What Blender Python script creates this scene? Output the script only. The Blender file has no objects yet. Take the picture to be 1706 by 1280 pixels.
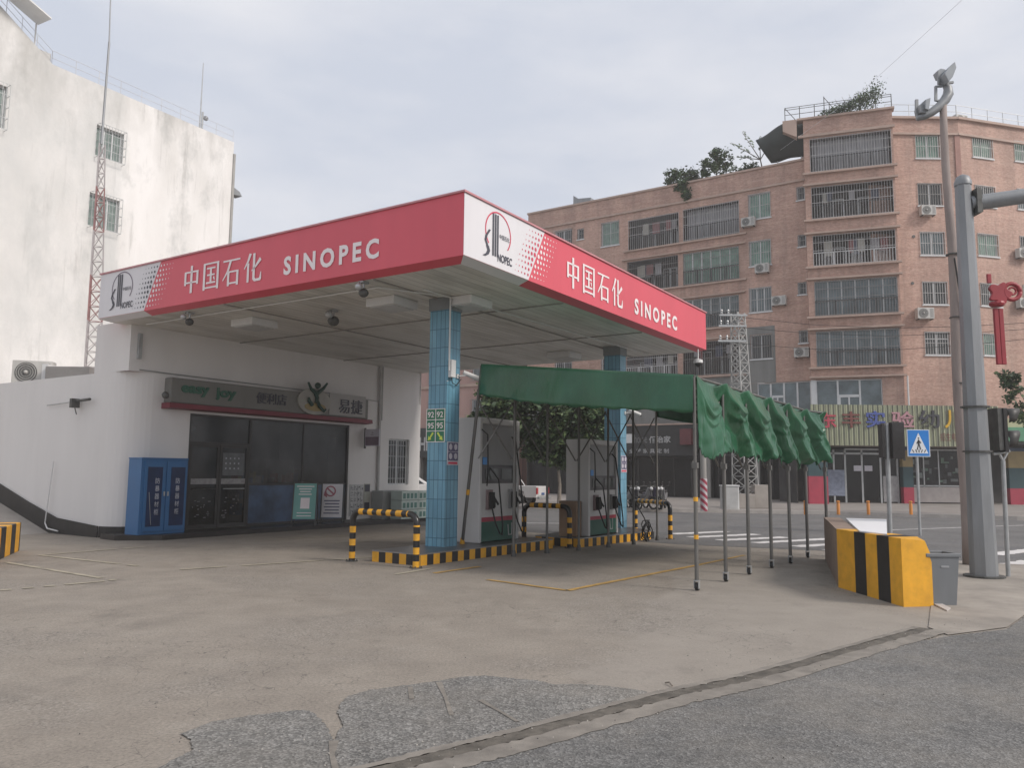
import bpy, math, random
from math import sin, cos, pi, radians
from mathutils import Vector, Matrix
random.seed(7)
sc = bpy.context.scene
COL = sc.collection
# ------------------------------------------------------------ camera
FPX, PITCH, ROLL = 1318.7, 0.11102, 0.0102
W_ = Vector((0, cos(PITCH), sin(PITCH))); X0 = Vector((1, 0, 0)); U0 = Vector((0, -sin(PITCH), cos(PITCH)))
R_ = X0*cos(ROLL) + U0*sin(ROLL); UP_ = -X0*sin(ROLL) + U0*cos(ROLL)
CAM = Vector((0, 0, 1.6))
cd = bpy.data.cameras.new('camera'); cam = bpy.data.objects.new('camera', cd); COL.objects.link(cam)
cd.sensor_fit = 'HORIZONTAL'; cd.sensor_width = 36; cd.lens = FPX/1706*36
cd.clip_start = .1; cd.clip_end = 3000
cam.matrix_world = Matrix.Translation(CAM) @ Matrix((R_, UP_, -W_)).transposed().to_4x4()
sc.camera = cam
# ------------------------------------------------------------ sky and sun
SUN_AZ, SUN_EL = radians(118), radians(38)      # azimuth clockwise from +Y
w = bpy.data.worlds.new('World'); sc.world = w; w.use_nodes = True
nt = w.node_tree; nt.nodes.clear(); N = nt.nodes; Lk = nt.links
out = N.new('ShaderNodeOutputWorld'); bg = N.new('ShaderNodeBackground'); Lk.new(bg.outputs[0], out.inputs[0])
sky = N.new('ShaderNodeTexSky'); sky.sky_type = 'NISHITA'; sky.sun_disc = False
sky.sun_elevation = SUN_EL; sky.sun_rotation = SUN_AZ; sky.dust_density = 3; sky.air_density = 1.2
tc = N.new('ShaderNodeTexCoord'); mp = N.new('ShaderNodeMapping'); mp.inputs['Scale'].default_value = (1, 1, 3.2)
nz = N.new('ShaderNodeTexNoise'); nz.inputs['Scale'].default_value = 2.6; nz.inputs['Detail'].default_value = 6
nz.inputs['Roughness'].default_value = .55
Lk.new(tc.outputs['Generated'], mp.inputs[0]); Lk.new(mp.outputs[0], nz.inputs[0])
cr = N.new('ShaderNodeValToRGB'); cr.color_ramp.elements[0].position = .36; cr.color_ramp.elements[1].position = .66
cr.color_ramp.elements[0].color = (4.65, 4.95, 5.65, 1); cr.color_ramp.elements[1].color = (6.0, 6.06, 6.4, 1)
Lk.new(nz.outputs['Fac'], cr.inputs[0])
mx = N.new('ShaderNodeMix'); mx.data_type = 'RGBA'; mx.inputs[0].default_value = .93
Lk.new(sky.outputs[0], mx.inputs[6]); Lk.new(cr.outputs[0], mx.inputs[7]); Lk.new(mx.outputs[2], bg.inputs[0])
bg.inputs[1].default_value = .105
sl = bpy.data.lights.new('sun', 'SUN'); sl.energy = 2.0; sl.angle = radians(16); sl.color = (1, .93, .86)
so = bpy.data.objects.new('sun', sl); COL.objects.link(so); so.location = (20, -20, 40)
sd = Vector((sin(SUN_AZ)*cos(SUN_EL), cos(SUN_AZ)*cos(SUN_EL), sin(SUN_EL)))
so.rotation_euler = sd.to_track_quat('Z', 'Y').to_euler()
sc.view_settings.view_transform = 'Standard'; sc.view_settings.look = 'None'
sc.view_settings.exposure = .42; sc.view_settings.gamma = 1
sc.cycles.max_bounces = 6; sc.cycles.diffuse_bounces = 4
# ------------------------------------------------------------ frames
A_ = 0.57947
U3 = Vector((sin(A_), cos(A_), 0)); V3 = Vector((-cos(A_), sin(A_), 0)); Z3 = Vector((0, 0, 1))
C0 = Vector((-0.7917, 12.2491, 0))
H, ZT, LU, LV = 5.02, 6.083, 11.243, 10.47
def frame(o, d):                       # x along d, z up, y = z cross x
    d = Vector(d).normalized(); y = Z3.cross(d)
    return Matrix.Translation(o) @ Matrix((d, y, Z3)).transposed().to_4x4()
WF = Matrix.Identity(4)
UV = frame(C0, U3)                     # x = u, y = v
def ray(px, py): return W_*FPX + R_*(px-853) + UP_*(640-py)
def at(px, py, Y=None, z=None, u=None, v=None):
    d = ray(px, py)
    if z is not None: t = (z-CAM.z)/d.z
    elif Y is not None: t = Y/d.y
    elif u is not None: t = (u-(CAM-C0).dot(U3))/d.dot(U3)
    else: t = (v-(CAM-C0).dot(V3))/d.dot(V3)
    return CAM+d*t
def uv(p): r = p-C0; return r.dot(U3), r.dot(V3), r.z
# ------------------------------------------------------------ materials
def nodes(m):
    m.use_nodes = True; t = m.node_tree
    return t, t.nodes, t.links, t.nodes['Principled BSDF']
def ramp(N, L, src, stops):
    r = N.new('ShaderNodeValToRGB'); e = r.color_ramp.elements
    while len(e) < len(stops): e.new(.5)
    for k, (p, c) in enumerate(stops):
        e[k].position = p; e[k].color = (*c, 1) if len(c) == 3 else c
    L.new(src, r.inputs[0]); return r.outputs[0]
def mixc(N, L, f, a, b, mode='MIX'):
    m = N.new('ShaderNodeMix'); m.data_type = 'RGBA'; m.blend_type = mode
    for s, i in ((f, 0), (a, 6), (b, 7)):
        if isinstance(s, (int, float)): m.inputs[i].default_value = s
        elif isinstance(s, (tuple, list)): m.inputs[i].default_value = (*s[:3], 1)
        else: L.new(s, m.inputs[i])
    return m.outputs[2]
def noise(N, L, co, scale, detail=4, rough=.5):
    n = N.new('ShaderNodeTexNoise'); n.inputs['Scale'].default_value = scale
    n.inputs['Detail'].default_value = detail; n.inputs['Roughness'].default_value = rough
    L.new(co, n.inputs['Vector']); return n.outputs['Fac']
def mapping(N, L, co, scale=(1, 1, 1), loc=(0, 0, 0)):
    m = N.new('ShaderNodeMapping'); m.inputs['Scale'].default_value = scale; m.inputs['Location'].default_value = loc
    L.new(co, m.inputs[0]); return m.outputs[0]
def bump(N, L, b, h, strength=.3, dist=.01):
    n = N.new('ShaderNodeBump'); n.inputs['Strength'].default_value = strength; n.inputs['Distance'].default_value = dist
    L.new(h, n.inputs['Height']); L.new(n.outputs[0], b.inputs['Normal'])
MATS = {}
def mat(name, col, rough=.6, metal=0, var=.12, vs=2.5, grime=0, bmp=0, bs=60, streak=False, spec=.5, emit=None, alpha=None):
    if name in MATS: return MATS[name]
    m = bpy.data.materials.new(name); t, N, L, b = nodes(m)
    co = N.new('ShaderNodeTexCoord').outputs['Object']
    c2 = mapping(N, L, co, (1, 1, .18)) if streak else co
    f = noise(N, L, c2, vs, 5, .6)
    lo = tuple(c*(1-var) for c in col); hi = tuple(min(1, c*(1+var)) for c in col)
    base = ramp(N, L, f, [(.3, lo), (.7, hi)])
    if grime:
        g = noise(N, L, mapping(N, L, c2, (1, 1, 1), (7, 3, 1)), vs*.55, 7, .68)
        gf = ramp(N, L, g, [(.48, (0, 0, 0)), (.72, (grime,)*3)])
        base = mixc(N, L, gf, base, tuple(c*.35+.02 for c in col))
    L.new(base, b.inputs['Base Color'])
    b.inputs['Roughness'].default_value = rough; b.inputs['Metallic'].default_value = metal
    b.inputs['Specular IOR Level'].default_value = spec
    if bmp: bump(N, L, b, noise(N, L, co, bs, 3), bmp, .01)
    if emit: b.inputs['Emission Color'].default_value = (*emit[:3], 1); b.inputs['Emission Strength'].default_value = emit[3]
    if alpha is not None: b.inputs['Alpha'].default_value = alpha
    MATS[name] = m; return m
# ------------------------------------------------------------ objects
WM = {}
def tag(o, label=None, cat=None, group=None, kind=None):
    if label: o['label'] = label
    if cat: o['category'] = cat
    if group: o['group'] = group
    if kind: o['kind'] = kind
    return o
def thing(name, label, cat, loc, fr=WF, group=None):
    o = bpy.data.objects.new(name, None); COL.objects.link(o); o.empty_display_size = .2
    m = fr @ Matrix.Translation(Vector(loc)); o.matrix_world = m; WM[o] = m
    return tag(o, label, cat, group)
def copy_tree(o, m, label=None, parent=None):
    c = o.copy(); COL.objects.link(c)
    if parent is None: c.matrix_world = m; WM[c] = m
    else: c.parent = parent; c.matrix_parent_inverse = Matrix.Identity(4); c.matrix_basis = o.matrix_basis.copy(); WM[c] = WM[parent] @ c.matrix_basis
    if label: c['label'] = label
    for ch in list(o.children): copy_tree(ch, None, None, c)
    return c
class MB:
    def __init__(s, fr=WF): s.v = []; s.f = []; s.m = []; s.fr = fr
    def add(s, vs, fs, m=0):
        n = len(s.v); s.v += [Vector(p) for p in vs]; s.f += [tuple(i+n for i in f) for f in fs]; s.m += [m]*len(fs); return s
    def box(s, x0, x1, y0, y1, z0, z1, m=0):
        x0, x1 = sorted((x0, x1)); y0, y1 = sorted((y0, y1)); z0, z1 = sorted((z0, z1))
        return s.add([(x0, y0, z0), (x1, y0, z0), (x1, y1, z0), (x0, y1, z0), (x0, y0, z1), (x1, y0, z1), (x1, y1, z1), (x0, y1, z1)],
                     [(3, 2, 1, 0), (4, 5, 6, 7), (0, 1, 5, 4), (1, 2, 6, 5), (2, 3, 7, 6), (3, 0, 4, 7)], m)
    def extr(s, pts, vec, m=0):
        n = len(pts); vec = Vector(vec); a = [Vector(p) for p in pts]
        return s.add(a+[p+vec for p in a], [tuple(range(n-1, -1, -1)), tuple(range(n, 2*n))]+[(i, (i+1) % n, n+(i+1) % n, n+i) for i in range(n)], m)
    def prism(s, pts2, z0, z1, m=0): return s.extr([(x, y, z0) for x, y in pts2], (0, 0, z1-z0), m)
    def poly(s, pts, m=0): return s.add(pts, [tuple(range(len(pts)))], m)
    def tube(s, p, q, r, r2=None, n=8, m=0): return s.path([p, q], [r, r if r2 is None else r2], n, m)
    def path(s, pts, r, n=8, m=0):
        pts = [Vector(p) for p in pts]; rs = r if isinstance(r, (list, tuple)) else [r]*len(pts)
        vs = []; fs = []; prev = None
        for i, p in enumerate(pts):
            d = (pts[min(i+1, len(pts)-1)]-pts[max(i-1, 0)]).normalized()
            a = prev if prev is not None else (Vector((0, 0, 1)) if abs(d.z) < .9 else Vector((1, 0, 0)))
            a = (a-d*a.dot(d)).normalized(); b = d.cross(a); prev = a
            for k in range(n): t = 2*pi*(k+.5)/n; vs.append(p+(a*cos(t)+b*sin(t))*rs[i])
        for i in range(len(pts)-1):
            for k in range(n): k2 = (k+1) % n; fs.append((i*n+k, i*n+k2, (i+1)*n+k2, (i+1)*n+k))
        fs.append(tuple(range(n-1, -1, -1))); fs.append(tuple((len(pts)-1)*n+k for k in range(n)))
        return s.add(vs, fs, m)
    def lathe(s, c, prof, n=20, m=0):
        c = Vector(c); vs = []; fs = []
        for r, z in prof:
            for k in range(n): t = 2*pi*k/n; vs.append(c+Vector((r*cos(t), r*sin(t), z)))
        for i in range(len(prof)-1):
            for k in range(n): k2 = (k+1) % n; fs.append((i*n+k, i*n+k2, (i+1)*n+k2, (i+1)*n+k))
        fs.append(tuple(range(n-1, -1, -1))); fs.append(tuple((len(prof)-1)*n+k for k in range(n)))
        return s.add(vs, fs, m)
    def ball(s, c, r, n=10, sz=1, m=0):
        return s.lathe(c, [(max(.001, r*sin(pi*k/n)), -r*sz*cos(pi*k/n)) for k in range(n+1)], n*2, m)
    def grid(s, fn, nu, nv, m=0):
        vs = [fn(i/nu, j/nv) for j in range(nv+1) for i in range(nu+1)]
        return s.add(vs, [(j*(nu+1)+i, j*(nu+1)+i+1, (j+1)*(nu+1)+i+1, (j+1)*(nu+1)+i) for j in range(nv) for i in range(nu)], m)
    def wall(s, x0, x1, z0, z1, holes, y=0, reveal=.15, m=0, t=None):
        xs = sorted({x0, x1, *[max(x0, min(x1, c)) for h in holes for c in h[:2]]}); zs = sorted({z0, z1, *[max(z0, min(z1, c)) for h in holes for c in h[2:4]]})
        for i in range(len(xs)-1):
            for j in range(len(zs)-1):
                cx = (xs[i]+xs[i+1])/2; cz = (zs[j]+zs[j+1])/2
                if any(h[0] < cx < h[1] and h[2] < cz < h[3] for h in holes): continue
                s.poly([(xs[i], y, zs[j]), (xs[i+1], y, zs[j]), (xs[i+1], y, zs[j+1]), (xs[i], y, zs[j+1])], m)
        for h in holes:
            a, b, c, d = h[:4]; r = h[4] if len(h) > 4 else reveal
            s.add([(a, y, c), (b, y, c), (b, y, d), (a, y, d), (a, y+r, c), (b, y+r, c), (b, y+r, d), (a, y+r, d)],
                  [(0, 4, 5, 1), (1, 5, 6, 2), (2, 6, 7, 3), (3, 7, 4, 0)], m)
        return s
    def build(s, name, mats, parent=None, base=None, smooth=False, label=None, cat=None, group=None, kind=None, auto=None, bevel=0):
        me = bpy.data.meshes.new(name); fr = s.fr
        vs = s.v
        if base is not None: b = Vector(base); vs = [p-b for p in vs]; fr = fr @ Matrix.Translation(b)
        me.from_pydata([tuple(p) for p in vs], [], s.f); me.validate()
        if not isinstance(mats, (list, tuple)): mats = [mats]
        for mm in mats: me.materials.append(mm)
        if len(me.polygons) == len(s.m): me.polygons.foreach_set('material_index', s.m)
        if smooth: me.polygons.foreach_set('use_smooth', [True]*len(me.polygons))
        if auto is not None: me.polygons.foreach_set('use_smooth', [True]*len(me.polygons)); me.set_sharp_from_angle(angle=radians(auto))
        me.update()
        o = bpy.data.objects.new(name, me); COL.objects.link(o)
        if parent is not None:
            o.parent = parent; o.matrix_parent_inverse = Matrix.Identity(4); o.matrix_local = WM[parent].inverted() @ fr
        else: o.matrix_world = fr
        WM[o] = fr
        if bevel:
            bv = o.modifiers.new('bevel', 'BEVEL'); bv.width = bevel; bv.segments = 2; bv.limit_method = 'ANGLE'
        return tag(o, label, cat, group, kind)
def text_mb(mb, body, x0, z0, w, h, y=0, bold=0, depth=.012, m=0, mirror=False, shear=0, space=1):
    """writing in the x-z plane of mb's frame, facing -y, filling the given box"""
    c = bpy.data.curves.new('t', 'FONT'); c.body = body; c.extrude = 0; c.offset = bold; c.shear = shear; c.space_character = space; c.resolution_u = 3
    o = bpy.data.objects.new('t', c); COL.objects.link(o)
    me = bpy.data.meshes.new_from_object(o.evaluated_get(bpy.context.evaluated_depsgraph_get()))
    vs = [v.co.copy() for v in me.vertices]; fs = [tuple(p.vertices) for p in me.polygons]
    bpy.data.objects.remove(o); bpy.data.curves.remove(c); bpy.data.meshes.remove(me)
    if not vs: return mb
    a, b = min(v.x for v in vs), max(v.x for v in vs); p, q = min(v.y for v in vs), max(v.y for v in vs)
    f = lambda v: ((b-v.x) if mirror else (v.x-a))/(b-a)*w+x0
    pts = [(f(v), y-depth, z0+(v.y-p)/(q-p)*h) for v in vs]
    mb.add(pts, [tuple(reversed(F)) if mirror else F for F in fs], m)
    if depth > .02:       # give letters a side
        from collections import Counter
        E = Counter()
        for F in fs:
            for i in range(len(F)): E[frozenset((F[i], F[(i+1) % len(F)]))] += 1
        for e, n in E.items():
            if n == 1:
                i, j = tuple(e); A = pts[i]; B = pts[j]
                mb.add([A, B, (B[0], y, B[2]), (A[0], y, A[2])], [(0, 1, 2, 3)], m)
    return mb
# shared materials
white_wall = mat('white painted render', (.74, .715, .695), .75, var=.05, vs=.9, grime=.12, streak=True, bmp=.12, bs=25)
red_panel = mat('red fascia paint', (.69, .095, .13), .42, var=.05, vs=.9, grime=.10, streak=True)
white_panel = mat('white fascia paint', (.74, .72, .74), .42, var=.03, grime=.06, streak=True)
letter_white = mat('white lettering', (.86, .78, .78), .5, var=.04)
ink = mat('dark grey ink', (.07, .07, .09), .5, var=.1)
red_ink = mat('red ink', (.62, .06, .11), .5, var=.05)
steel = mat('painted grey steel', (.26, .27, .28), .5, .3, var=.12, vs=5, grime=.3, streak=True)
dark_steel = mat('dark weathered steel', (.10, .10, .095), .55, .4, var=.25, vs=9)
galv = mat('galvanised steel', (.42, .43, .43), .45, .5, var=.12, vs=6, grime=.2)
black_paint = mat('black paint', (.022, .020, .020), .45, var=.3, vs=8)
yellow_paint = mat('yellow hazard paint', (.74, .37, .025), .5, var=.12, vs=6, grime=.28, bmp=.1)
black_rubber = mat('black rubber', (.02, .02, .02), .7, var=.3)
white_plastic = mat('white plastic', (.66, .66, .65), .45, var=.05, grime=.12)
alum = mat('white window frame', (.62, .63, .63), .45, var=.06)
dark_glass = mat('dark window glass', (.028, .031, .034), .12, var=.5, vs=1.5, spec=.6)
concrete = mat('pale concrete', (.34, .31, .28), .85, var=.12, vs=2, grime=.3, bmp=.2)
# ============================================================ SETTING: ground
def ground_mat():
    m = bpy.data.materials.new('worn forecourt concrete'); t, N, L, b = nodes(m)
    co = N.new('ShaderNodeTexCoord').outputs['Object']
    big = noise(N, L, co, .32, 6, .6); mid = noise(N, L, mapping(N, L, co, (1, 1, 1), (31, 4, 0)), 1.7, 8, .68); fine = noise(N, L, co, 42, 6, .8)
    c = ramp(N, L, big, [(.3, (.215, .186, .156)), (.5, (.27, .237, .199)), (.7, (.31, .275, .235))])
    c = mixc(N, L, .55, c, ramp(N, L, mid, [(.3, (.185, .163, .139)), (.55, (.275, .243, .205)), (.75, (.335, .302, .262))]))
    c = mixc(N, L, .8, c, ramp(N, L, fine, [(.3, (.42, .41, .40)), (.5, (1, 1, 1)), (.72, (1.5, 1.48, 1.44))]), 'MULTIPLY')
    # paler, smoother slab poured over the right part of the yard
    sp = N.new('ShaderNodeSeparateXYZ'); L.new(co, sp.inputs[0])
    def madd(a, k, c_):
        m_ = N.new('ShaderNodeMath'); m_.operation = 'MULTIPLY_ADD'; m_.inputs[1].default_value = k
        L.new(a, m_.inputs[0]); (L.new(c_, m_.inputs[2]) if hasattr(c_, 'links') else setattr(m_.inputs[2], 'default_value', c_)); return m_.outputs[0]
    pa = at(930, 1135, z=0); pb_ = at(1090, 990, z=0); dd = (pb_-pa).normalized(); nx, ny = dd.y, -dd.x
    dist = madd(sp.outputs['X'], nx, madd(sp.outputs['Y'], ny, -(pa.x*nx+pa.y*ny)))
    dist = madd(noise(N, L, mapping(N, L, co, (1, 1, 1), (2, 6, 0)), 1.1, 7, .65), 1.5, madd(dist, 1.0, -.75))
    pc_ = at(1230, 945, z=0); far = madd(sp.outputs['Y'], -.45, .45*pc_.y)
    am = N.new('ShaderNodeMath'); am.operation = 'MINIMUM'; L.new(dist, am.inputs[0]); L.new(far, am.inputs[1])
    apm = ramp(N, L, am.outputs[0], [(.0, (0, 0, 0)), (.16, (.85,)*3)])
    slab = ramp(N, L, noise(N, L, co, 2.2, 6, .6), [(.3, (.265, .236, .203)), (.7, (.32, .287, .248))])
    c = mixc(N, L, apm, c, mixc(N, L, .5, slab, ramp(N, L, fine, [(.3, (.7,)*3), (.5, (1,)*3), (.72, (1.2,)*3)]), 'MULTIPLY'))
    # exposed gravel where the skin has worn off
    wornf = noise(N, L, mapping(N, L, co, (1, 1, 1), (3, 17, 0)), .55, 5, .6)
    worn = ramp(N, L, wornf, [(.5, (0, 0, 0)), (.62, (1, 1, 1))])
    vo = N.new('ShaderNodeTexVoronoi'); vo.inputs['Scale'].default_value = 70; L.new(co, vo.inputs['Vector'])
    grav = ramp(N, L, vo.outputs['Color'], [(.1, (.10, .09, .078)), (.5, (.235, .207, .177)), (.95, (.40, .37, .33))])
    c = mixc(N, L, mixc(N, L, .5, (0, 0, 0), worn), c, grav)
    # fine crazed cracks
    vc = N.new('ShaderNodeTexVoronoi'); vc.feature = 'DISTANCE_TO_EDGE'; vc.inputs['Scale'].default_value = 3.2
    wob = N.new('ShaderNodeTexNoise'); wob.inputs['Scale'].default_value = 5; L.new(co, wob.inputs['Vector'])
    va = N.new('ShaderNodeVectorMath'); va.operation = 'MULTIPLY_ADD'; va.inputs[1].default_value = (.35, .35, 0); L.new(wob.outputs['Color'], va.inputs[0]); L.new(co, va.inputs[2])
    L.new(va.outputs[0], vc.inputs['Vector'])
    ck = ramp(N, L, vc.outputs['Distance'], [(0, (1, 1, 1)), (.012, (0, 0, 0))])
    zone = ramp(N, L, noise(N, L, mapping(N, L, co, (1, 1, 1), (9, 2, 0)), .5, 3), [(.47, (0, 0, 0)), (.60, (.7, .7, .7))])
    c = mixc(N, L, mixc(N, L, 1, ck, zone, 'MULTIPLY'), c, (.06, .055, .05))
    # oil stains
    st = ramp(N, L, noise(N, L, mapping(N, L, co, (1.2, .8, 1), (1, 40, 0)), .8, 6, .7), [(.56, (0, 0, 0)), (.74, (.5, .5, .5))])
    c = mixc(N, L, st, c, (.09, .08, .072))
    L.new(c, b.inputs['Base Color']); b.inputs['Roughness'].default_value = .82
    bump(N, L, b, mixc(N, L, .5, fine, mixc(N, L, 1, vo.outputs['Distance'], worn, 'MULTIPLY')), .5, .012)
    return m
def asphalt_mat(name, k, tint=(1, 1, 1), rough_scale=70, spk=1.0, dust=.3):
    m = bpy.data.materials.new(name); t, N, L, b = nodes(m)
    co = N.new('ShaderNodeTexCoord').outputs['Object']
    vo = N.new('ShaderNodeTexVoronoi'); vo.inputs['Scale'].default_value = rough_scale; L.new(co, vo.inputs['Vector'])
    g = ramp(N, L, vo.outputs['Color'], [(.05, (1-.55*spk,)*3), (.5, (1, 1, 1)), (.95, (1+.95*spk,)*3)])
    big = noise(N, L, co, .5, 6, .65); md = noise(N, L, co, 9, 5, .7)
    base = ramp(N, L, big, [(.3, tuple(k*.8*c for c in tint)), (.7, tuple(k*1.22*c for c in tint))])
    base = mixc(N, L, .9, base, ramp(N, L, md, [(.3, (.75,)*3), (.7, (1.25,)*3)]), 'MULTIPLY')
    base = mixc(N, L, 1, base, g, 'MULTIPLY')
    dm = noise(N, L, mapping(N, L, co, (1, 1, 1), (5, 8, 0)), .9, 7, .7)
    base = mixc(N, L, ramp(N, L, dm, [(.42, (0, 0, 0)), (.72, (dust,)*3)]), base, (.25, .225, .19))
    L.new(base, b.inputs['Base Color']); b.inputs['Roughness'].default_value = .85
    bump(N, L, b, vo.outputs['Distance'], .6*spk, .012)
    return m
gm = ground_mat()
MB().grid(lambda a, b: (-500+1000*a, -60+800*b, 0), 1, 1).build('ground', gm, kind='structure')
def gp(px, py, z=0): p = at(px, py, z=0); return (p.x, p.y, z)
road_m = asphalt_mat('worn street asphalt', .125, (1, .985, .98), 40, .3, .25)
near_m = asphalt_mat('coarse grey asphalt', .136, (1, .975, .93), 80, .75, .45)
patch_m = asphalt_mat('coarse asphalt patch', .165, (1, .965, .90), 70, .85, .45)
# street beyond the forecourt
MB().poly([(-60, 60, .004), (-22, 36, .004), (-6, 26, .004), (.3, 21.7, .004), (3.8, 18.3, .004), (7.0, 17.0, .004), (8.9, 15.0, .004), (14, 13.2, .004), (60, 6, .004), (60, 22, .004),
           (18.9, 29.9, .004), (13, 32.6, .004), (3.8, 33.8, .004), (-6, 37, .004), (-40, 60, .004)]).build('road', road_m, kind='structure')
# asphalt lane in the foreground with an irregular edge
rnd = random.Random(3)
def jag(pts, n, amp):
    o = []
    for i in range(len(pts)-1):
        a = Vector(pts[i]); b = Vector(pts[i+1])
        for k in range(n): 
            p = a.lerp(b, k/n)
            if k or i: p += Vector((rnd.uniform(-amp, amp), rnd.uniform(-amp, amp), 0))
            o.append(tuple(p))
    o.append(tuple(pts[-1])); return o
kerbline = [gp(650, 1280), gp(860, 1227), gp(1108, 1160), gp(1257, 1128), gp(1547, 1046)]
aedge = [(-9, -1.9, .008), (-3.5, 2.05, .008), gp(590, 1310, .008), gp(700, 1290, .008), gp(880, 1243, .008), gp(960, 1222, .008), gp(1083, 1186, .008), gp(1200, 1160, .008), gp(1290, 1138, .008), gp(1381, 1115, .008), gp(1450, 1092, .008), gp(1505, 1075, .008), gp(1580, 1062, .008), gp(1678, 1050, .008), gp(1706, 1030, .008), (8.5, 9.4, .008), (30, 9.0, .008)]
MB().poly(jag(aedge, 22, .012)+[(30, -20, .008), (-9, -20, .008)]).build('street_lane', near_m, kind='structure')
# broken asphalt patch
pp = [(267, 1280), (322, 1253), (318, 1236), (302, 1225), (353, 1205), (410, 1196), (469, 1189), (505, 1185), (524, 1190), (544, 1213), (551, 1228), (556, 1240), (561, 1228), (572, 1210), (562, 1188), (570, 1172), (580, 1162), (615, 1152), (655, 1147), (731, 1137), (770, 1130), (806, 1128), (860, 1133), (895, 1136), (924, 1143), (965, 1142), (1009, 1145), (1050, 1150), (1078, 1155)]
pts = jag([gp(x, y, .008) for x, y in pp], 9, .009)
pts += [gp(1078, 1157, .008), gp(860, 1219, .008), gp(640, 1277, .008), (-.9, 4.4, .008), (-1.4, 3.7, .008), (-2.1, 3.4, .008)]
MB().poly(pts).build('asphalt_patch', patch_m, kind='structure')
# fingers of concrete slurry over the patch
sm = MB()
for seq in ([(731, 1140), (742, 1165), (752, 1195)], [(556, 1238), (553, 1262), (560, 1290)], [(800, 1170), (835, 1190), (862, 1206)], [(683, 1148), (686, 1168)]):
    ps = [Vector(gp(x, y, .012)) for x, y in seq]
    L_ = []; R2 = []
    for i, p in enumerate(ps):
        d = (ps[min(i+1, len(ps)-1)]-ps[max(0, i-1)]).normalized(); n = Vector((-d.y, d.x, 0)); wd = (.022-.012*i/len(ps))*rnd.uniform(.5, 1.4)
        L_.append(p+n*wd); R2.append(p-n*wd)
    sm.poly([tuple(p) for p in L_+R2[::-1]])
sm.build('concrete_slurry', mat('dusty slurry', (.20, .18, .155), .9, var=.3, vs=9, grime=.4), kind='structure')
# kerb: pale lip, dark drainage groove, pale outer edge
def strip(mb, pts, o0, o1, z, n=10, amp=.01):
    ps = [Vector(p) for p in pts]; a = []; b = []
    for i in range(len(ps)-1):
        for k in range(n):
            p = ps[i].lerp(ps[i+1], k/n); d = (ps[i+1]-ps[i]).normalized(); nn = Vector((-d.y, d.x, 0))
            a.append(p+nn*(o0+rnd.uniform(-amp, amp))+Z3*z); b.append(p+nn*(o1+rnd.uniform(-amp, amp))+Z3*z)
    mb.poly([tuple(p) for p in a+b[::-1]])
ext = [(-9.2, -1.65, 0), (-3.9, 2.15, 0)]+kerbline
cb = MB(); strip(cb, ext, -.26, -.09, .012, n=26, amp=.014); strip(cb, ext, .035, .10, .012, n=26, amp=.010)
cb.build('kerb_strip', mat('kerb concrete', (.225, .203, .176), .85, var=.25, vs=5, grime=.35, bmp=.3), kind='structure')
gb = MB(); strip(gb, ext, -.09, .035, .010, n=26, amp=.010)
gb.build('drain_groove', mat('dirt in groove', (.115, .102, .085), .95, var=.4, vs=8, grime=.5, bmp=.4), kind='structure')
# far pavement with kerb
pv = [(-60, 75), (-40, 60.3), (-6, 37.3), (3.8, 34.1), (13, 32.9), (18.9, 30.2), (60, 22.3), (90, 60), (60, 90), (-60, 90)]
MB().prism(pv, -.2, .13).build('pavement', mat('pavement slabs', (.26, .235, .215), .85, var=.14, vs=1, grime=.3), kind='structure')
kb = MB(); kl = [(-40, 60, 0), (-6, 37, 0), (3.8, 33.8, 0), (13, 32.6, 0), (18.9, 29.9, 0), (60, 22, 0)]
for i in range(len(kl)-1):
    a = Vector(kl[i]); b = Vector(kl[i+1]); d = (b-a).normalized(); n = Vector((-d.y, d.x, 0))*.2
    kb.extr([a, b, b+n, a+n], (0, 0, .15))
kb.build('pavement_kerb', mat('pale kerb stone', (.42, .39, .36), .8, var=.14, vs=2, grime=.25), kind='structure')
# near pavement corner at the right
cn = [gp(1547, 1047), gp(1580, 1060), gp(1678, 1047), gp(1706, 1027), (8.5, 9.45, 0), (30, 9.05, 0), (30, 11.2, 0), (14, 13.1, 0), (8.95, 14.95, 0), (7.05, 16.9, 0), (6.6, 15.6, 0), (5.25, 10.1, 0)]
MB().poly([(x, y, .010) for x, y, z in cn]).build('pavement_corner', mat('cracked corner concrete', (.32, .285, .245), .85, var=.2, vs=1.6, grime=.45, bmp=.3), kind='structure')
# painted markings
ym = mat('faded yellow marking', (.44, .27, .08), .75, var=.25, vs=7, grime=.5); wm = mat('faded white marking', (.38, .34, .26), .8, var=.2, vs=5, grime=.4)
crw = mat('crossing white', (.66, .64, .62), .7, var=.12, vs=3, grime=.25)
def mark(mb, a, b, wd, z=.008, wear=0):
    a = Vector(gp(*a)); b = Vector(gp(*b)); d = (b-a).normalized(); n = Vector((-d.y, d.x, 0))*wd/2
    k = max(2, int((b-a).length/.12)); l = []; r = []
    for i in range(k+1):
        p = a.lerp(b, i/k); l.append(p+n*rnd.uniform(.72, 1.05)+Z3*z); r.append(p-n*rnd.uniform(.72, 1.05)+Z3*z)
    for i in range(k):
        if rnd.random() < wear: continue
        mb.poly([tuple(r[i]), tuple(r[i+1]), tuple(l[i+1]), tuple(l[i])])
y1 = MB(); mark(y1, (723, 956), (800, 945), .11); mark(y1, (812, 967), (945, 985), .09); mark(y1, (945, 985), (1165, 942), .11); mark(y1, (1165, 942), (1240, 926), .09)
y1.build('yellow_marking', ym, kind='structure')
w1 = MB()
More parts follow.
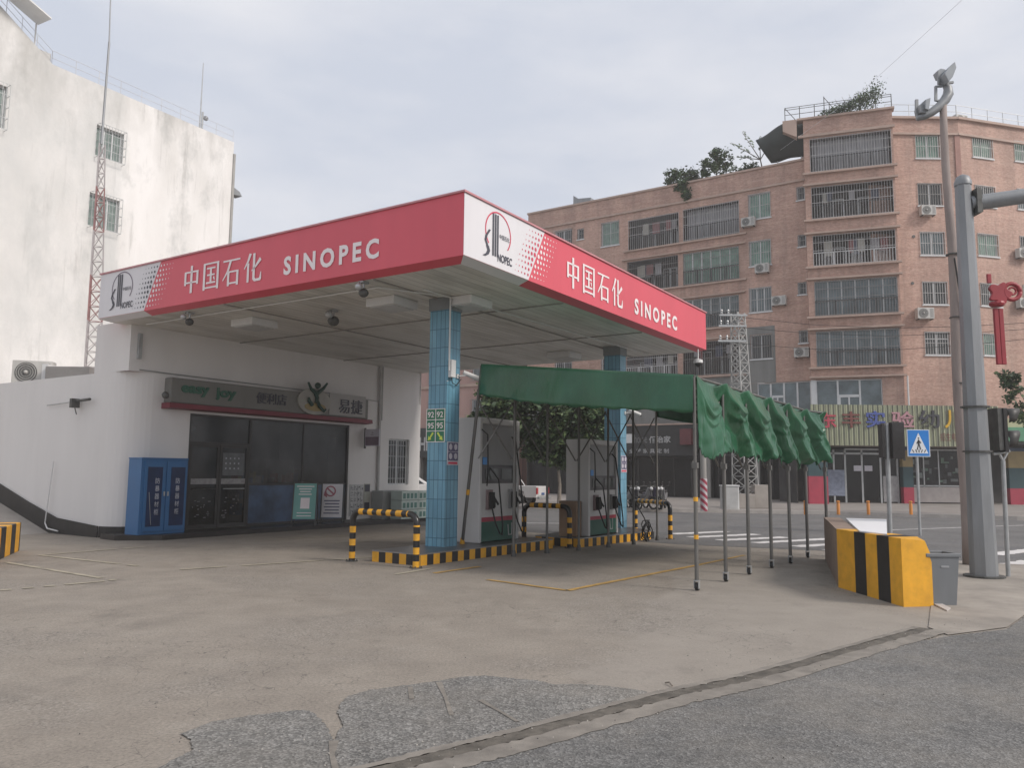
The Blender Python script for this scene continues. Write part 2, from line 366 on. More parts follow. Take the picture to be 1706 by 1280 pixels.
for a, b in (((66, 926), (242, 912)), ((66, 926), (230, 944)), ((10, 938), (190, 968)), ((190, 968), (0, 985)), ((300, 950), (640, 928)), ((560, 905), (620, 903)), ((660, 958), (720, 948)), ((440, 900), (590, 893))): mark(w1, a, b, .10, wear=.13)
w1.build('white_marking', wm, kind='structure')
c1 = MB()
for a, b in (((1120, 890.5), (1210, 886.5)), ((1152, 896), (1262, 891)), ((1198, 901), (1310, 896)), ((1257, 905.5), (1384, 898.5)), ((1325, 911.5), (1470, 903)), ((1380, 918), (1520, 909)), ((1660, 946), (1720, 936)), ((1655, 925), (1720, 917))): mark(c1, a, b, .42)
c1.build('crosswalk', crw, kind='structure')
c2 = MB(); mark(c2, (872, 872), (940, 873), .14); mark(c2, (1480, 884), (1706, 876), .12); mark(c2, (700, 868), (720, 868), .12)
c2.build('lane_line', crw, kind='structure')
# concrete slope behind the striped block at the left
mb = MB(UV)
mb.add([(.50, 12.9, 0), (-3.4, 12.2, 0), (-3.4, 26, 1.5), (.50, 26, 2.4), (.50, 16.6, .95), (-3.4, 16.4, .6), (.5, 26, -.1), (-3.4, 26, -.1)],
       [(0, 4, 5, 1), (5, 4, 3, 2), (1, 5, 2, 7), (0, 6, 3, 4), (2, 3, 6, 7)])
mb.build('sloped_ground', concrete, kind='structure')

# ============================================================ CANOPY
D1, D2 = .2, .075
can = thing('canopy', 'red and white flat canopy roof with large white lettering over the fuel pumps', 'canopy', (LU/2, LV/2, H), UV)
mb = MB(UV)
for a, b, c, d in ((0, LU, 0, .05), (0, LU, LV-.05, LV), (0, .05, .05, LV-.05), (LU-.05, LU, .05, LV-.05)): mb.box(a, b, c, d, H, ZT-.03)
mb.build('fascia', red_panel, can)
mb = MB(UV); e = .03
for a, b, c, d in ((-e, LU+e, -e, .1), (-e, LU+e, LV-.1, LV+e), (-e, .1, .1, LV-.1), (LU-.1, LU+e, .1, LV-.1)): mb.box(a, b, c, d, ZT-.03, ZT+.002)
mb.build('top_trim', mat('trim red', (.55, .24, .26), .4), can)
# bevelled lower edge
OUT = [(0, 0), (LU, 0), (LU, LV), (0, LV)]; INN = [(D1, D1), (LU-D1, D1), (LU-D1, LV-D1), (D1, LV-D1)]
bl, br = 8.67, 1.94
mb = MB(UV); zc = H-D2
def bev(a, b, c, d, m): mb.poly([(*a, H), (*b, H), (*c, zc), (*d, zc)], m)
bev((br, 0), (LU, 0), (LU-D1, D1), (br, D1), 0); bev((0, 0), (br, 0), (br, D1), (D1, D1), 1)
bev((0, bl), (0, 0), (D1, D1), (D1, bl), 0); bev((0, LV), (0, bl), (D1, bl), (D1, LV-D1), 1)
bev((LU, 0), (LU, LV), (LU-D1, LV-D1), (LU-D1, D1), 0); bev((LU, LV), (0, LV), (D1, LV-D1), (LU-D1, LV-D1), 0)
mb.build('lower_edge', [red_panel, white_panel], can)
def soffit_mat():
    m = bpy.data.materials.new('soffit boards'); t, N, L, b = nodes(m)
    co = N.new('ShaderNodeTexCoord').outputs['Object']
    sx = N.new('ShaderNodeSeparateXYZ'); L.new(co, sx.inputs[0])
    mo = N.new('ShaderNodeMath'); mo.operation = 'MULTIPLY'; mo.inputs[1].default_value = 1/.2; L.new(sx.outputs['Y'], mo.inputs[0])
    fr = N.new('ShaderNodeMath'); fr.operation = 'FRACT'; L.new(mo.outputs[0], fr.inputs[0])
    seam = ramp(N, L, fr.outputs[0], [(0, (.62,)*3), (.05, (.66,)*3), (.09, (1,)*3), (.95, (1,)*3), (1, (.62,)*3)])
    fl = N.new('ShaderNodeMath'); fl.operation = 'FLOOR'; L.new(mo.outputs[0], fl.inputs[0])
    wn = N.new('ShaderNodeTexWhiteNoise'); wn.noise_dimensions = '1D'; L.new(fl.outputs[0], wn.inputs['W'])
    tone = ramp(N, L, wn.outputs['Value'], [(0, (.68, .66, .62)), (1, (.76, .735, .69))])
    g = ramp(N, L, noise(N, L, mapping(N, L, co, (.3, 1, 1)), 1.6, 6, .65), [(.45, (1,)*3), (.75, (.62, .6, .56))])
    c = mixc(N, L, 1, mixc(N, L, 1, tone, seam, 'MULTIPLY'), g, 'MULTIPLY')
    L.new(c, b.inputs['Base Color']); b.inputs['Roughness'].default_value = .45
    bump(N, L, b, seam, .5, .01); return m
MB(UV).poly([(x, y, H-D2) for x, y in INN]).poly([(x, y, ZT-.2) for x, y in [(.05, .05), (LU-.05, .05), (LU-.05, LV-.05), (.05, LV-.05)]]).build('soffit', soffit_mat(), can)
mb = MB(UV); zc = H-D2
for u_ in (3.6, 7.4): mb.box(u_-.02, u_+.02, D1+.02, LV-D1, zc-.02, zc+.01)
for v_ in (2.1, 6.2): mb.box(D1, LU-D1, v_-.015, v_+.015, zc-.025, zc+.01)
mb.build('soffit_seam', mat('seam', (.30, .28, .26), .6), can)
# white end panels
LF = frame(C0+V3*LV, -V3)      # left face: x from the far corner to the near corner, y = +u inward... 
RF = frame(C0, U3)             # right face
def faceframe(o, d, nrm):      # -y points out of the face
    d = Vector(d).normalized(); return Matrix.Translation(o) @ Matrix((d, -Vector(nrm), Z3)).transposed().to_4x4()
LF = faceframe(C0+V3*LV, -V3, -U3); RF = faceframe(C0, U3, -V3)
zb, zt = H+.004, ZT-.034
MB(LF).extr([(0, -.004, zb), (LV-bl, -.004, zb), (LV-8.14, -.004, zt), (0, -.004, zt)], (0, .006, 0)).build('white_panel', white_panel, can)
MB(RF).extr([(0, -.004, zb), (br, -.004, zb), (2.5, -.004, zt), (0, -.004, zt)], (0, .006, 0)).build('white_panel', white_panel, can)
def dots(fr, xb, xt, side, dark, n1):
    md = MB(fr); mw = MB(fr)
    for r in range(9):
        z = zb+.09+r*.105; xe = xb+(xt-xb)*(z-zb)/(zt-zb)
        for k in range(5):
            amp = 1-abs(r-4)/5.5
            for sgn, mbx in ((side, md), (-side, mw)):
                rad = .043*(1-k/6.0)*(.45+.55*amp); x = xe+sgn*(.07+k*.105+.03*(r % 2))
                if rad < .008: continue
                mbx.poly([(x+rad*.9*cos(2*pi*q/10), -.009 if sgn == side else -.004, z+rad*sin(2*pi*q/10)) for q in range(10)])
    md.build('dot_pattern', dark, can); mw.build('dot_pattern', letter_white, can)
dots(LF, LV-bl, LV-8.14, -1, ink, 5); dots(RF, br, 2.5, -1, red_ink, 5)
# hand cut characters
def stroke(mb, pts, x0, z0, w, h, y):
    mb.poly([(x0+px*w, y, z0+pz*h) for px, pz in pts])
def R4(a, b, c, d): return [(a, c), (b, c), (b, d), (a, d)]
GL = {
 'zhong': [R4(.08, .20, .30, .80), R4(.80, .92, .30, .80), R4(.20, .80, .74, .80), R4(.20, .80, .36, .42), R4(.44, .57, 0, 1)],
 'guo': [R4(.05, .17, 0, .97), R4(.83, .95, 0, .97), R4(.17, .83, .91, .97), R4(.17, .83, .05, .11), R4(.25, .75, .74, .80), R4(.28, .72, .50, .56), R4(.23, .77, .22, .28), R4(.44, .55, .28, .50), R4(.44, .55, .56, .74), [(.62, .44), (.70, .46), (.74, .33), (.68, .33)]],
 'shi': [R4(.03, .97, .86, .92), [(.38, .86), (.50, .86), (.36, .52), (.04, .20), (.02, .24), (.24, .52)], R4(.28, .40, .0, .52), R4(.78, .90, .0, .52), R4(.40, .78, .46, .52), R4(.40, .78, .06, .12)],
 'hua': [[(.30, 1), (.42, .96), (.28, .70), (.06, .46), (.03, .50), (.18, .72)], R4(.20, .31, 0, .66), [(.50, .97), (.62, .97), (.62, .14), (.66, .09), (.84, .09), (.88, .14), (.92, .30), (.96, .30), (.97, .06), (.92, 0), (.60, 0), (.50, .08)], [(.86, .80), (.95, .70), (.64, .46), (.46, .36), (.44, .40), (.62, .54)]]}
def cn(fr, x0, x1, z0, z1, par):
    mb = MB(fr); w = (x1-x0)/4
    for i, k in enumerate(('zhong', 'guo', 'shi', 'hua')):
        for st in GL[k]: stroke(mb, st, x0+i*w+.06*w, z0, w*.86, z1-z0, -.012)
    mb.build('lettering', letter_white, par)
cn(LF, LV-7.34, LV-4.76, 5.22, 5.80, can); cn(RF, 3.26, 5.92, 5.20, 5.82, can)
mb = MB(LF); text_mb(mb, 'SINOPEC', LV-4.20, 5.225, 2.40, .36, 0, .035, space=1.45); mb.build('lettering', letter_white, can)
mb = MB(RF); text_mb(mb, 'SINOPEC', 6.48, 5.205, 2.58, .37, 0, .035, space=1.45); mb.build('lettering', letter_white, can)
def emblem(fr, x0, z0, w, h, ringmat):
    y = -.009
    rg = MB(fr); n = 40; cx = x0+.52*w; cz = z0+.60*h; rx = .47*w; rz = .42*h
    for k in range(n):
        a0 = radians(-40)+radians(262)*k/n; a1 = radians(-40)+radians(262)*(k+1)/n
        t = .035
        rg.poly([(cx+rx*cos(a)*q, y, cz+rz*sin(a)*q) for a, q in ((a0, 1-t), (a0, 1+t), (a1, 1+t), (a1, 1-t))])
    o = rg.build('emblem', ringmat, can)
    b = MB(fr)
    for k in range(3):
        xx = x0+(.30+.085*k)*w; b.poly([(xx, y-.003, z0+.10*h), (xx+.055*w, y-.003, z0+.10*h), (xx+.055*w, y-.003, z0+.97*h), (xx, y-.003, z0+.97*h)])
    S = [(.20, .60), (.08, .46), (.05, .36), (.12, .26), (.17, .17), (.12, .09), (.0, .03)]
    for i in range(len(S)-1):
        (a, c), (d, e_) = S[i], S[i+1]; t = .035 if i < 3 else .05
        b.poly([(x0+(a-t)*w, y-.003, z0+c*h), (x0+(a+t)*w, y-.003, z0+c*h), (x0+(d+t)*w, y-.003, z0+e_*h), (x0+(d-t)*w, y-.003, z0+e_*h)])
    text_mb(b, 'NOPEC', x0+.50*w, z0+.02*h, .55*w, .17*h, y+.008, .02)
    text_mb(b, '中国石化', x0+.56*w, z0+.50*h, .38*w, .10*h, y+.008, .01)
    b.build('emblem_mark', ink, o)
emblem(LF, LV-10.0, 5.14, .85, .84, mat('grey violet ink', (.20, .16, .21), .5)); emblem(RF, .55, 5.12, .80, .84, red_ink)
# conduit under the roof edge
mb = MB(UV); zz = H-D2-.03
mb.path([(.65, 9.6, zz), (.65, 5.2, zz), (.65, 2.4, zz), (1.9, 1.78, zz)], .016, 6); mb.path([(1.2, 1.80, zz), (LU-.7, 1.45, zz)], .016, 6)
mb.build('conduit', white_plastic, can)
# ceiling lamps
def on_soffit(px, py, dz=.1): p = uv(at(px, py, z=H-D2-dz)); return p[0], p[1]
def ceil_lamp(lab):
    t = thing('ceiling_light', lab, 'ceiling light', (0, 0, 0), WF, 'box lights under the canopy')
    m1 = MB(); m1.box(-.36, .36, -.36, .36, -.17, 0); m1.build('housing', white_plastic, t, bevel=.015)
    m2 = MB(); m2.box(-.30, .30, -.30, .30, -.185, -.171); m2.build('diffuser', mat('frosted lens', (.5, .5, .49), .35), t)
    return t
labs = ['white box light under the canopy above the shop sign, farthest left of the box lights', 'white box light under the canopy just left of the near blue column', 'white box light half hidden behind the top of the near blue column', 'small distant box light under the canopy left of the far column head']
l0 = None
for (px, py), lab in zip(((424, 541), (653, 508), (778, 507), (940, 594)), labs):
    u_, v_ = on_soffit(px, py); m = UV @ Matrix.Translation((u_, v_, H-D2-.003))
    if l0 is None: l0 = ceil_lamp(lab); l0.matrix_world = m; WM[l0] = m
    else: copy_tree(l0, m, lab)
def dome_lamp(px, py, lab, r=.09):
    u_, v_ = on_soffit(px, py); t = thing('ceiling_floodlight', lab, 'floodlight', (u_, v_, H-D2-.003), UV, 'small round fittings under the canopy')
    m = MB(UV); m.box(u_-.08, u_+.08, v_-.05, v_+.05, H-D2-.04, H-D2-.004); m.tube((u_, v_, H-D2-.04), (u_, v_, H-D2-.12), .02); m.build('bracket', galv, t)
    m = MB(UV); m.ball((u_, v_, H-D2-.12-r), r, 8, .9); m.build('shade', dark_steel, t, smooth=True)
    m = MB(UV); m.ball((u_-.18, v_-.05, H-D2-.14), r*.7, 8); m.tube((u_-.18, v_-.05, H-D2-.1), (u_-.1, v_, H-D2-.03), .012); m.build('lamp', galv, t, smooth=True)
dome_lamp(316, 528, 'small spotlight under the canopy edge near the white end panel'); dome_lamp(606, 478, 'pair of small spotlights under the red canopy edge beside the soffit conduit')
dome_lamp(556, 524, 'dark dome fitting under the canopy between the two left box lights', .12)

# ============================================================ COLUMNS
def tile_mat():
    m = bpy.data.materials.new('blue glazed tiles'); t, N, L, b = nodes(m)
    co = N.new('ShaderNodeTexCoord').outputs['Object']; s = N.new('ShaderNodeSeparateXYZ'); L.new(co, s.inputs[0])
    ad = N.new('ShaderNodeMath'); ad.operation = 'ADD'; L.new(s.outputs['X'], ad.inputs[0]); L.new(s.outputs['Y'], ad.inputs[1])
    cx = N.new('ShaderNodeCombineXYZ'); L.new(s.outputs['Z'], cx.inputs[1]); L.new(ad.outputs[0], cx.inputs[0])
    br_ = N.new('ShaderNodeTexBrick'); br_.offset = 0; L.new(cx.outputs[0], br_.inputs['Vector'])
    br_.inputs['Scale'].default_value = 1; br_.inputs['Brick Width'].default_value = .105; br_.inputs['Row Height'].default_value = .36; br_.inputs['Mortar Size'].default_value = .007
    br_.inputs['Color1'].default_value = (.125, .30, .415, 1); br_.inputs['Color2'].default_value = (.175, .37, .48, 1); br_.inputs['Mortar'].default_value = (.05, .14, .2, 1)
    c = mixc(N, L, 1, br_.outputs['Color'], ramp(N, L, noise(N, L, mapping(N, L, co, (1, 1, .35)), 2.5, 5, .6), [(.3, (.78,)*3), (.7, (1.12,)*3)]), 'MULTIPLY')
    L.new(c, b.inputs['Base Color']); b.inputs['Roughness'].default_value = .35; bump(N, L, b, br_.outputs['Fac'], -.4, .006); return m
tile = tile_mat()
def column(u_, v_, w1, w2, lab):
    t = thing('tiled_column', lab, 'column', (u_+w1/2, v_+w2/2, .2), UV, 'blue tiled columns holding the canopy')
    MB(UV).box(u_, u_+w1, v_, v_+w2, .2, H-D2-.25).build('shaft', tile, t)
    MB(UV).box(u_-.02, u_+w1+.02, v_-.02, v_+w2+.02, H-D2-.25, H-D2+.02).build('head', mat('dull grey paint', (.20, .215, .22), .6), t)
    return t
near_col = column(1.99, 1.83, .40, .44, 'near square blue tiled column carrying the fuel grade sign')
far_col = column(8.95, 1.53, .36, .46, 'far square blue tiled column rising behind the green tarpaulin')
mb = MB(UV); mb.box(1.965, 1.985, 1.76, 1.785, 3.5, H-D2-.03); mb.box(1.965, 1.99, 1.80, 1.82, 3.3, 3.31); mb.build('conduit', white_plastic, near_col)
# hanging things on the near column
NF = faceframe(C0+U3*1.99+V3*2.27, -V3, -U3)     # left face, x from far to near edge (0 to .6)
NR = faceframe(C0+U3*1.99+V3*1.83, U3, -V3)
def plate(name, fr, x0, x1, z0, z1, m, lab, cat, t=.012, group=None):
    o = thing(name, lab, cat, ((x0+x1)/2, 0, z0), fr, group)
    MB(fr).box(x0, x1, -t, -.001, z0, z1).build('panel', m, o); return o
green = mat('sign green', (.02, .17, .085), .4, var=.05); 
gs = plate('fuel_sign', NF, -.03, .42, 2.15, 2.79, green, 'green fuel grade sign reading 92 and 95 with yellow arrows', 'sign')
mb = MB(NF); y = -.016
for zz in (2.15, 2.357, 2.57, 2.775): mb.box(-.03, .42, y, -.011, zz, zz+.012)
for xx in (-.03, .189, .408): mb.box(xx, xx+.012, y, -.011, 2.16, 2.785)
for r, s_ in ((2.62, '92'), (2.41, '95')):
    for xx in (.005, .225): text_mb(mb, s_, xx, r, .15, .11, y+.004, .01, .006)
mb.build('lettering', letter_white, gs)
mb = MB(NF)
for cx, sg in ((.085, -1), (.305, 1)):
    P = lambda a, b: (cx+sg*a, y, 2.255+b)
    pts = [P(-.07, .07), P(-.035, .085), P(.03, -.01), P(.05, .02), P(.07, -.07), P(-.02, -.05), P(.005, -.03), P(-.06, .05)]
    mb.poly(pts if sg > 0 else pts[::-1])
mb.build('arrow', mat('yellow arrow', (.6, .7, .1), .5), gs)
violet = mat('dull violet', (.10, .09, .17), .5); pale = mat('pale sticker', (.55, .53, .58), .5)
def prohib(fr, x0, z0, lab):
    o = plate('warning_sign', fr, x0, x0+.34, z0, z0+.44, pale, lab, 'sign', group='warning plates on the columns')
    mb = MB(fr); m2 = MB(fr)
    for i in range(2):
        for j in range(2):
            a = x0+.02+i*.155; c = z0+.085+j*.175; mb.box(a, a+.145, -.016, -.011, c, c+.165)
            m2.poly([(a+.072+.05*cos(q*pi/6), -.018, c+.085+.06*sin(q*pi/6)) for q in range(12)])
            
    mb.build('pictogram', violet, o); m2.build('pictogram_ring', pale, o)
    m3 = MB(fr); m3.box(x0+.03, x0+.31, -.016, -.011, z0+.02, z0+.06); m3.build('caption', red_ink, o)
    for q in range(1): pass
prohib(NR, .04, 1.72, 'small four picture warning plate on the near blue column'); 
FR_ = faceframe(C0+U3*8.95+V3*1.53, U3, -V3); prohib(FR_, .01, 1.62, 'small four picture warning plate on the far blue column')
def bullet_cam(fr, x, z, lab):
    o = thing('security_camera', lab, 'camera', (x, 0, z), fr, 'white bullet cameras on the columns')
    m = MB(fr); m.box(x-.03, x+.03, -.03, -.001, z-.06, z+.02); m.tube((x, -.03, z-.02), (x+.12, -.16, z+.0), .012); m.build('bracket', white_plastic, o)
    m = MB(fr); m.tube((x+.08, -.10, z+.06), (x+.30, -.32, z-.06), .045, .05, 10); m.build('housing', white_plastic, o, auto=40)
    m = MB(fr); m.tube((x+.30, -.32, z-.06), (x+.315, -.335, z-.068), .04, .04, 10); m.build('lens', black_paint, o)
bullet_cam(NR, .30, 3.45, 'white bullet security camera on the near blue column'); bullet_cam(FR_, .25, 3.2, 'white bullet security camera on the far blue column under the tarpaulin')
o = thing('junction_box', 'small white box on the near column beside its camera', 'box', (.12, 0, 3.4), NR)
MB(NR).box(.02, .16, -.09, -.002, 3.38, 3.72).build('housing', white_plastic, o, bevel=.01)
m = MB(NR); m.path([(.08, -.04, 3.38), (.10, -.05, 3.28), (.22, -.06, 3.24), (.38, -.05, 3.38)], .008, 6); m.build('cable', black_rubber, o)
# ============================================================ SHOP
shop = thing('convenience_store', 'low white convenience store with a rounded corner under the canopy, dark glass front', 'shop', (5, 12, 0), UV)
VS = 10.0
SF = frame(C0+V3*VS, U3)                      # shop front: x = u, y inward, z
mb = MB(SF)
mb.wall(1.30, 11.03, .12, 3.86, [(2.2, 7.70, .12, 2.97, .12), (9.49, 10.50, 1.15, 2.64, .14)])
mb.wall(.55, 11.03, 3.86, H-D2+.02, [], y=.035)
mb.build('front_wall', white_wall, shop)
def arcpts(r, n=10): return [(1.30-.78*sin(pi/2*k/n)*1.0, VS+.78*(1-cos(pi/2*k/n))) for k in range(n+1)]
arc = arcpts(.78); end = [(.52, 14.0), (.50, 18), (.48, 24)]
path2 = arc+end
mb = MB(UV)
for (a, b), (c, d) in zip(path2[:-1], path2[1:]): mb.poly([(c, d, .0), (a, b, .0), (a, b, 3.86), (c, d, 3.86)])
mb.build('end_wall', white_wall, shop, smooth=True)
mb = MB(UV)
for i, ((a, b), (c, d)) in enumerate(zip(path2[:-1], path2[1:])):      # parapet cap
    mb.poly([(c, d, 3.86), (a, b, 3.86), (a+.18, b+.12, 3.86), (c+.18, d+.02, 3.86)])
mb.poly([(1.2, VS+.2, 3.7), (11, VS+.2, 3.7), (11, 24, 3.7), (.7, 24, 3.7), (.7, 11.2, 3.7)])
mb.build('roof_deck', concrete, shop)
MB(UV).box(.55, .57, VS+.036, VS+1.4, 3.861, H+.02).box(.555, 11.03, VS+1.4, VS+1.5, 3.7, H+.02).build('side_wall', white_wall, shop)
MB(UV).box(11.03, 11.05, VS+.001, 24, 0, H+.02).build('gable_wall', white_wall, shop)
# black skirting which climbs with the slope
mb = MB(UV); sk = [(VS+.10, .10), (12.6, .16), (14.0, .5), (16, 1.05), (24, 2.6)]
plast = mat('black skirting paint', (.030, .027, .025), .6, var=.3, vs=3, grime=.1)
for (a, b), (c, d) in zip(arc[:-1], arc[1:]):
    mb.poly([(c-.012, d-.01, .0), (a-.012, b-.012, .0), (a-.012, b-.012, .26), (c-.012, d-.01, .26)])
for (v0, z0), (v1, z1) in zip([(10.78, .26)]+[(v, z+.22) for v, z in sk[1:]][:-1], [(v, z+.22) for v, z in sk[1:]]):
    mb.extr([(.50, v0, 0), (.50, v1, 0), (.50, v1, z1), (.50, v0, z0)], (-.02, 0, 0))
mb.build('skirting', plast, shop)
# step in front
mb = MB(UV); mb.prism([(.30, 9.75), (1.0, 9.05), (11.2, 9.05), (11.2, 9.97), (.35, 10.4)], 0, .115); mb.build('step', mat('dark wet tile', (.035, .031, .030), .35, var=.3, vs=3), shop)
# glazing
frame_m = mat('dark bronze frame', (.045, .042, .040), .45, var=.2)
def shopglass():
    m = bpy.data.materials.new('shop glass'); t, N, L, b = nodes(m)
    co = N.new('ShaderNodeTexCoord').outputs['Object']
    f = noise(N, L, mapping(N, L, co, (1.2, 1, .8)), 1.3, 4, .5)
    L.new(ramp(N, L, f, [(.38, (.008, .009, .010)), (.62, (.085, .088, .09))]), b.inputs['Base Color'])  # mottled base colour paints reflections and interior tones into the glass
    b.inputs['Roughness'].default_value = .1; b.inputs['Specular IOR Level'].default_value = .55
    b.inputs['Alpha'].default_value = .48; return m
sg = shopglass()
def pane(x0, x1, z0, z1, y, par, m=sg, name='pane'): return MB(SF).box(x0, x1, y, y+.008, z0, z1).build(name, m, par)
gf = MB(SF)
for x in (2.2, 4.03, 7.64): gf.box(x, x+.06, .02, .09, .12, 2.97)
gf.box(2.26, 4.03, .02, .09, 2.22, 2.28); gf.box(2.26, 4.03, .02, .09, 2.91, 2.97); gf.box(4.09, 7.64, .02, .09, 2.91, 2.97); gf.box(4.09, 7.64, .02, .09, .12, .18); gf.box(4.09, 7.64, .02, .09, 1.18, 1.22)
for x in (5.9,): gf.box(x, x+.04, .03, .08, 1.22, 2.91)
gfo = gf.build('shop_window', frame_m, shop)
pane(4.09, 7.64, 1.22, 2.91, .05, gfo); pane(2.26, 4.03, 2.28, 2.91, .05, gfo)
blue_poster = mat('blue window film', (.045, .085, .16), .3, var=.5, vs=1.6)
pane(4.09, 7.64, .18, 1.18, .05, gfo, blue_poster, 'lower_film')
for x0, x1 in ((2.27, 3.13), (3.15, 4.02)):
    d = MB(SF); d.box(x0, x0+.06, .025, .075, .125, 2.215); d.box(x1-.06, x1, .025, .075, .125, 2.215); d.box(x0+.06, x1-.06, .025, .075, .125, .22); d.box(x0+.06, x1-.06, .025, .075, 2.15, 2.215)
    do = d.build('door', frame_m, shop)
    pane(x0+.06, x1-.06, .22, 2.15, .045, do)
    MB(SF).box(x0+.06, x1-.06, .036, .040, 1.22, 1.36).build('sticker_strip', mat('pale sticker strip', (.30, .29, .29), .5, var=.3, vs=14), do)
    hx = x1-.12 if x0 < 3 else x0+.10
    m = MB(SF); m.tube((x0+.10, -.02, 1.10), (x1-.12, -.02, 1.10), .014); m.tube((x0+.14, .03, 1.10), (x0+.14, -.02, 1.10), .01); m.tube((x1-.16, .03, 1.10), (x1-.16, -.02, 1.10), .01); m.build('handle', galv if x0 > 3 else dark_steel, do)
    m = MB(SF); r2 = random.Random(int(x0*10))
    for k in range(16):
        zx = x0+.12+r2.random()*.5; zz = .35+r2.random()*.55; m.box(zx, zx+.02+.06*r2.random(), .034, .038, zz, zz+.012+.02*r2.random())
    m.build('sticker', mat('faint white reflection', (.20, .195, .20), .5), do)  # scattered pale marks stand in for reflections low on the door glass
MB(SF).box(3.24, 3.90, .036, .040, 1.44, 2.02).build('poster', mat('grey window poster', (.11, .115, .12), .4, var=.3, vs=4), shop)
MB(SF).box(7.15, 7.45, .30, .34, 1.25, 2.6).build('curtain', mat('inside blind', (.22, .22, .215), .7, var=.1, vs=6), shop)
m = MB(SF); m.ball((2.75, .9, 2.65), .22, 10, .6); m.build('inside_lamp', mat('inside lamp shade', (.55, .55, .54), .5), shop, smooth=True)
m = MB(SF)
for i in range(4):
    for j in range(3): m.box(3.32+i*.13, 3.36+i*.13, .034, .038, 1.60+j*.13, 1.64+j*.13)
m.build('poster_marks', mat('faint print', (.42, .44, .47), .5), shop)
# dim interior: floor, back wall, shelves
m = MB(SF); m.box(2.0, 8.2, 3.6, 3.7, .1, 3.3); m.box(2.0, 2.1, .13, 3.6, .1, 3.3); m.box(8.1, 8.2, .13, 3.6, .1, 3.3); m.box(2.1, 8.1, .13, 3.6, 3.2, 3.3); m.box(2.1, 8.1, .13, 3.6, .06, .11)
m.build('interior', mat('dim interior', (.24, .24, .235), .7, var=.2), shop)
m = MB(SF)
for x0, x1, y0 in ((4.6, 5.6, 1.2), (6.2, 7.3, 1.6), (2.6, 3.4, 2.4)):
    for z in (.3, .75, 1.2, 1.6): m.box(x0, x1, y0, y0+.4, z, z+.03)
    m.box(x0, x1, y0+.36, y0+.4, .12, 1.9)
m.build('shelf', mat('shelf grey', (.32, .32, .31), .6), shop)
m = MB(SF); r2 = random.Random(8)
for x0, x1, y0 in ((4.6, 5.6, 1.2), (6.2, 7.3, 1.6), (2.6, 3.4, 2.4)):
    for z in (.33, .78, 1.23):
        x = x0
        while x < x1-.1: w_ = .07+.1*r2.random(); m.box(x, x+w_-.015, y0+.05, y0+.25, z, z+.12+.2*r2.random(), r2.randrange(4)); x += w_
m.build('goods', [mat('goods %d' % i, c_, .6) for i, c_ in enumerate([(.45, .12, .10), (.12, .25, .45), (.5, .45, .2), (.5, .5, .48)])], shop)
# barred side window
wf = MB(SF); wf.box(9.49, 10.50, .10, .13, 1.15, 1.20); wf.box(9.49, 10.50, .10, .13, 2.59, 2.64); wf.box(9.49, 9.55, .10, .13, 1.2, 2.59); wf.box(10.44, 10.5, .10, .13, 1.2, 2.59); wf.box(9.97, 10.02, .10, .13, 1.2, 2.59)
wfo = wf.build('window', alum, shop); pane(9.55, 10.44, 1.2, 2.59, .115, wfo, dark_glass)
g = MB(SF)
for k in range(9): g.box(9.50+k*.121, 9.512+k*.121, .02, .032, 1.15, 2.64)
for k in range(4): g.box(9.49, 10.5, .033, .043, 1.35+k*.36, 1.362+k*.36)
g.build('grille', alum, wfo)
# pipes and conduits
m = MB(SF); m.tube((8.97, -.05, .9), (8.97, -.05, H-D2), .045, n=10); m.tube((9.08, -.04, 3.2), (9.08, -.04, H-D2), .02); m.tube((8.3, -.03, 3.82), (8.97, -.03, 3.80), .015); m.build('drain_pipe', mat('grey pipe', (.42, .41, .40), .5, var=.1, grime=.2), shop)
m = MB(SF); m.path([(.8, .0, 3.90), (1.6, -.01, 3.89), (4, -.01, 3.885), (8.2, -.01, 3.88)], .014, 6); m.build('conduit', galv, shop)
m = MB(SF); m.box(.72, .80, -.05, .03, 4.15, 4.75); m.build('strip_lamp', galv, shop)
m = MB(UV); m.tube((.42, 13.0, .25), (.44, 12.85, 1.75), .014, n=6); m.path([(.42, 13.0, .24), (.38, 12.8, .12), (.38, 12.3, .08)], .016, 6)
m.build('standpipe', white_plastic, shop)
# signboard above the glass
sb = thing('shop_sign', 'long grey shop signboard with green and dark lettering and a dark red lower edge', 'sign', (4.8, VS, 3.05), UV)
SB = frame(C0+V3*9.72, U3)
grey_board = mat('aged grey signboard', (.195, .19, .175), .55, var=.08, grime=.25, streak=True)
m = MB(SB)
m.extr([(1.45, 0, 3.17), (8.2, 0, 3.17), (8.2, 0, 3.78), (1.45, 0, 3.78)], (0, .278, 0)); m.build('board', grey_board, sb, bevel=.03)
m = MB(SB); m.extr([(1.40, .27, 3.03), (1.40, -.06, 3.05), (1.40, -.04, 3.165), (1.40, .27, 3.165)], (6.95, 0, 0)); m.build('red_edge', mat('dark red edge', (.20, .04, .055), .5, var=.1), sb)
def px_on(px, py, v): p = uv(at(px, py, v=v)); return p[0], p[2]
m = MB(SB); text_mb(m, 'easy', 1.72, 3.36, .78, .26, 0, .035, .03); text_mb(m, 'joy', 2.68, 3.33, .62, .32, 0, .035, .03); m.build('lettering', mat('dull green letters', (.035, .12, .08), .5), sb)
m = MB(SB); text_mb(m, '便利店', 3.95, 3.35, 1.0, .30, 0, 0, .03); m.build('lettering', ink, sb)
m = MB(SB); cx, cz = 5.95, 3.55
m.extr([(cx+.62*cos(2*pi*k/36), -.05, cz+.38*sin(2*pi*k/36)) for k in range(36)], (0, .05, 0)); eo = m.build('logo_disc', mat('pale logo disc', (.34, .325, .29), .5), sb)
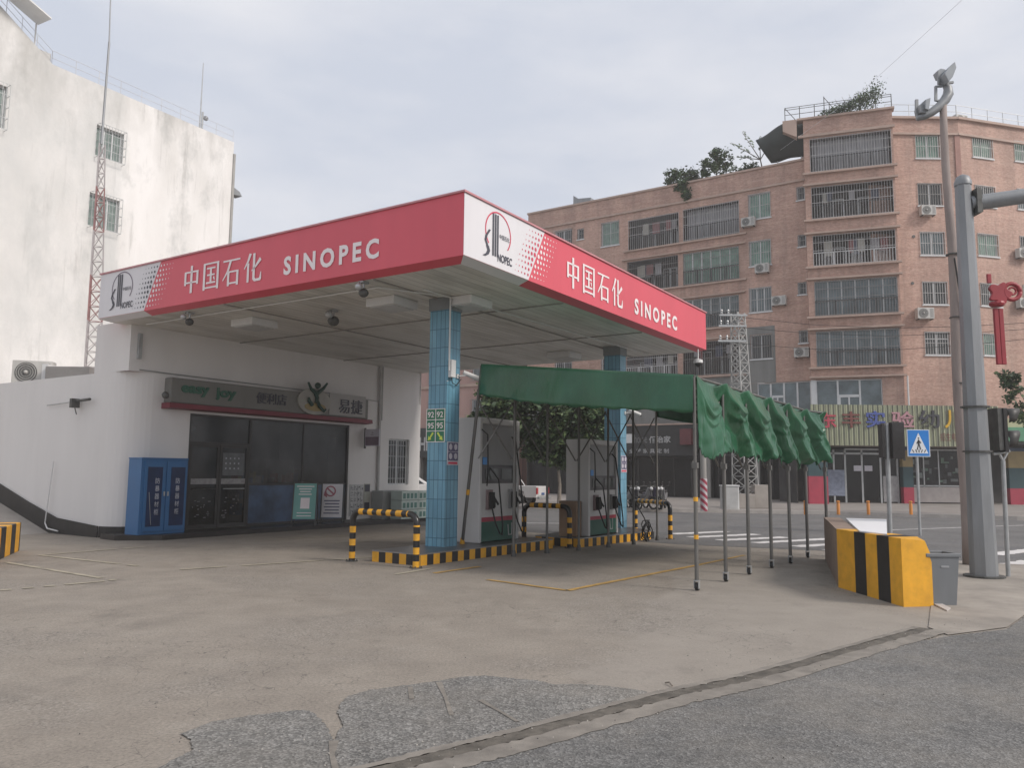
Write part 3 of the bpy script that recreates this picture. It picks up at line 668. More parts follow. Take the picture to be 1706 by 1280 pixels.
m = MB(SB); m.extr([(cx+.40*cos(a)+.02, -.062, cz-.16+.12*sin(a)) for a in [2*pi*k/20 for k in range(20)]], (0, .008, 0)); m.build('ochre_patch', mat('ochre', (.32, .24, .10), .5), eo)
m = MB(SB)
def fig(pts, r): m.path([(cx+a, -.085, cz+b) for a, b in pts], r, 6)
fig([(-.30, .52), (-.18, .34), (-.02, .26), (.06, .10), (.02, -.04)], [.03, .045, .06, .06, .05]); fig([(.42, .56), (.28, .40), (.08, .26), (-.02, .16)], [.03, .045, .06, .05]); fig([(.04, .06), (.16, -.14), (.34, -.26), (.40, -.20)], [.055, .05, .04, .03]); fig([(-.12, -.12), (-.24, .0), (-.26, .10)], [.06, .05, .03]); m.ball((cx+.06, -.085, cz+.46), .09, 8)
m.build('logo_figure', mat('dark green figure', (.03, .07, .055), .5), eo)
m = MB(SB); m.box(6.55, 8.05, -.02, -.002, 3.22, 3.86); m.build('white_box', mat('pale sign box', (.36, .345, .33), .5, var=.06), sb)
m = MB(SB); text_mb(m, '易捷', 6.92, 3.30, .98, .42, -.02, 0, .03); m.build('lettering', ink, sb)
o = thing('floodlight', 'tiny round floodlight at the left end of the shop signboard', 'floodlight', (1.35, 9.8, 3.3), UV)
m = MB(UV); m.ball((1.25, 9.62, 3.32), .085, 8); m.tube((1.25, 9.62, 3.32), (1.42, 9.9, 3.30), .02); m.build('lamp', dark_steel, o, smooth=True)
# hanging toilet style sign, door number plate
o = thing('hanging_sign', 'small white and mauve sign projecting from the wall right of the shop glass', 'sign', (8.5, 9.8, 2.3), UV)
HS = faceframe(C0+U3*8.3+V3*9.95, -V3, -U3); m = MB(HS); m.box(.03, .62, 0, .04, 2.36, 2.88); m.build('panel', pale, o); m = MB(HS); m.box(.05, .60, -.005, -.001, 2.38, 2.64); text_mb(m, '上', .26, 2.69, .14, .13, 0, .01, .006); m.build('print', mat('mauve print', (.20, .15, .19), .5), o); m = MB(HS); m.box(0, .03, -.01, .05, 2.28, 2.92); m.build('bracket', dark_steel, o)
# riot gear cabinet, faces the street corner
cu0 = uv(at(229, 888, v=9.35))[0]; cu1 = uv(at(307, 888, v=9.35))[0]; cabp = C0+U3*(cu0+cu1)/2+V3*9.6+Z3*.115
kx_ = (cu1-cu0)/1.42; CF = frame(C0+U3*cu0+V3*9.35+Z3*.115, U3) @ Matrix.Scale(kx_, 4, (1, 0, 0))
cb_ = thing('equipment_cabinet', 'blue steel cabinet with two dark blue windows and white vertical writing', 'cabinet', cabp)
blue = mat('blue enamel', (.035, .135, .31), .42, var=.06, grime=.12); navy = mat('navy glass', (.015, .03, .085), .25, var=.3)
m = MB(CF); m.box(0, 1.42, .0, .5, 0, 1.70); m.box(-.01, 1.43, -.012, .51, 1.70, 1.73); m.build('body', blue, cb_, bevel=.006)
for k in range(2):
    x0 = .10+.66*k
    d = MB(CF).box(x0, x0+.62, -.028, -.002, .07, 1.65).build('door', blue, cb_, bevel=.005)
    MB(CF).box(x0+.08+(.04*k), x0+.52+(.04*k), -.034, -.029, .18, 1.52).build('door_window', navy, d)
    m = MB(CF)
    for i, ch in enumerate('防暴器材柜'): text_mb(m, ch, x0+.31-(.04*k), 1.14-i*.175, .13, .13, -.033, 0, .005)
    m.build('lettering', mat('white characters', (.52, .53, .58), .5), d)
    m = MB(CF); m.box(x0+(.57 if k == 0 else .02), x0+(.61 if k == 0 else .06), -.05, -.03, .86, .96); m.build('handle', galv, d)
    if k == 0: m = MB(CF); m.tube((x0+.14, -.037, .95), (x0+.24, -.037, .22), .006); m.build('baton', galv, d)
# A-boards on the step
def aboard(x, w_, h, lean, m1, lab, name):
    fr = faceframe(C0+U3*x+V3*9.25+Z3*.115, (cos(.12), sin(.12), 0), (sin(.12), -cos(.12), 0))
    t = thing(name, lab, 'sign', (w_/2, 0, 0), fr); st = lambda a, z, y0: (a, y0+z*lean, z)
    m = MB(fr)
    for a in (0, w_): m.tube((a, -.02, 0), (a, .24, h), .015); m.tube((a, .55, 0), (a, .24, h), .013)
    m.tube((0, .24, h), (w_, .24, h), .015); m.tube((0, .50, .2), (w_, .50, .2), .01); m.build('stand', dark_steel, t)
    z0 = .18; f = lambda a, z, o=0: (a, -.02+.26*z/h-.018-o, z)
    m = MB(fr); m.extr([f(.02, z0), f(w_-.02, z0), f(w_-.02, h-.03), f(.02, h-.03)], (0, .012, 0)); b = m.build('board', m1, t)
    return t, fr, f, z0, b
tg = mat('teal board', (.17, .40, .36), .5, var=.1)
t, fr, f, z0, b = aboard(4.90, .62, 1.15, .2, tg, 'teal A-board with white text and a pale panel, standing before the shop window', 'sandwich_board')
m = MB(fr)
for k, (a, c) in enumerate(((.08, .54), (.14, .48), (.17, .45), (.14, .48))): z = 1.03-k*.07; m.poly([f(a, z, .003), f(c, z, .003), f(c, z+.025, .003), f(a, z+.025, .003)])
m.poly([f(.2, .45, .003), f(.44, .45, .003), f(.44, .74, .003), f(.2, .74, .003)])
for k in range(2): z = .33-k*.08; m.poly([f(.12, z, .003), f(.5, z, .003), f(.5, z+.02, .003), f(.12, z+.02, .003)])
m.build('print', letter_white, b)
t, fr, f, z0, b = aboard(5.92, .60, 1.13, .2, mat('board white', (.68, .66, .68), .5), 'pale A-board with a red prohibition mark and lines of small text', 'sandwich_board')
m = MB(fr); cx, cz = .24, .90
m.add([f(cx+.15*cos(2*pi*k/24)*q, cz+.15*sin(2*pi*k/24)*q, .003) for q in (1, .74) for k in range(24)], [(k, (k+1) % 24, 24+(k+1) % 24, 24+k) for k in range(24)])
m.poly([f(cx-.10, cz+.12, .004), f(cx-.12, cz+.08, .004), f(cx+.10, cz-.12, .004), f(cx+.12, cz-.08, .004)]); m.poly([f(.06, .78, .003), f(.16, .72, .003), f(.13, .86, .003), f(.08, .9, .003)])
m.build('prohibition_mark', mat('faded red', (.40, .13, .17), .5), b)
m = MB(fr)
for k in range(5): z = .62-k*.085; a = .08+.03*(k % 2); m.poly([f(a, z, .003), f(.54-a*.4, z, .003), f(.54-a*.4, z+.03, .003), f(a, z+.03, .003)])
m.build('print', violet, b)
# posters on the wall right of the glass
m = thing('wall_poster', 'tall white safety poster with small line drawings on the wall right of the shop glass', 'poster', (8.05, VS, .3), UV)
b = MB(SF).box(7.78, 8.36, -.02, -.004, .22, 1.18).build('sheet', mat('white poster', (.50, .50, .49), .5), m)
p_ = MB(SF); r2 = random.Random(5)
for i in range(4):
    for j in range(5): 
        x = 7.82+i*.14; z = .28+j*.18; p_.box(x, x+.01, -.025, -.021, z, z+.14)
        for q in range(3): a = x+.03+r2.random()*.05; c = z+r2.random()*.1; p_.box(a, a+.03*r2.random()+.01, -.025, -.021, c, c+.015+.02*r2.random())
p_.build('drawings', ink, b)
m = thing('wall_poster', 'narrow poster with black head and foot beside the line drawing poster', 'poster', (8.5, VS, .3), UV)
b = MB(SF).box(8.40, 8.66, -.02, -.004, .35, 1.20).build('sheet', mat('cream poster', (.48, .48, .42), .5), m)
MB(SF).box(8.42, 8.64, -.025, -.021, .40, .62).box(8.42, 8.64, -.025, -.021, .95, 1.17).build('print', ink, b)
# stacked water cartons / display block at the right end
carton = mat('pale green carton', (.52, .60, .55), .55, var=.05); label_m = mat('green label', (.10, .22, .19), .5, var=.2)
MBg = thing('display_counter', 'grey ribbed counter against the wall beneath the barred window', 'counter', (9.2, 9.7, .1), UV)
m = MB(SF); m.box(8.72, 9.9, -.5, -.06, .115, .98)
for k in range(15): m.box(8.75+k*.075, 8.77+k*.075, -.515, -.501, .14, .96)
m.build('body', mat('ribbed grey', (.36, .37, .36), .6, var=.1), MBg)
first = None; rows = ['bottom', 'middle', 'top']; cols = ['leftmost', 'second', 'third', 'rightmost']
for r in range(3):
    for c in range(3):
        lab = 'pale green drinks carton, %s row, %s column of the stack by the near column' % (rows[r], ('left', 'middle', 'right')[c])
        mt = UV @ Matrix.Translation((8.98+c*.80, 8.95, .12+r*.29))
        if first is None:
            first = thing('drinks_carton', lab, 'carton', (0, 0, 0), mt, 'drinks cartons stacked at the shop end')
            m = MB(mt); m.box(0, .78, 0, .45, 0, .28); m.build('box', carton, first, bevel=.006)
            for q in range(4): MB(mt).box(.06+q*.18, .18+q*.18, -.004, -.001, .05, .21).build('label', label_m, first)
        else: copy_tree(first, mt, lab)
# wall cameras/cables on the end wall, roof AC units
o = thing('security_camera', 'dark camera on a long pale bracket on the white end wall of the shop', 'camera', (.45, 11.9, 3.1), UV)
m = MB(UV); m.tube((.46, 13.4, 3.16), (.40, 11.9, 3.20), .014, n=6); m.build('bracket', galv, o)
m = MB(UV); m.box(.26, .46, 11.86, 11.96, 3.04, 3.26); m.tube((.36, 11.8, 3.2), (.36, 11.25, 3.22), .035); m.tube((.36, 11.9, 3.05), (.38, 11.84, 2.88), .012); m.build('housing', dark_steel, o)
def ac_unit(lab, grp, fr):
    t = thing('air_conditioner', lab, 'air conditioner', (0, 0, 0), fr, grp)
    acw = mat('aged white enamel', (.52, .51, .48), .5, var=.08, grime=.3, streak=True)
    m = MB(fr); m.box(-.42, .42, -.16, .16, 0, .56); m.build('body', acw, t, bevel=.015)
    m = MB(fr); m.extr([(-.12+.235*cos(2*pi*k/24), -.165, .28+.235*sin(2*pi*k/24)) for k in range(24)], (0, -.01, 0)); f_ = m.build('fan_grille', mat('fan dark', (.10, .10, .095), .6, var=.3, vs=30), t)
    m = MB(fr); m.ball((-.12, -.18, .28), .045, 6)
    for k in range(4):
        rr = .05+.05*k; m.add([(-.12+rr*q*cos(2*pi*a/20), -.178, .28+rr*q*sin(2*pi*a/20)) for q in (1, 1.06) for a in range(20)], [(a, (a+1) % 20, 20+(a+1) % 20, 20+a) for a in range(20)])
    m.build('fan_guard', acw, f_)
    m = MB(fr)
    for k in range(9): m.box(.20, .38, -.166, -.161, .08+k*.05, .095+k*.05)
    m.build('vent', mat('fan dark', ()), t)
    m = MB(fr); m.box(-.36, -.32, -.16, .16, -.05, 0); m.box(.32, .36, -.16, .16, -.05, 0); m.build('bracket', dark_steel, t)
    return t
AC0 = None
def put_ac(mt, lab, grp):
    global AC0
    if AC0 is None: AC0 = ac_unit(lab, grp, mt); return AC0
    o = copy_tree(AC0, mt, lab); o['group'] = grp; return o
p = at(56, 632, Y=22.6)
put_ac(frame((p.x, p.y, 3.95), (1, .25, 0)) @ Matrix.Scale(1.22, 4), 'large white outdoor unit with a round dark fan on the low shop roof', 'air conditioners on the low shop roof')
p = at(122, 622, Y=22.3)
o = thing('roof_box', 'low grey metal box on the shop roof between the outdoor unit and the lattice mast', 'box', (p.x, p.y, 3.8))
MB().box(p.x-.62, p.x+.62, p.y-.3, p.y+.3, 3.8, 4.42).build('casing', mat('dull grey casing', (.24, .23, .22), .6, grime=.3), o, bevel=.01)
MB().box(p.x-.78, p.x-.62, p.y-.2, p.y+.2, 3.8, 4.50).build('end_plate', white_plastic, o)
# lattice radio mast on the roof
mast = thing('radio_mast', 'tall thin red and white lattice mast on the low shop roof', 'mast', tuple(at(151, 610, Y=22.5))); 
B = at(151, 612, Y=22.5); T = at(169, 240, Y=22.5); T.y = 22.5
wq = .235
mred = mat('faded red steel', (.28, .15, .145), .6, var=.25, vs=1.2); mwh = mat('pale grey steel', (.40, .37, .37), .6)
def lattice(mb, B, T, w0, w1, nseg, r, nleg=3, mfn=lambda k: 0, diag=True, rot=0):
    P = lambda k, q: B.lerp(T, k/nseg)+Vector((cos(rot+2*pi*q/nleg), sin(rot+2*pi*q/nleg), 0))*(w0+(w1-w0)*k/nseg)
    for k in range(nseg):
        for q in range(nleg):
            a, b = P(k, q), P(k+1, q); mb.tube(a, b, r, n=5, m=mfn(k)); mb.tube(P(k, q), P(k, (q+1) % nleg), r*.6, n=4, m=mfn(k))
            if diag: mb.tube(P(k, q), P(k+1, (q+1) % nleg), r*.55, n=4, m=mfn(k)); 
            if diag == 2: mb.tube(P(k, (q+1) % nleg), P(k+1, q), r*.55, n=4, m=mfn(k))
m = MB(); lattice(m, B, T, .27, .10, 15, .020, 3, lambda k: 0 if (k//3) % 2 else 1, 2, rot=.4); m.build('lattice', [mred, mwh], mast)
T2 = at(186, -60, Y=22.5)
m = MB(); m.tube(T, at(182, 70, Y=22.5), .035, .03); m.build('pole', steel, mast); m = MB(); m.tube(at(182, 70, Y=22.5), T2, .02, .015); m.build('whip', steel, mast)

# ============================================================ TALL WHITE BUILDING at the left
VW = 24.9
TW = frame(C0+V3*VW, U3)
def tw(px, py): p = uv(at(px, py, v=VW)); return p[0], p[2]
old_white = bpy.data.materials.new('stained old render'); t, N, L, b = nodes(old_white)
co = N.new('ShaderNodeTexCoord').outputs['Object']
c = ramp(N, L, noise(N, L, mapping(N, L, co, (1, 1, .35)), .35, 7, .62), [(.3, (.68, .66, .63)), (.6, (.84, .82, .80))])
g = ramp(N, L, noise(N, L, mapping(N, L, co, (.9, 1, .5), (3, 0, 5)), .55, 8, .7), [(.5, (0, 0, 0)), (.68, (.75,)*3)])
c = mixc(N, L, g, c, (.41, .415, .40))
s2 = ramp(N, L, noise(N, L, mapping(N, L, co, (3, 1, .22), (0, 0, 2)), .8, 6, .7), [(.56, (0, 0, 0)), (.72, (.5,)*3)])
c = mixc(N, L, s2, c, (.22, .21, .19))
sp = N.new('ShaderNodeSeparateXYZ'); L.new(co, sp.inputs[0])
mr = N.new('ShaderNodeMapRange'); mr.inputs[1].default_value = -6; mr.inputs[2].default_value = 1.5; mr.inputs[3].default_value = 0.9; mr.inputs[4].default_value = .08; L.new(sp.outputs['X'], mr.inputs[0])
m3 = N.new('ShaderNodeMath'); m3.operation = 'MULTIPLY'; L.new(mr.outputs[0], m3.inputs[0]); L.new(noise(N, L, mapping(N, L, co, (1, 1, .8), (8, 0, 1)), .5, 7, .72), m3.inputs[1])
c = mixc(N, L, ramp(N, L, m3.outputs[0], [(.25, (0, 0, 0)), (.6, (.8,)*3)]), c, (.42, .41, .375))
ue = uv(at(204, 300, v=24.9))[0]
mr = N.new('ShaderNodeMapRange'); mr.inputs[1].default_value = ue+.15; mr.inputs[2].default_value = ue-.15; mr.inputs[3].default_value = 0; mr.inputs[4].default_value = 1; L.new(sp.outputs['X'], mr.inputs[0])
dn = ramp(N, L, noise(N, L, mapping(N, L, co, (1, 1, .6), (1, 0, 7)), .45, 8, .68), [(.36, (.12,)*3), (.62, (.85,)*3)])
mm_ = N.new('ShaderNodeMath'); mm_.operation = 'MULTIPLY'; L.new(mr.outputs[0], mm_.inputs[0]); L.new(dn, mm_.inputs[1])
c = mixc(N, L, mm_.outputs[0], c, (.60, .60, .585))
zt_r = N.new('ShaderNodeMapRange'); zt_r.inputs[1].default_value = 14; zt_r.inputs[2].default_value = 22; zt_r.inputs[3].default_value = 0; zt_r.inputs[4].default_value = .9; L.new(sp.outputs['Z'], zt_r.inputs[0])
m4 = N.new('ShaderNodeMath'); m4.operation = 'MULTIPLY'; L.new(zt_r.outputs[0], m4.inputs[0]); L.new(ramp(N, L, noise(N, L, mapping(N, L, co, (1, 1, .4), (6, 0, 3)), .5, 7, .7), [(.4, (0, 0, 0)), (.6, (1,)*3)]), m4.inputs[1])
c = mixc(N, L, m4.outputs[0], c, (.30, .29, .26))
L.new(c, b.inputs['Base Color']); b.inputs['Roughness'].default_value = .85; bump(N, L, b, noise(N, L, co, 8, 5), .25, .03)
wb = thing('plastered_building', 'tall old white plastered building with rain stains, left of the canopy', 'building', (5, VW+4, 0), UV)
xr, zr = tw(390, 237); x1, z1 = tw(88, 107); x2, z2 = tw(0, 8); xl = x2-12
k = (z2-z1)/(x2-x1)
ze = (zr+z1)/2
holes = []
for a, b_, c_, d in ((162, 207, 203, 273), (150, 320, 196, 388)):
    X0_, Z1_ = tw(a, b_); X1_, Z0_ = tw(c_, d); holes.append((X0_, X1_, Z0_, Z1_, .2))
X1_, Z0_ = tw(7, 215); _, Z1_ = tw(0, 140); holes.append((X1_-1.6, X1_, Z0_, Z1_, .2))
zflat = min(zr, z1)-.05
m = MB(TW); m.wall(xl, xr, 0, zflat, holes)
m.poly([(x1, 0, zflat), (xr, 0, zflat), (xr, 0, zr), (x1, 0, z1)]); m.poly([(xl, 0, zflat), (x1, 0, zflat), (x1, 0, z1), (x1-6, 0, z1-6*k), (xl, 0, z1-6*k)])
m.build('front_wall', old_white, wb)
m = MB(TW); m.poly([(xr, 0, 0), (xr, 12, 0), (xr, 12, zr), (xr, 0, zr)]); m.poly([(x1, 0, z1), (xr, 0, zr), (xr, 12, zr), (x1, 12, z1)]); m.box(xl, x1, .2, 12, z1-1, z1+.5)
m.build('side_wall', old_white, wb)
m = MB(TW); m.box(xr-.02, xr+.10, -.06, .06, 2, zr-.6); m.build('drain_pipe', mat('weathered pipe', (.34, .33, .31), .7, grime=.3), wb)
for a, b_, c_, d, e in holes:
    w_ = MB(TW); w_.box(a, b_, .16, .20, c_, c_+.06); w_.box(a, b_, .16, .2, d-.06, d); 
    for q in range(4): x = a+(b_-a-.06)*q/3; w_.box(x, x+.06, .155, .205, c_+.06, d-.06)
    wo = w_.build('window', alum, wb)
    MB(TW).box(a, b_, .19, .21, c_, d).build('pane', mat('greenish glass', (.20, .25, .23), .3, var=.3, vs=3), wo)
    g = MB(TW); n = int((b_-a)/.13)
    for q in range(n+1): x = a+(b_-a)*q/n; g.tube((x, -.25, c_-.1), (x, -.25, d), .010, n=4)
    for q in range(5): z = c_-.1+(d-c_+.1)*q/4; g.box(a, b_, -.262, -.25, z, z+.018); g.box(a, a+.015, -.25, 0, z, z+.015); g.box(b_-.015, b_, -.25, 0, z, z+.015)
    g.build('grille', galv, wo)
# roof railing
m = MB(TW)
def rail(x0, z0, x1_, z1_, n, h=.75):
    for q in range(n+1): f = q/n; m.tube((x0+(x1_-x0)*f, .1, z0+(z1_-z0)*f), (x0+(x1_-x0)*f, .1, z0+(z1_-z0)*f+h), .011, n=5)
    for hh in (h, h*.5): m.tube((x0, .1, z0+hh), (x1_, .1, z1_+hh), .010, n=5)
rail(x1, z1, xr, zr, 9, .62); rail(x1, z1, x1-2.4, z1-2.4*k, 4, .6)
m.build('railing', mat('pale railing', (.55, .55, .56), .5), wb)
ax, az = tw(28, 70); bx, bz = tw(67, 39)
m = MB(TW); m.extr([(bx, .2, bz), (bx, -.9, bz-.1), (bx-3.5, -.9, bz+1.3), (bx-3.5, .2, bz+1.5)], (0, 0, .06)); m.tube((bx-.1, .1, bz), (bx-.1, .1, bz-1.4), .03); m.build('awning', white_plastic, wb)
ax, az = tw(341, 218)
o = thing('roof_antenna', 'thin vertical antenna with a small lamp on the roof edge of the white building', 'antenna', (ax, .4, zr+.2), TW)
m = MB(TW); t_ = tw(346, 100); m.tube((ax, .4, az-.3), (ax, .4, t_[1]), .04, .018, 6); m.tube((ax+.12, .4, az-.3), (ax+.12, .4, az+1.1), .045, n=6); m.build('pole', galv, o)
m = MB(TW); m.ball((ax+.3, .4, az+.85), .12, 6); m.build('lamp', steel, o)
o = thing('wall_lamp', 'small grey bracket lamp on the far upper corner of the white building', 'lamp', (xr, 1, zr-2), TW)
m = MB(TW); m.tube((xr+.1, .3, zr-.5), (xr+.1, .3, zr-2.3), .03); m.extr([(xr, .1, zr-2.6), (xr+.7, .1, zr-2.55), (xr+.55, .1, zr-2.35), (xr, .1, zr-2.15)], (0, .5, 0)); m.build('lamp', steel, o)
# striped concrete block at the far left
def stripe_x(mb, xs, y0, y1, z0, z1):
    for i in range(len(xs)-1): mb.box(xs[i], xs[i+1], y0, y1, z0, z1, i % 2)
o = thing('striped_block', 'low concrete block with yellow and black stripes at the left edge', 'barrier', (-9.2, 14.0, 0))
bA = Vector(gp(31, 919)); bB = Vector(gp(0, 933)); m = MB(frame(bA, bB-bA)); stripe_x(m, [-.06, .02, .36, .74, 1.16, 1.56, 1.96, 2.36, 2.76, 3.2], -1.5, 0, 0, .55)
m.build('block', [black_paint, yellow_paint], o, bevel=.015)
# ============================================================ PUMP ISLANDS
def island(lab, P, zt=.2):
    """P: four corners (near-left, near-right, far-right, far-left) in u, v"""
    cx = sum(p[0] for p in P)/4; cy = sum(p[1] for p in P)/4
    t = thing('pump_island', lab, 'kerbed island', (cx, cy, 0), UV, 'kerbed islands carrying the fuel pumps')
    mb = MB(UV); mb.prism([(p[0], p[1]) for p in P], 0, zt-.012); mb.build('kerb_core', concrete, t)
    s = MB(UV)
    for i in (3, 0, 1, 2):
        a = Vector((*P[i], 0)); b = Vector((*P[(i+1) % 4], 0)); d = (b-a); L0 = d.length; d.normalize(); n = Vector((d.y, -d.x, 0))
        if (Vector((cx, cy, 0))-a).dot(n) > 0: n = -n
        k = max(2, round(L0/.165)); 
        for j in range(k):
            p = a+d*(L0*j/k); q = a+d*(L0*(j+1)/k); sl_ = d*.05 
            s.add([p+n*.004, q+n*.004, q+n*.004+sl_*0+Z3*(zt-.02), p+n*.004+Z3*(zt-.02)], [(0, 1, 2, 3)], j % 2)
    s.build('stripes', [yellow_paint, black_paint], t)
    m = MB(UV); m.prism([(cx+(p[0]-cx)*1.004+.0, cy+(p[1]-cy)*1.01) for p in P], zt-.02, zt); m.build('edge_trim', mat('metal edge', (.30, .30, .30), .35, .6, var=.2), t)
    m = MB(UV); m.prism([(cx+(p[0]-cx)*.99, cy+(p[1]-cy)*.96) for p in P], zt, zt+.004); m.build('top', mat('dark island top', (.075, .07, .07), .3, var=.3, vs=1.5), t)
island('near striped pump island carrying the near blue column and left pump', [(.80, 2.50), (.80, 1.40), (4.95, 1.22), (4.95, 2.45)])
island('far striped pump island carrying the far blue column and right pump', [(5.50, 1.98), (5.50, .86), (8.70, .52), (10.0, 2.35)])
def hoop(p, q, lab, h=.88, r=.055):
    P = Vector((*p, 0)); Q = Vector((*q, 0)); mid = (P+Q)/2
    t = thing('hoop_barrier', lab, 'barrier', tuple(mid), UV, 'yellow and black tubular hoop barriers')
    d = (Q-P).normalized(); L0 = (Q-P).length; rc = .17
    # centreline sampled at stripe ends
    def c(s):
        s1 = h-rc; s2 = s1+pi/2*rc; s3 = s2+L0-2*rc; s4 = s3+pi/2*rc; tot = s4+h-rc
        if s < s1: return P+Z3*s
        if s < s2: a = (s-s1)/rc; return P+Z3*s1+d*rc*(1-cos(a))+Z3*rc*sin(a)
        if s < s3: return P+Z3*h+d*(rc+s-s2)
        if s < s4: a = (s-s3)/rc; return Q-d*rc+Z3*(h-rc)+d*rc*sin(a)+Z3*rc*cos(a)
        return Q+Z3*(tot-s)
    tot = 2*(h-rc)+pi*rc+L0-2*rc; n = int(tot/.028); pts = [c(tot*i/n) for i in range(n+1)]
    mb = MB(UV); vs = []; N_ = 14; prev = None
    for i, pt in enumerate(pts):
        dd = (pts[min(i+1, n)]-pts[max(0, i-1)]).normalized(); a = dd.cross(Vector((d.y, -d.x, 0))).normalized(); b = Vector((d.y, -d.x, 0))
        for k in range(N_): vs.append(pt+(a*cos(2*pi*k/N_)+b*sin(2*pi*k/N_))*r)
    base = len(mb.v); mb.v += vs
    for i in range(n):
        s = tot*(i+.5)/n; m_ = 1 if ((s+.06)/.115) % 2 < 1 else 0
        if h-rc-.02 < s < h-rc+pi/2*rc+.02 or h-rc-.02 < tot-s < h-rc+pi/2*rc+.02: m_ = 1
        for k in range(N_): k2 = (k+1) % N_; mb.f.append((base+i*N_+k, base+i*N_+k2, base+(i+1)*N_+k2, base+(i+1)*N_+k)); mb.m.append(m_)
    mb.build('tube', [yellow_paint, mat('gloss black paint', (.018, .017, .017), .3, var=.3)], t, smooth=True)
    for X in (P, Q):
        m = MB(UV); m.lathe((X.x, X.y, 0), [(.11, .0), (.11, .012), (.06, .014)], 16); 
        for k in range(4): m.tube((X.x+.09*cos(k*pi/2+.6), X.y+.09*sin(k*pi/2+.6), .01), (X.x+.09*cos(k*pi/2+.6), X.y+.09*sin(k*pi/2+.6), .035), .012, n=6)
        m.build('base_plate', dark_steel, t)
    return t
hoop((.60, 2.80), (.53, 1.27), 'nearest yellow and black hoop barrier, in front of the near island')
hoop((5.28, 2.15), (5.25, .98), 'middle yellow and black hoop barrier, between the two pumps beside a brown carton')
hoop((9.9, 1.55), (8.82, .14), 'farthest yellow and black hoop barrier, beyond the far blue column')
o = thing('cardboard_box', 'brown cardboard box on the far island behind the middle hoop barrier', 'box', (5.9, 1.3, .2), UV)
MB(UV).box(5.62, 5.86, 1.02, 1.45, .21, .98).build('body', mat('brown cardboard', (.27, .18, .12), .8, var=.15), o)
# fuel pumps
pump_white = mat('pump white enamel', (.56, .55, .54), .35, var=.05, grime=.15, streak=True); pump_grey = mat('pump grey panel', (.26, .26, .26), .4, var=.08)
pump_green = mat('pump dark green', (.012, .095, .065), .35, var=.12); pump_red = mat('pump red band', (.36, .03, .06), .4); screen = mat('dark pump screen', (.03, .026, .028), .3, var=.3)
def pump(u0, v0, L_, D_, Ht, lab):
    PF = frame(C0+U3*u0+V3*v0+Z3*.205, U3)
    t = thing('fuel_pump', lab, 'fuel pump', (L_/2, D_/2, 0), PF, 'fuel pumps under the canopy')
    m = MB(PF); m.box(0, .09, 0, D_, 0, Ht); m.box(L_-.09, L_, 0, D_, 0, Ht); m.box(.09, L_-.09, 0, D_, Ht-.12, Ht); m.build('housing', pump_white, t, bevel=.02)
    m = MB(PF); m.box(.09, L_-.09, .05, D_-.05, Ht*.62, Ht-.121); m.build('hood', pump_grey, t)
    m = MB(PF); m.box(.09, L_-.09, .02, D_-.02, Ht*.47, Ht*.62-.002); so_ = m.build('display', screen, t)
    m = MB(PF); m.box(.22, L_*.46, .012, .018, Ht*.50, Ht*.59); m.box(L_*.54, L_-.22, .012, .018, Ht*.50, Ht*.59); m.build('display_glass', mat('lcd glass', (.06, .07, .065), .15), so_)
    m = MB(PF); m.box(.09, L_-.09, .03, D_-.03, Ht*.20, Ht*.47-.002); m.build('front_panel', pump_white, t)
    m = MB(PF); m.box(.09, L_-.09, .02, D_-.02, Ht*.165, Ht*.20-.002); m.build('red_band', pump_red, t)
    m = MB(PF); m.box(.09, L_-.09, .025, D_-.025, .02, Ht*.165-.002); g = m.build('green_base', pump_green, t)
    m = MB(PF); m.extr([(L_*.72+a, .02, .1+b) for a, b in ((0, .22), (.03, .22), (.06, .02), (.14, .02), (.14, .25), (.17, .25), (.17, 0), (.03, 0))], (0, .004, 0)); m.build('base_mark', galv, g)
    MB(PF).box(.12, .26, .01, .02, Ht*.62, Ht*.68).build('blue_sticker', mat('bright blue sticker', (.05, .28, .7), .4), t)
    for k, x in enumerate((L_*.24, L_*.80)):
        m = MB(PF); m.box(x-.09, x+.09, -.02, .028, Ht*.26, Ht*.42); hh = m.build('nozzle_holder', pump_grey if k else mat('holder red grey', (.22, .16, .16), .5), t)
        m = MB(PF); m.box(x-.045, x+.045, -.10, -.02, Ht*.27, Ht*.40); m.tube((x, -.07, Ht*.38), (x+.14, -.12, Ht*.30), .022); m.path([(x-.02, -.11, Ht*.40), (x-.02, -.15, Ht*.34), (x+.02, -.12, Ht*.28)], .014, 6); m.build('nozzle', black_rubber, hh)
        m = MB(PF); top = Ht*(.60 if k == 0 else .86)
        m.path([(x+.0, -.06, Ht*.28), (x+.05, -.12, .38), (x+.14, -.16, .18), (x+.24, -.15, .14), (x+.30, -.12, .34), (x+.20, -.08, Ht*.5), (x+.06, -.05, top-.1), (x+.02, .03, top)], .016, 7); m.build('hose', black_rubber, t, smooth=True)
    m = MB(PF); m.path([(-.01, -.04, Ht*.9), (.14, -.08, Ht*.86), (.17, -.08, Ht*.6), (.15, -.07, Ht*.45)], .013, 6); m.build('hose', black_rubber, t, smooth=True)
pump(2.98, 1.74, 1.45, .62, 2.48, 'left white fuel pump beside the near blue column, with red band and green base')
pump(5.90, .86, 1.50, .58, 2.15, 'right white fuel pump under the tarpaulin, with red band and green base')
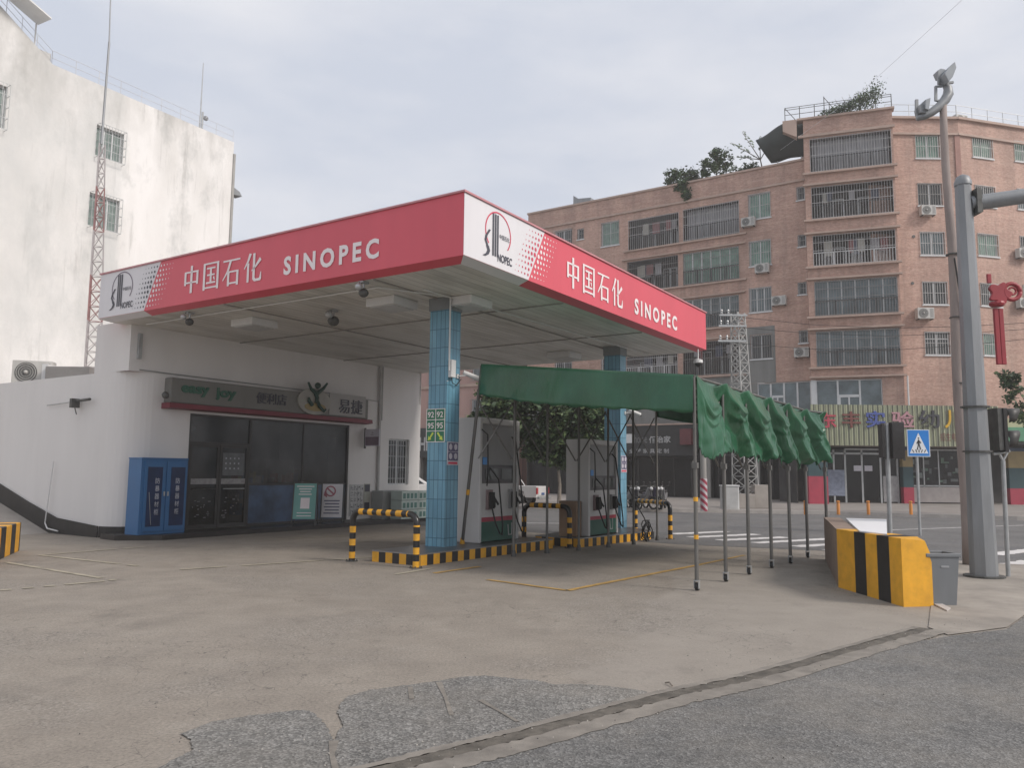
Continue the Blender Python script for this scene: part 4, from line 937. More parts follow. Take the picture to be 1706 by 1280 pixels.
# black hoses heaped by the far pump
o = thing('coiled_hose', 'black hose coiled on the kerb beside the far pump', 'hose', (7.6, .45, .1), UV)
m = MB(UV); pts = []
for k in range(60): a = k*.42; r = .22+.05*sin(k*.7); pts.append((7.85+r*cos(a)*.9, .34+.05*sin(k), .25+r*sin(a)))
m.path(pts, .014, 6); m.build('coil', black_rubber, o, smooth=True)
m = MB(UV); m.path([(7.35, .6, 1.3), (7.5, .45, .9), (7.75, .35, .55), (7.95, .35, .3)], .014, 6); m.build('lead', black_rubber, o, smooth=True)

# ============================================================ GREEN TARPAULIN SHELTER
green_cloth = bpy.data.materials.new('green tarpaulin'); t, N, L, b = nodes(green_cloth)
co = N.new('ShaderNodeTexCoord').outputs['Object']
c = ramp(N, L, noise(N, L, co, 1.4, 5, .6), [(.3, (.014, .080, .037)), (.7, (.025, .130, .062))])
fade = ramp(N, L, noise(N, L, mapping(N, L, co, (1, 1, .4)), 3.5, 6, .65), [(.55, (0, 0, 0)), (.75, (.35,)*3)])
c = mixc(N, L, fade, c, (.045, .15, .095)); L.new(c, b.inputs['Base Color']); b.inputs['Roughness'].default_value = .30; b.inputs['Specular IOR Level'].default_value = .5
bump(N, L, b, noise(N, L, mapping(N, L, co, (1.0, 1.0, .35)), 6, 4, .55), .5, .03)
tarp = thing('tarpaulin_shelter', 'collapsible green tarpaulin shelter on castor legs beside the pumps', 'shelter', (4.2, -1.6, 0), UV)
RP = [(.93, -3.42), (2.08, -3.45), (3.15, -3.48), (4.29, -3.53), (5.20, -3.62), (6.45, -3.64), (7.05, -3.88)]
LP = [(2.42, 1.33), (3.06, .98), (4.0, .80), (4.89, .56), (5.9, .38), (6.9, .24), (8.3, .26)]
ZR = [2.97, 2.96, 2.95, 2.93, 2.90, 2.88, 2.86]; ZL = [3.62, 3.60, 3.58, 3.56, 3.54, 3.52, 3.5]
def lerp(a, b, f): return a+(b-a)*f
def samp(A, t): i = min(int(t), len(A)-2); f = t-i; return (lerp(A[i][0], A[i+1][0], f), lerp(A[i][1], A[i+1][1], f)) if isinstance(A[0], tuple) else lerp(A[i], A[i+1], f)
def roofpt(t, s):               # s 0 right row, 1 left row
    a = samp(RP, t); b_ = samp(LP, t); f = t-int(t) if t < 6 else 0
    z = lerp(samp(ZR, t), samp(ZL, t), s); sag = sin(pi*f)**1
    z -= sag*(.10+.22*(1-abs(2*s-1)**2)+.02*sin(9*s+5*int(t)))
    return Vector((lerp(a[0], b_[0], s), lerp(a[1], b_[1], s), z+.03))
NT = 6*14
m = MB(UV); m.grid(lambda a, s: roofpt(a*6, s), NT, 24)
o = m.build('roof_cloth', green_cloth, tarp, smooth=True); so2 = o.modifiers.new('thickness', 'SOLIDIFY'); so2.thickness = .008
rf = random.Random(11); ph = [rf.uniform(-1, 1) for _ in range(8)]
def val(a, hh):                 # right hand valance: hangs from the right row, hh 0 top .. 1 bottom
    t = a*6; i = min(int(t), 5); f = t-i; p = roofpt(t, 0)
    top = .12*sin(pi*f)
    # folds spring from each leg top and fan out and away as they fall
    lean = .86*hh*min(1, max(0, t-.15)/.5)                                  # creases travel along the row as they fall
    t += .10*ph[min(6, int(t+.5))]*math.exp(-((t-int(t+.5))/.4)**2)*(0 if t < .5 or t > 5.5 else 1)
    tt = max(t-lean, 0)+6; g = tt % 1; kk = int(tt)
    if kk == 6: g = .30+.70*g
    pj = ph[kk % 8]
    saw = (1-g)**1.5 if g < .90 else (g-.90)/.10   # long slope, then a sharp return at the next crease
    A_v = (.03+.17*hh*(1+.25*pj))*min(1, .1+t/.7)
    pocket = math.exp(-((g-.80)/.11)**2)*sin(pi*min(1, hh/(.80+.1*pj)))
    off = A_v*saw-.04*hh+.010*hh*sin(21*t+4*hh+3*pj)+.004*sin(33*hh+9*t)*hh+.05*hh*math.exp(-((g-.38-.05*pj)/.07)**2)
    inn = .13*pocket
    kn = int(a*6+.5); dt = a*6-kn                    # creases radiating from the nearest leg top
    for j_, sl_ in enumerate((-.42, -.16, .22, .48)):
        s_ = sl_+.12*ph[(kn*3+j_) % 8]
        off += .022*min(1, hh*3)*(1-.6*hh)*math.exp(-((dt-s_*hh)/(.025+.05*hh))**2)*(1+.6*ph[(kn+j_*2) % 8])
    fcat = .10+.26*sin(pi*f)*(1+.3*ph[(i+2) % 8])   # swag crease hanging between two legs
    off += .045*math.exp(-((hh-fcat)/.035)**2)*sin(pi*f)
    off += .03*math.exp(-((hh-fcat-.13)/.03)**2)*sin(pi*f)**2
    drop = 1.02+.05*sin(3*t+1)+.05*sin(7.3*t)*.6
    rag = .018*sin(61*t)+.02*sin(37*t+2)+.012*sin(97*t) if hh > .97 else 0
    # swag between legs right below the rail
    sw = .06*math.exp(-((hh-.28)/.14)**2)*sin(pi*f)
    return Vector((p.x+.05*hh*sin(2*pi*g), p.y-.03-off+inn-sw, p.z-hh*drop+rag-.05*pocket))
m = MB(UV); m.grid(lambda a, hh: val(a, hh), 6*70, 64)
o = m.build('side_valance', green_cloth, tarp, smooth=True); o.modifiers.new('thickness', 'SOLIDIFY').thickness = .007
def front(a, hh):
    p = roofpt(0, 1-a); d = .60+.05*sin(4*a)-.02*a
    rag = .012*sin(70*a) if hh > .95 else 0
    return Vector((p.x-.02-.05*hh*(1+.5*sin(13*a+3*hh))-.02*hh*sin(31*a), p.y, p.z-hh*d+rag))
m = MB(UV); m.grid(front, 90, 12); o = m.build('front_valance', green_cloth, tarp, smooth=True); o.modifiers.new('thickness', 'SOLIDIFY').thickness = .007
def back(a, hh):
    p = roofpt(6, 1-a); return Vector((p.x+.03+.08*hh*sin(9*a), p.y, p.z-hh*(.55+.04*sin(7*a))))
m = MB(UV); m.grid(back, 50, 8); o = m.build('back_valance', green_cloth, tarp, smooth=True); o.modifiers.new('thickness', 'SOLIDIFY').thickness = .007
leg_m = mat('rusty grey tube', (.15, .145, .135), .5, .3, var=.3, vs=6, grime=.45, streak=True)
rm = MB(UV)
for k in range(7):
    rm = MB(UV); a = roofpt(k, 0); b_ = roofpt(k, 1); rm.path([a-Z3*.05, b_-Z3*.05], .025, 8); rm.build('rafter', leg_m, tarp)
m = MB(UV); m.path([(p[0], p[1], z) for p, z in zip(RP, ZR)], .02, 6); m.build('eave_rail', leg_m, tarp); m = MB(UV); m.path([(p[0], p[1], z) for p, z in zip(LP, ZL)], .02, 6); m.build('eave_rail', leg_m, tarp)
def caster(x, y, par, z=0):
    m = MB(UV); m.box(x-.03, x+.03, y-.035, y-.028, z+.03, z+.13); m.box(x-.03, x+.03, y+.028, y+.035, z+.03, z+.13); m.box(x-.035, x+.035, y-.035, y+.035, z+.13, z+.145); c = m.build('castor', galv, par)
    m = MB(UV); m.tube((x+.01, y-.018, z+.055), (x+.01, y+.018, z+.055), .052, n=16); m.build('castor_wheel', black_rubber, c, auto=40)
class _: pass
for k, (p, z) in enumerate(zip(RP, ZR)):
    m = MB(UV); m.tube((p[0], p[1], .14), (p[0], p[1], 1.75), .030, n=10); m.tube((p[0], p[1], 1.75), (p[0], p[1], z), .024, n=10); m.box(p[0]-.038, p[0]+.038, p[1]-.038, p[1]+.038, 1.68, 1.76)
    lg = m.build('leg', leg_m, tarp, auto=40)
    # caster as children of the leg part
    mm = MB(UV); x, y = p; mm.box(x-.03, x+.03, y-.036, y-.028, .03, .13); mm.box(x-.03, x+.03, y+.028, y+.036, .03, .13); mm.box(x-.036, x+.036, y-.036, y+.036, .13, .145); mm.build('castor_fork', galv, lg)
    mm = MB(UV); mm.tube((x+.012, y-.02, .055), (x+.012, y+.02, .055), .055, n=16); mm.build('castor_wheel', black_rubber, lg, auto=40)
    if k == 0:
        for zz in (.70, 1.22): mm = MB(UV); mm.tube((x, y, zz), (x, y, zz+.06), .033, n=10); mm.build('yellow_tape', yellow_paint, lg)
foot = [(2.75, 1.97, .20), (3.06, .98, 0), (4.0, .80, 0), (4.89, .56, 0), (5.9, .38, 0), (6.9, .24, 0), (8.3, .26, 0)]
for k, (p, z, fo) in enumerate(zip(LP, ZL, foot)):
    m = MB(UV); m.tube((fo[0], fo[1], fo[2]+.03), (p[0], p[1], z), .032 if k < 2 else .026, n=10); lg = m.build('leg', leg_m, tarp, auto=40)
    mm = MB(UV); mm.lathe((fo[0], fo[1], fo[2]), [(.05, 0), (.05, .03), (.035, .12)], 12); mm.build('foot', yellow_paint if k == 0 else dark_steel, lg)
    if k == 0: mm = MB(UV); q = Vector(fo).lerp(Vector((p[0], p[1], z)), .28); q2 = Vector(fo).lerp(Vector((p[0], p[1], z)), .31); mm.tube(q, q2, .036, n=10); mm.build('yellow_tape', yellow_paint, lg)
bar = mat('scissor bar steel', (.17, .165, .155), .5, .4, var=.25, vs=7, grime=.3)
for A, Zs, zl, zh, off in ((RP, ZR, 1.72, 2.72, .05), (LP, ZL, 1.85, 2.95, .05)):
    for k in range(6):
        a = Vector((*A[k], 0)); b_ = Vector((*A[k+1], 0))
        m = MB(UV); m.tube(a+Z3*zl+Vector((0, off, 0)), b_+Z3*zh+Vector((0, off, 0)), .016, n=6); m.build('scissor_bar', bar, tarp)
        m = MB(UV); m.tube(a+Z3*zh+Vector((0, off+.03, 0)), b_+Z3*zl+Vector((0, off+.03, 0)), .016, n=6); m.build('scissor_bar', bar, tarp)
# dome cameras near the canopy end
p = at(1163, 600, v=.05)
o = thing('dome_camera', 'white dome camera below the far right corner of the canopy', 'camera', tuple(p))
u_, v_, z_ = uv(p); 
m = MB(UV); m.tube((u_, v_, z_), (u_, v_, H-.05), .02); m.lathe((u_, v_, z_-.08), [(.06, .10), (.12, .08), (.13, 0), (.11, -.01)], 14); m.build('housing', white_plastic, o)
m = MB(UV); m.ball((u_, v_, z_-.10), .095, 8); m.build('dome', black_paint, o, smooth=True)

# ============================================================ STRIPED WALL, BIN, POLES at the right
o = thing('striped_wall', 'low concrete wall with broad yellow and black stripes at its near end', 'wall', (4.9, 11.5, 0))
th = .40; hN = .83
outL = [(4.84, 9.96), (4.72, 11.62), (6.02, 15.4)]     # left hand side, near to far
A = Vector((4.84, 9.96, 0)); Bq = Vector((5.25, 10.04, 0)); Cq = Vector((4.72, 11.62, 0)); Dq = Vector((5.04, 11.62, 0)); E1 = Vector((6.02, 15.4, 0)); E2 = Vector((6.28, 15.3, 0))
m = MB()
bounds = [0, .135, .345, .555, .80, 1]; 
bd = [0, .168, .345, .52, .70, 1.0]
for i in range(5):
    f0, f1 = bd[i], bd[i+1]; a, b_ = A.lerp(Cq, f0), A.lerp(Cq, f1); c_, d_ = Bq.lerp(Dq, f0), Bq.lerp(Dq, f1)
    if i == 0:      # near end with a broken top corner
        m.add([a, b_, d_, c_, a+Z3*hN, b_+Z3*hN, d_+Z3*hN, c_+Z3*(hN-.22), c_.lerp(a, .2)+Z3*(hN-.03), c_+(d_-c_)*.4+Z3*(hN-.05)],
              [(0, 3, 7, 8, 4), (1, 0, 4, 5), (4, 8, 9, 6, 5), (8, 7, 9), (3, 2, 6, 9, 7)], 0)
    else: m.add([a, b_, d_, c_, a+Z3*hN, b_+Z3*hN, d_+Z3*hN, c_+Z3*hN], [(1, 0, 4, 5), (4, 7, 6, 5), (3, 2, 6, 7)], i % 2)
m.build('striped_end', [yellow_paint, black_paint], o)
m = MB(); hf = .80
m.add([Cq, E1, E2, Dq, Cq+Z3*(hN-.003), E1+Z3*hf, E2+Z3*hf, Dq+Z3*(hN-.003)], [(1, 0, 4, 5), (4, 7, 6, 5), (3, 2, 6, 7), (2, 1, 5, 6)])
m.build('bare_wall', mat('bare mortar', (.27, .20, .16), .85, var=.15, vs=4, grime=.3, bmp=.3), o)
wz = .845; q4 = [at(1408, 863.5, z=wz), at(1476, 865.5, z=wz), at(1476.5, 890, z=wz), at(1431, 885, z=wz)]; q4 = [Vector((p.x+.01, p.y, 0)) for p in q4]
o = thing('cover_board', 'bright white flat board covering a low block behind the striped wall', 'board', tuple(sum(q4, Vector())/4))
m = MB(); m.extr([p+Z3*(wz-.04) for p in q4[::-1]], (0, 0, .04)); m.build('board', mat('clean white board', (.82, .81, .82), .5, var=.03), o)
cc = sum(q4, Vector())/4; m = MB(); m.extr([(cc+(p-cc)*.9) for p in q4[::-1]], (0, 0, wz-.042)); m.build('block', concrete, o)
# bin
b0 = at(1578, 1012, z=0); BF = frame((b0.x, b0.y+.22, 0), (1, .04, 0))
o = thing('rubbish_bin', 'grey plastic rubbish bin beside the yellow end of the striped wall', 'bin', (0, 0, 0), BF)
bing = mat('grey bin plastic', (.175, .185, .195), .45, var=.08, grime=.2, streak=True)
m = MB(BF); n = 4
def ring(w_, d_, z): return [(-w_, -d_, z), (w_, -d_, z), (w_, d_, z), (-w_, d_, z)]
v = ring(.165, .14, 0)+ring(.205, .175, .62)+ring(.19, .16, .62)+ring(.15, .13, .03)
m.add(v, [(3, 2, 1, 0)]+[(i, (i+1) % 4, 4+(i+1) % 4, 4+i) for i in range(4)]+[(4+i, 4+(i+1) % 4, 8+(i+1) % 4, 8+i) for i in range(4)]+[(8+i, 8+(i+1) % 4, 12+(i+1) % 4, 12+i) for i in range(4)]+[(12, 13, 14, 15)])
m.build('body', bing, o, bevel=.012)
m = MB(BF); v = ring(.225, .19, .60)+ring(.225, .19, .645)+ring(.185, .155, .645)+ring(.185, .155, .60)
m.add(v, [(i, (i+1) % 4, 4+(i+1) % 4, 4+i) for i in range(4)]+[(4+i, 4+(i+1) % 4, 8+(i+1) % 4, 8+i) for i in range(4)]+[(8+i, 8+(i+1) % 4, 12+(i+1) % 4, 12+i) for i in range(4)]+[(12+i, 12+(i+1) % 4, (i+1) % 4, i) for i in range(4)])
m.box(.225, .265, -.05, .05, .60, .63); m.build('rim', bing, o, bevel=.008)
m = MB(BF); m.box(-.03, .07, -.172, -.165, .47, .495); m.build('label', mat('faint label', (.32, .33, .34), .5), o)
# traffic light mast
pb = at(1640, 963, z=0); pt = at(1622, 300, Y=pb.y)
o = thing('traffic_mast', 'thick grey traffic mast with a long arm reaching out to the right', 'mast', (pb.x, pb.y, 0))
m = MB(); n8 = 8
m.tube((pb.x, pb.y, 0), (pb.x, pb.y, pt.z-.10), .205, .125, 8); m.build('pole', steel, o, auto=30)
m = MB(); m.lathe((pb.x, pb.y, pt.z-.10), [(.135, 0), (.135, .06), (.10, .15), (.03, .19)], 10); m.build('cap', steel, o, auto=40)
m = MB(); m.prism([(pb.x+.3*cos(a), pb.y+.3*sin(a)) for a in [2*pi*k/12 for k in range(12)]], .012, .04); m.build('base_plate', dark_steel, o)
az_ = at(1640, 338, Y=pb.y).z; ae = at(1740, 309, Y=pb.y-.2)
m = MB(); m.tube((pb.x+.10, pb.y, az_-.02), (ae.x+4.0, pb.y-1.0, ae.z+.30), .13, .09, 12); m.build('arm', steel, o, auto=30)
m = MB(); m.box(pb.x+.13, pb.x+.20, pb.y-.17, pb.y+.17, az_-.22, az_+.20); m.box(pb.x+.20, pb.x+.23, pb.y-.15, pb.y+.15, az_-.20, az_+.18); m.build('flange', dark_steel, o)
for zz in (at(1640, 680, Y=pb.y).z, at(1640, 754, Y=pb.y).z):
    m = MB(); m.lathe((pb.x, pb.y, zz), [(.215, 0), (.215, .025)], 16); m.build('clamp_band', dark_steel, o)
# red knot ornament
kr = mat('red knot lamp', (.30, .03, .04), .45, var=.1); q = lambda x, y: at(x, y, Y=pb.y-.02)
o = thing('knot_ornament', 'red decorative knot with hanging tassels fixed to the grey mast', 'ornament', tuple(q(1665, 490)))
def ring2(mb, x, y, r, th): 
    c = q(x, y); mb.path([(c.x+r*cos(a), pb.y-.06, c.z+r*sin(a)) for a in [2*pi*k/18 for k in range(19)]], th, 6)
m = MB(); c0 = q(1663, 489)
m.extr([*[(c0.x+(.17+.035*cos(5*a))*cos(a), pb.y-.09, c0.z-.01+(.17+.035*cos(5*a+.6))*sin(a)) for a in [2*pi*k/40 for k in range(40)]]], (0, .06, 0))
m.extr([(c0.x-.20, pb.y-.08, c0.z+.16), (c0.x-.13, pb.y-.08, c0.z+.16), (c0.x-.13, pb.y-.08, c0.z+.32), (c0.x-.20, pb.y-.08, c0.z+.32)], (0, .04, 0)); m.build('knot', kr, o, bevel=.01)
m = MB(); ring2(m, 1683, 487, .135, .036); m.build('loop', kr, o, smooth=True); m = MB(); ring2(m, 1684, 486, .06, .018); m.build('loop', kr, o, smooth=True)
m = MB(); c1_ = q(1659, 505); m.lathe((c1_.x, pb.y-.05, c1_.z-.05), [(.11, .06), (.12, .03), (.11, 0), (.08, -.02)], 12); m.build('collar', kr, o)
for dx in (-.035, .045):
    m = MB(); z1_ = q(1660, 515).z; z0_ = q(1660, 608).z; m.extr([(c1_.x+dx-.036, pb.y-.08, z1_), (c1_.x+dx+.036, pb.y-.08, z1_), (c1_.x+dx+.045, pb.y-.08, z0_), (c1_.x+dx-.030, pb.y-.08, z0_)], (0, .05, 0)); m.build('tassel', kr, o, bevel=.008)
# wooden pole with floodlights
wb0 = at(1616, 942, z=0); wt = at(1571, 172, Y=wb0.y)
o = thing('wooden_pole', 'slim weathered wooden pole behind the grey mast carrying floodlights', 'pole', (wb0.x, wb0.y, 0))
wood = mat('weathered wood', (.30, .25, .23), .8, var=.25, vs=4, grime=.4, streak=True, bmp=.3)
n = 14; m = MB(); m.path([Vector((wb0.x, wb0.y, 0)).lerp(wt, k/n)+Vector((.02*sin(k*.9), 0, 0)) for k in range(n+1)], [.125-.060*k/n for k in range(n+1)], 12); m.build('shaft', wood, o, smooth=True)
for py in (425, 530, 640): c = at(1588+(py-425)*.06, py, Y=wb0.y); m = MB(); m.lathe((c.x, c.y, c.z), [(.13, 0), (.13, .02)], 12); m.tube((c.x+.1, c.y-.03, c.z), (c.x+.28, c.y-.03, c.z+.02), .012); m.build('band', dark_steel, o)
m = MB(); a = at(1590, 430, Y=wb0.y-.12); b_ = at(1614, 640, Y=wb0.y-.12); c_ = at(1620, 760, Y=wb0.y-.12); m.path([a, (a+b_)/2+Vector((.05, 0, 0)), b_, c_], .015, 6); m.build('cable', black_rubber, o)
fl = thing('floodlight_cluster', 'grey crescent bracket with three tilted floodlights on top of the wooden pole', 'floodlight', tuple(wt)); Yw = wb0.y
qq = lambda x, y, dy=0: at(x, y, Y=Yw+dy)
m = MB(); cp = [qq(1528, 197), qq(1540, 193), qq(1553, 186), qq(1565, 177), qq(1574, 167), qq(1580, 156), qq(1579, 146), qq(1573, 139)]
m.path(cp, [.05, .075, .085, .09, .095, .095, .08, .05], 8); m.build('bracket', steel, fl, smooth=True)
def lampbox(pts, thick, ylo, name='floodlight_head', mt_=None):
    m = MB(); m.extr([qq(x, y, ylo) for x, y in pts], (0, thick, 0)); return m.build(name, mt_ or mat('pale lamp housing', (.27, .29, .31), .45, .2, var=.1), fl, bevel=.01)
lampbox([(1573.7, 121.5), (1580.6, 111.4), (1591.4, 102), (1593.9, 111.4), (1588.2, 126.5), (1580.6, 136)], .22, -.2); lampbox([(1562, 117), (1568, 113.3), (1575.6, 115), (1573.7, 125), (1566.8, 127.8)], .18, 0)
lampbox([(1541.6, 165.6), (1551, 162), (1548, 183), (1541.6, 181)], .28, -.15); lampbox([(1531, 177), (1537, 172), (1546, 180), (1544, 188), (1533, 187)], .2, -.1, 'ballast_box', steel)
for P_, r_ in (([(1564, 140), (1564, 118)], .03), ([(1565, 139), (1588, 137)], .03), ([(1568, 168), (1559, 167), (1559, 144), (1570, 143)], .032), ([(1529, 193), (1527, 188), (1527, 166)], .035)):
    m = MB(); m.path([qq(x, y) for x, y in P_], r_, 4); m.build('yoke', steel, fl)
# near traffic light on a thin pole
tb = at(1680, 962, z=0); ty = tb.y
o = thing('traffic_light', 'dark traffic light seen from the side, on a thin pole right of the grey mast', 'traffic light', (tb.x, tb.y, 0)); g = lambda x, y, dy=0: at(x, y, Y=ty+dy)
m = MB(); m.tube(tb, g(1671, 768), .035, n=10); m.build('pole', galv, o)
m = MB(); m.tube(g(1655, 757), g(1682, 752), .025); m.tube(g(1671, 768), g(1664, 755), .02); m.tube(g(1671, 768), g(1678, 755), .02); m.build('bracket', galv, o)
a = g(1661, 681); b_ = g(1672, 754); m = MB(); m.box(a.x, b_.x, ty-.16, ty+.16, b_.z, a.z); m.build('housing', black_paint, o, bevel=.01)
a2 = g(1651, 681); m = MB(); m.box(a2.x+.02, a.x-.002, ty-.14, ty+.14, b_.z+.03, a.z); m.build('back_box', dark_steel, o)
for y0, y1 in ((680, 710), (717, 751)):
    c = g(1672, (y0+y1)/2+2); r = (g(1672, y0).z-g(1672, y1).z)/2
    m = MB(); vs = []
    for k in range(13):
        th_ = radians(-30)+radians(240)*k/12; vs.append((c.x, ty+r*cos(th_), c.z+r*sin(th_))); vs.append((c.x+.24-.10*(1-sin(max(0, min(pi, th_)))), ty+r*.95*cos(th_), c.z+r*.95*sin(th_)+.02))
    m.add(vs, [(2*k, 2*k+1, 2*k+3, 2*k+2) for k in range(12)]); vo_ = m.build('visor', mat('dark visor', (.05, .048, .045), .5), o, smooth=True); vo_.modifiers.new('thickness', 'SOLIDIFY').thickness = .008
    m = MB(); m.lathe((0, 0, 0), [(r*.8, 0), (r*.6, .02), (.01, .03)], 14)
    m2 = MB(Matrix.Translation((b_.x, ty, c.z)) @ Matrix.Rotation(pi/2, 4, 'Y')); m2.v = m.v; m2.f = m.f; m2.m = m.m; m2.build('lens', mat('unlit lens', (.10, .05, .04), .3), o)
# pedestrian light and crossing sign beyond the wall
pl = at(1483, 889, z=0); py_ = pl.y; g = lambda x, y, dy=0: at(x, y, Y=py_+dy)
o = thing('pedestrian_light', 'slim grey pole with two dark signal boxes, left of the crossing sign', 'traffic light', (pl.x, pl.y, 0))
m = MB(); m.tube((pl.x, pl.y, 0), g(1477, 705), .062, n=10); m.build('pole', galv, o)
for i, (x0, x1, y0, y1, dy) in enumerate(((1465, 1473, 707, 763, .0), (1481, 1504, 704, 765, -.05))):
    a, b_ = g(x0, y0), g(x1, y1); m = MB(); m.box(a.x, b_.x, py_+dy-.12, py_+dy+.12, b_.z, a.z); h_ = m.build('signal_box', black_paint, o, bevel=.012)
    m = MB(); m.box(b_.x, b_.x+.05, py_+dy-.02, py_+dy+.02, b_.z-.05, b_.z+.03); m.build('bracket', dark_steel, h_)
sp_ = at(1533, 893, z=0); sy = sp_.y; g = lambda x, y, dy=0: at(x, y, Y=sy+dy)
o = thing('crossing_sign', 'blue square pedestrian crossing sign with a white triangle on a thin pole', 'sign', (sp_.x, sp_.y, 0))
m = MB(); m.tube((sp_.x, sp_.y, 0), g(1526, 725), .038, n=8); m.build('pole', galv, o)
a, b_ = g(1509, 716), g(1548.5, 761.5); SW = b_.x-a.x; SH = a.z-b_.z; SG = frame((a.x, sy-.05, b_.z), (1, 0, 0)); 
MB(SG).box(0, SW, 0, .02, 0, SH).build('panel', mat('sign white edge', (.65, .68, .72), .4), o)
MB(SG).box(.02, SW-.02, -.004, -.001, .02, SH-.02).build('blue_face', mat('sign blue', (.015, .20, .60), .4, var=.04), o)
tri = MB(SG); tri.extr([(SW*.09, -.008, SH*.12), (SW*.91, -.008, SH*.12), (SW*.5, -.008, SH*.88)], (0, .003, 0)); tri.build('white_triangle', mat('sign white', (.72, .74, .76), .4), o)
pm = MB(SG); y = -.012
pm.poly([(SW*.5+.022*cos(k*pi/6), y, SH*.68+.022*sin(k*pi/6)) for k in range(12)])
for P in ([(.455, .42), (.545, .42), (.53, .63), (.47, .63)], [(.47, .60), (.40, .50), (.42, .46), (.49, .55)], [(.53, .60), (.61, .52), (.59, .47), (.52, .55)], [(.46, .43), (.50, .43), (.45, .26), (.39, .24)], [(.50, .43), (.545, .43), (.60, .28), (.55, .25)],
          [(.25, .15), (.29, .15), (.22, .26), (.18, .26)], [(.38, .15), (.42, .15), (.37, .26), (.33, .26)], [(.48, .15), (.52, .15), (.52, .26), (.48, .26)], [(.58, .15), (.62, .15), (.67, .26), (.63, .26)], [(.71, .15), (.75, .15), (.82, .26), (.78, .26)]):
    pm.poly([(x*SW, y, z*SH) for x, z in P])
pm.build('pictogram', black_paint, o)
# ============================================================ BRICK APARTMENT BUILDING
def brick_mat():
    m = bpy.data.materials.new('salmon tile brick'); t, N, L, b = nodes(m)
    co = N.new('ShaderNodeTexCoord').outputs['Object']; s = N.new('ShaderNodeSeparateXYZ'); L.new(co, s.inputs[0])
    ad = N.new('ShaderNodeMath'); ad.operation = 'ADD'; L.new(s.outputs['X'], ad.inputs[0]); L.new(s.outputs['Y'], ad.inputs[1])
    cx = N.new('ShaderNodeCombineXYZ'); L.new(s.outputs['Z'], cx.inputs[1]); L.new(ad.outputs[0], cx.inputs[0])
    def brick(w, h, c1, c2, mo, ms):
        k = N.new('ShaderNodeTexBrick'); L.new(cx.outputs[0], k.inputs['Vector']); k.inputs['Scale'].default_value = 1
        k.inputs['Brick Width'].default_value = w; k.inputs['Row Height'].default_value = h; k.inputs['Mortar Size'].default_value = ms
        k.inputs['Color1'].default_value = (*c1, 1); k.inputs['Color2'].default_value = (*c2, 1); k.inputs['Mortar'].default_value = (*mo, 1); return k.outputs['Color']
    c = brick(.24, .065, (.455, .275, .215), (.56, .375, .305), (.42, .30, .25), .006)
    # larger scattered lighter and darker runs of tile
    c = mixc(N, L, .38, c, brick(1.1, .13, (.54, .36, .28), (.38, .225, .175), (.48, .31, .245), 0))
    g = ramp(N, L, noise(N, L, mapping(N, L, co, (1, 1, .3)), .5, 7, .65), [(.35, (.72,)*3), (.65, (1.12,)*3)])
    c = mixc(N, L, 1, c, g, 'MULTIPLY')
    c = mixc(N, L, .85, c, ramp(N, L, noise(N, L, mapping(N, L, cx.outputs[0], (1, 2.4, 1)), 5.5, 4, .75), [(.32, (.70, .68, .67)), (.5, (1,)*3), (.68, (1.22, 1.24, 1.25))]), 'MULTIPLY')
    g2 = ramp(N, L, noise(N, L, mapping(N, L, co, (2.2, 1, .10), (4, 0, 9)), 1.0, 6, .7), [(.52, (0, 0, 0)), (.74, (.5,)*3)])
    c = mixc(N, L, g2, c, (.22, .16, .135))
    L.new(c, b.inputs['Base Color']); b.inputs['Roughness'].default_value = .75; return m
brick = brick_mat()
cream = mat('cream ledge render', (.46, .34, .28), .75, var=.12, vs=1.2, grime=.3, streak=True)
grille_m = mat('window grille steel', (.42, .41, .40), .5, .3, var=.15); rail_dark = mat('dark railing', (.05, .05, .05), .5); rail_white = mat('white railing', (.60, .60, .59), .5)
grille_dk = mat('dull grille steel', (.24, .23, .22), .5, .3, var=.2)
gl_green = mat('green curtained glass', (.17, .27, .22), .35, var=.35, vs=2.2); gl_dark = mat('dark flat glass', (.055, .06, .06), .2, var=.5, vs=1.2); gl_blue = mat('blue grey glass', (.13, .165, .175), .2, var=.4, vs=1.1)
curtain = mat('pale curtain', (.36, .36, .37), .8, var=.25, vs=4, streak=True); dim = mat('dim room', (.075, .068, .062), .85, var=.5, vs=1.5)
apt = thing('apartment_building', 'six storey salmon brick apartment block with barred windows and enclosed balconies', 'building', (20, 46, 0))
pc = at(1500, 500, Y=43.5); PC = Vector((pc.x, pc.y, 0))
azB = radians(70.5); dB = Vector((sin(azB), -cos(azB), 0))         # B runs left->right towards the viewer
def hit(o, d, px, py):          # point where the pixel ray meets the vertical plane o + s d
    n = Vector((d.y, -d.x, 0)).normalized(); r = ray(px, py); t = (o-CAM).dot(n)/r.dot(n); return CAM+r*t
class Fac:
    def __init__(s, o, d): s.o = Vector(o); s.d = Vector(d).normalized(); s.F = frame(s.o, s.d)
    def q(s, px, py): p = hit(s.o, s.d, px, py); return (p-s.o).dot(s.d), p.z
pB0 = hit(PC, dB, 1344, 400); PB0 = Vector((pB0.x, pB0.y, 0))
FB = Fac(PB0, dB); LB = (PC-PB0).length
dL = -V3; PL_end = PB0+Vector((-dB.y, dB.x, 0))*1.0         # L plane slightly behind B's left edge
FLq = Fac(PL_end, dL); sL0 = FLq.q(880, 380)[0]
PL0 = PL_end+dL*sL0; FL = Fac(PL0, dL); LL = -sL0
FC = Fac(PC+Vector((.15, 1.0, 0)), (1, 0, 0)); LC = FC.q(1596, 205)[0]
PD = FC.o+FC.d*LC; FD = Fac(PD, (sin(radians(75)), cos(radians(75)), 0)); LD = 16
rw = random.Random(21)
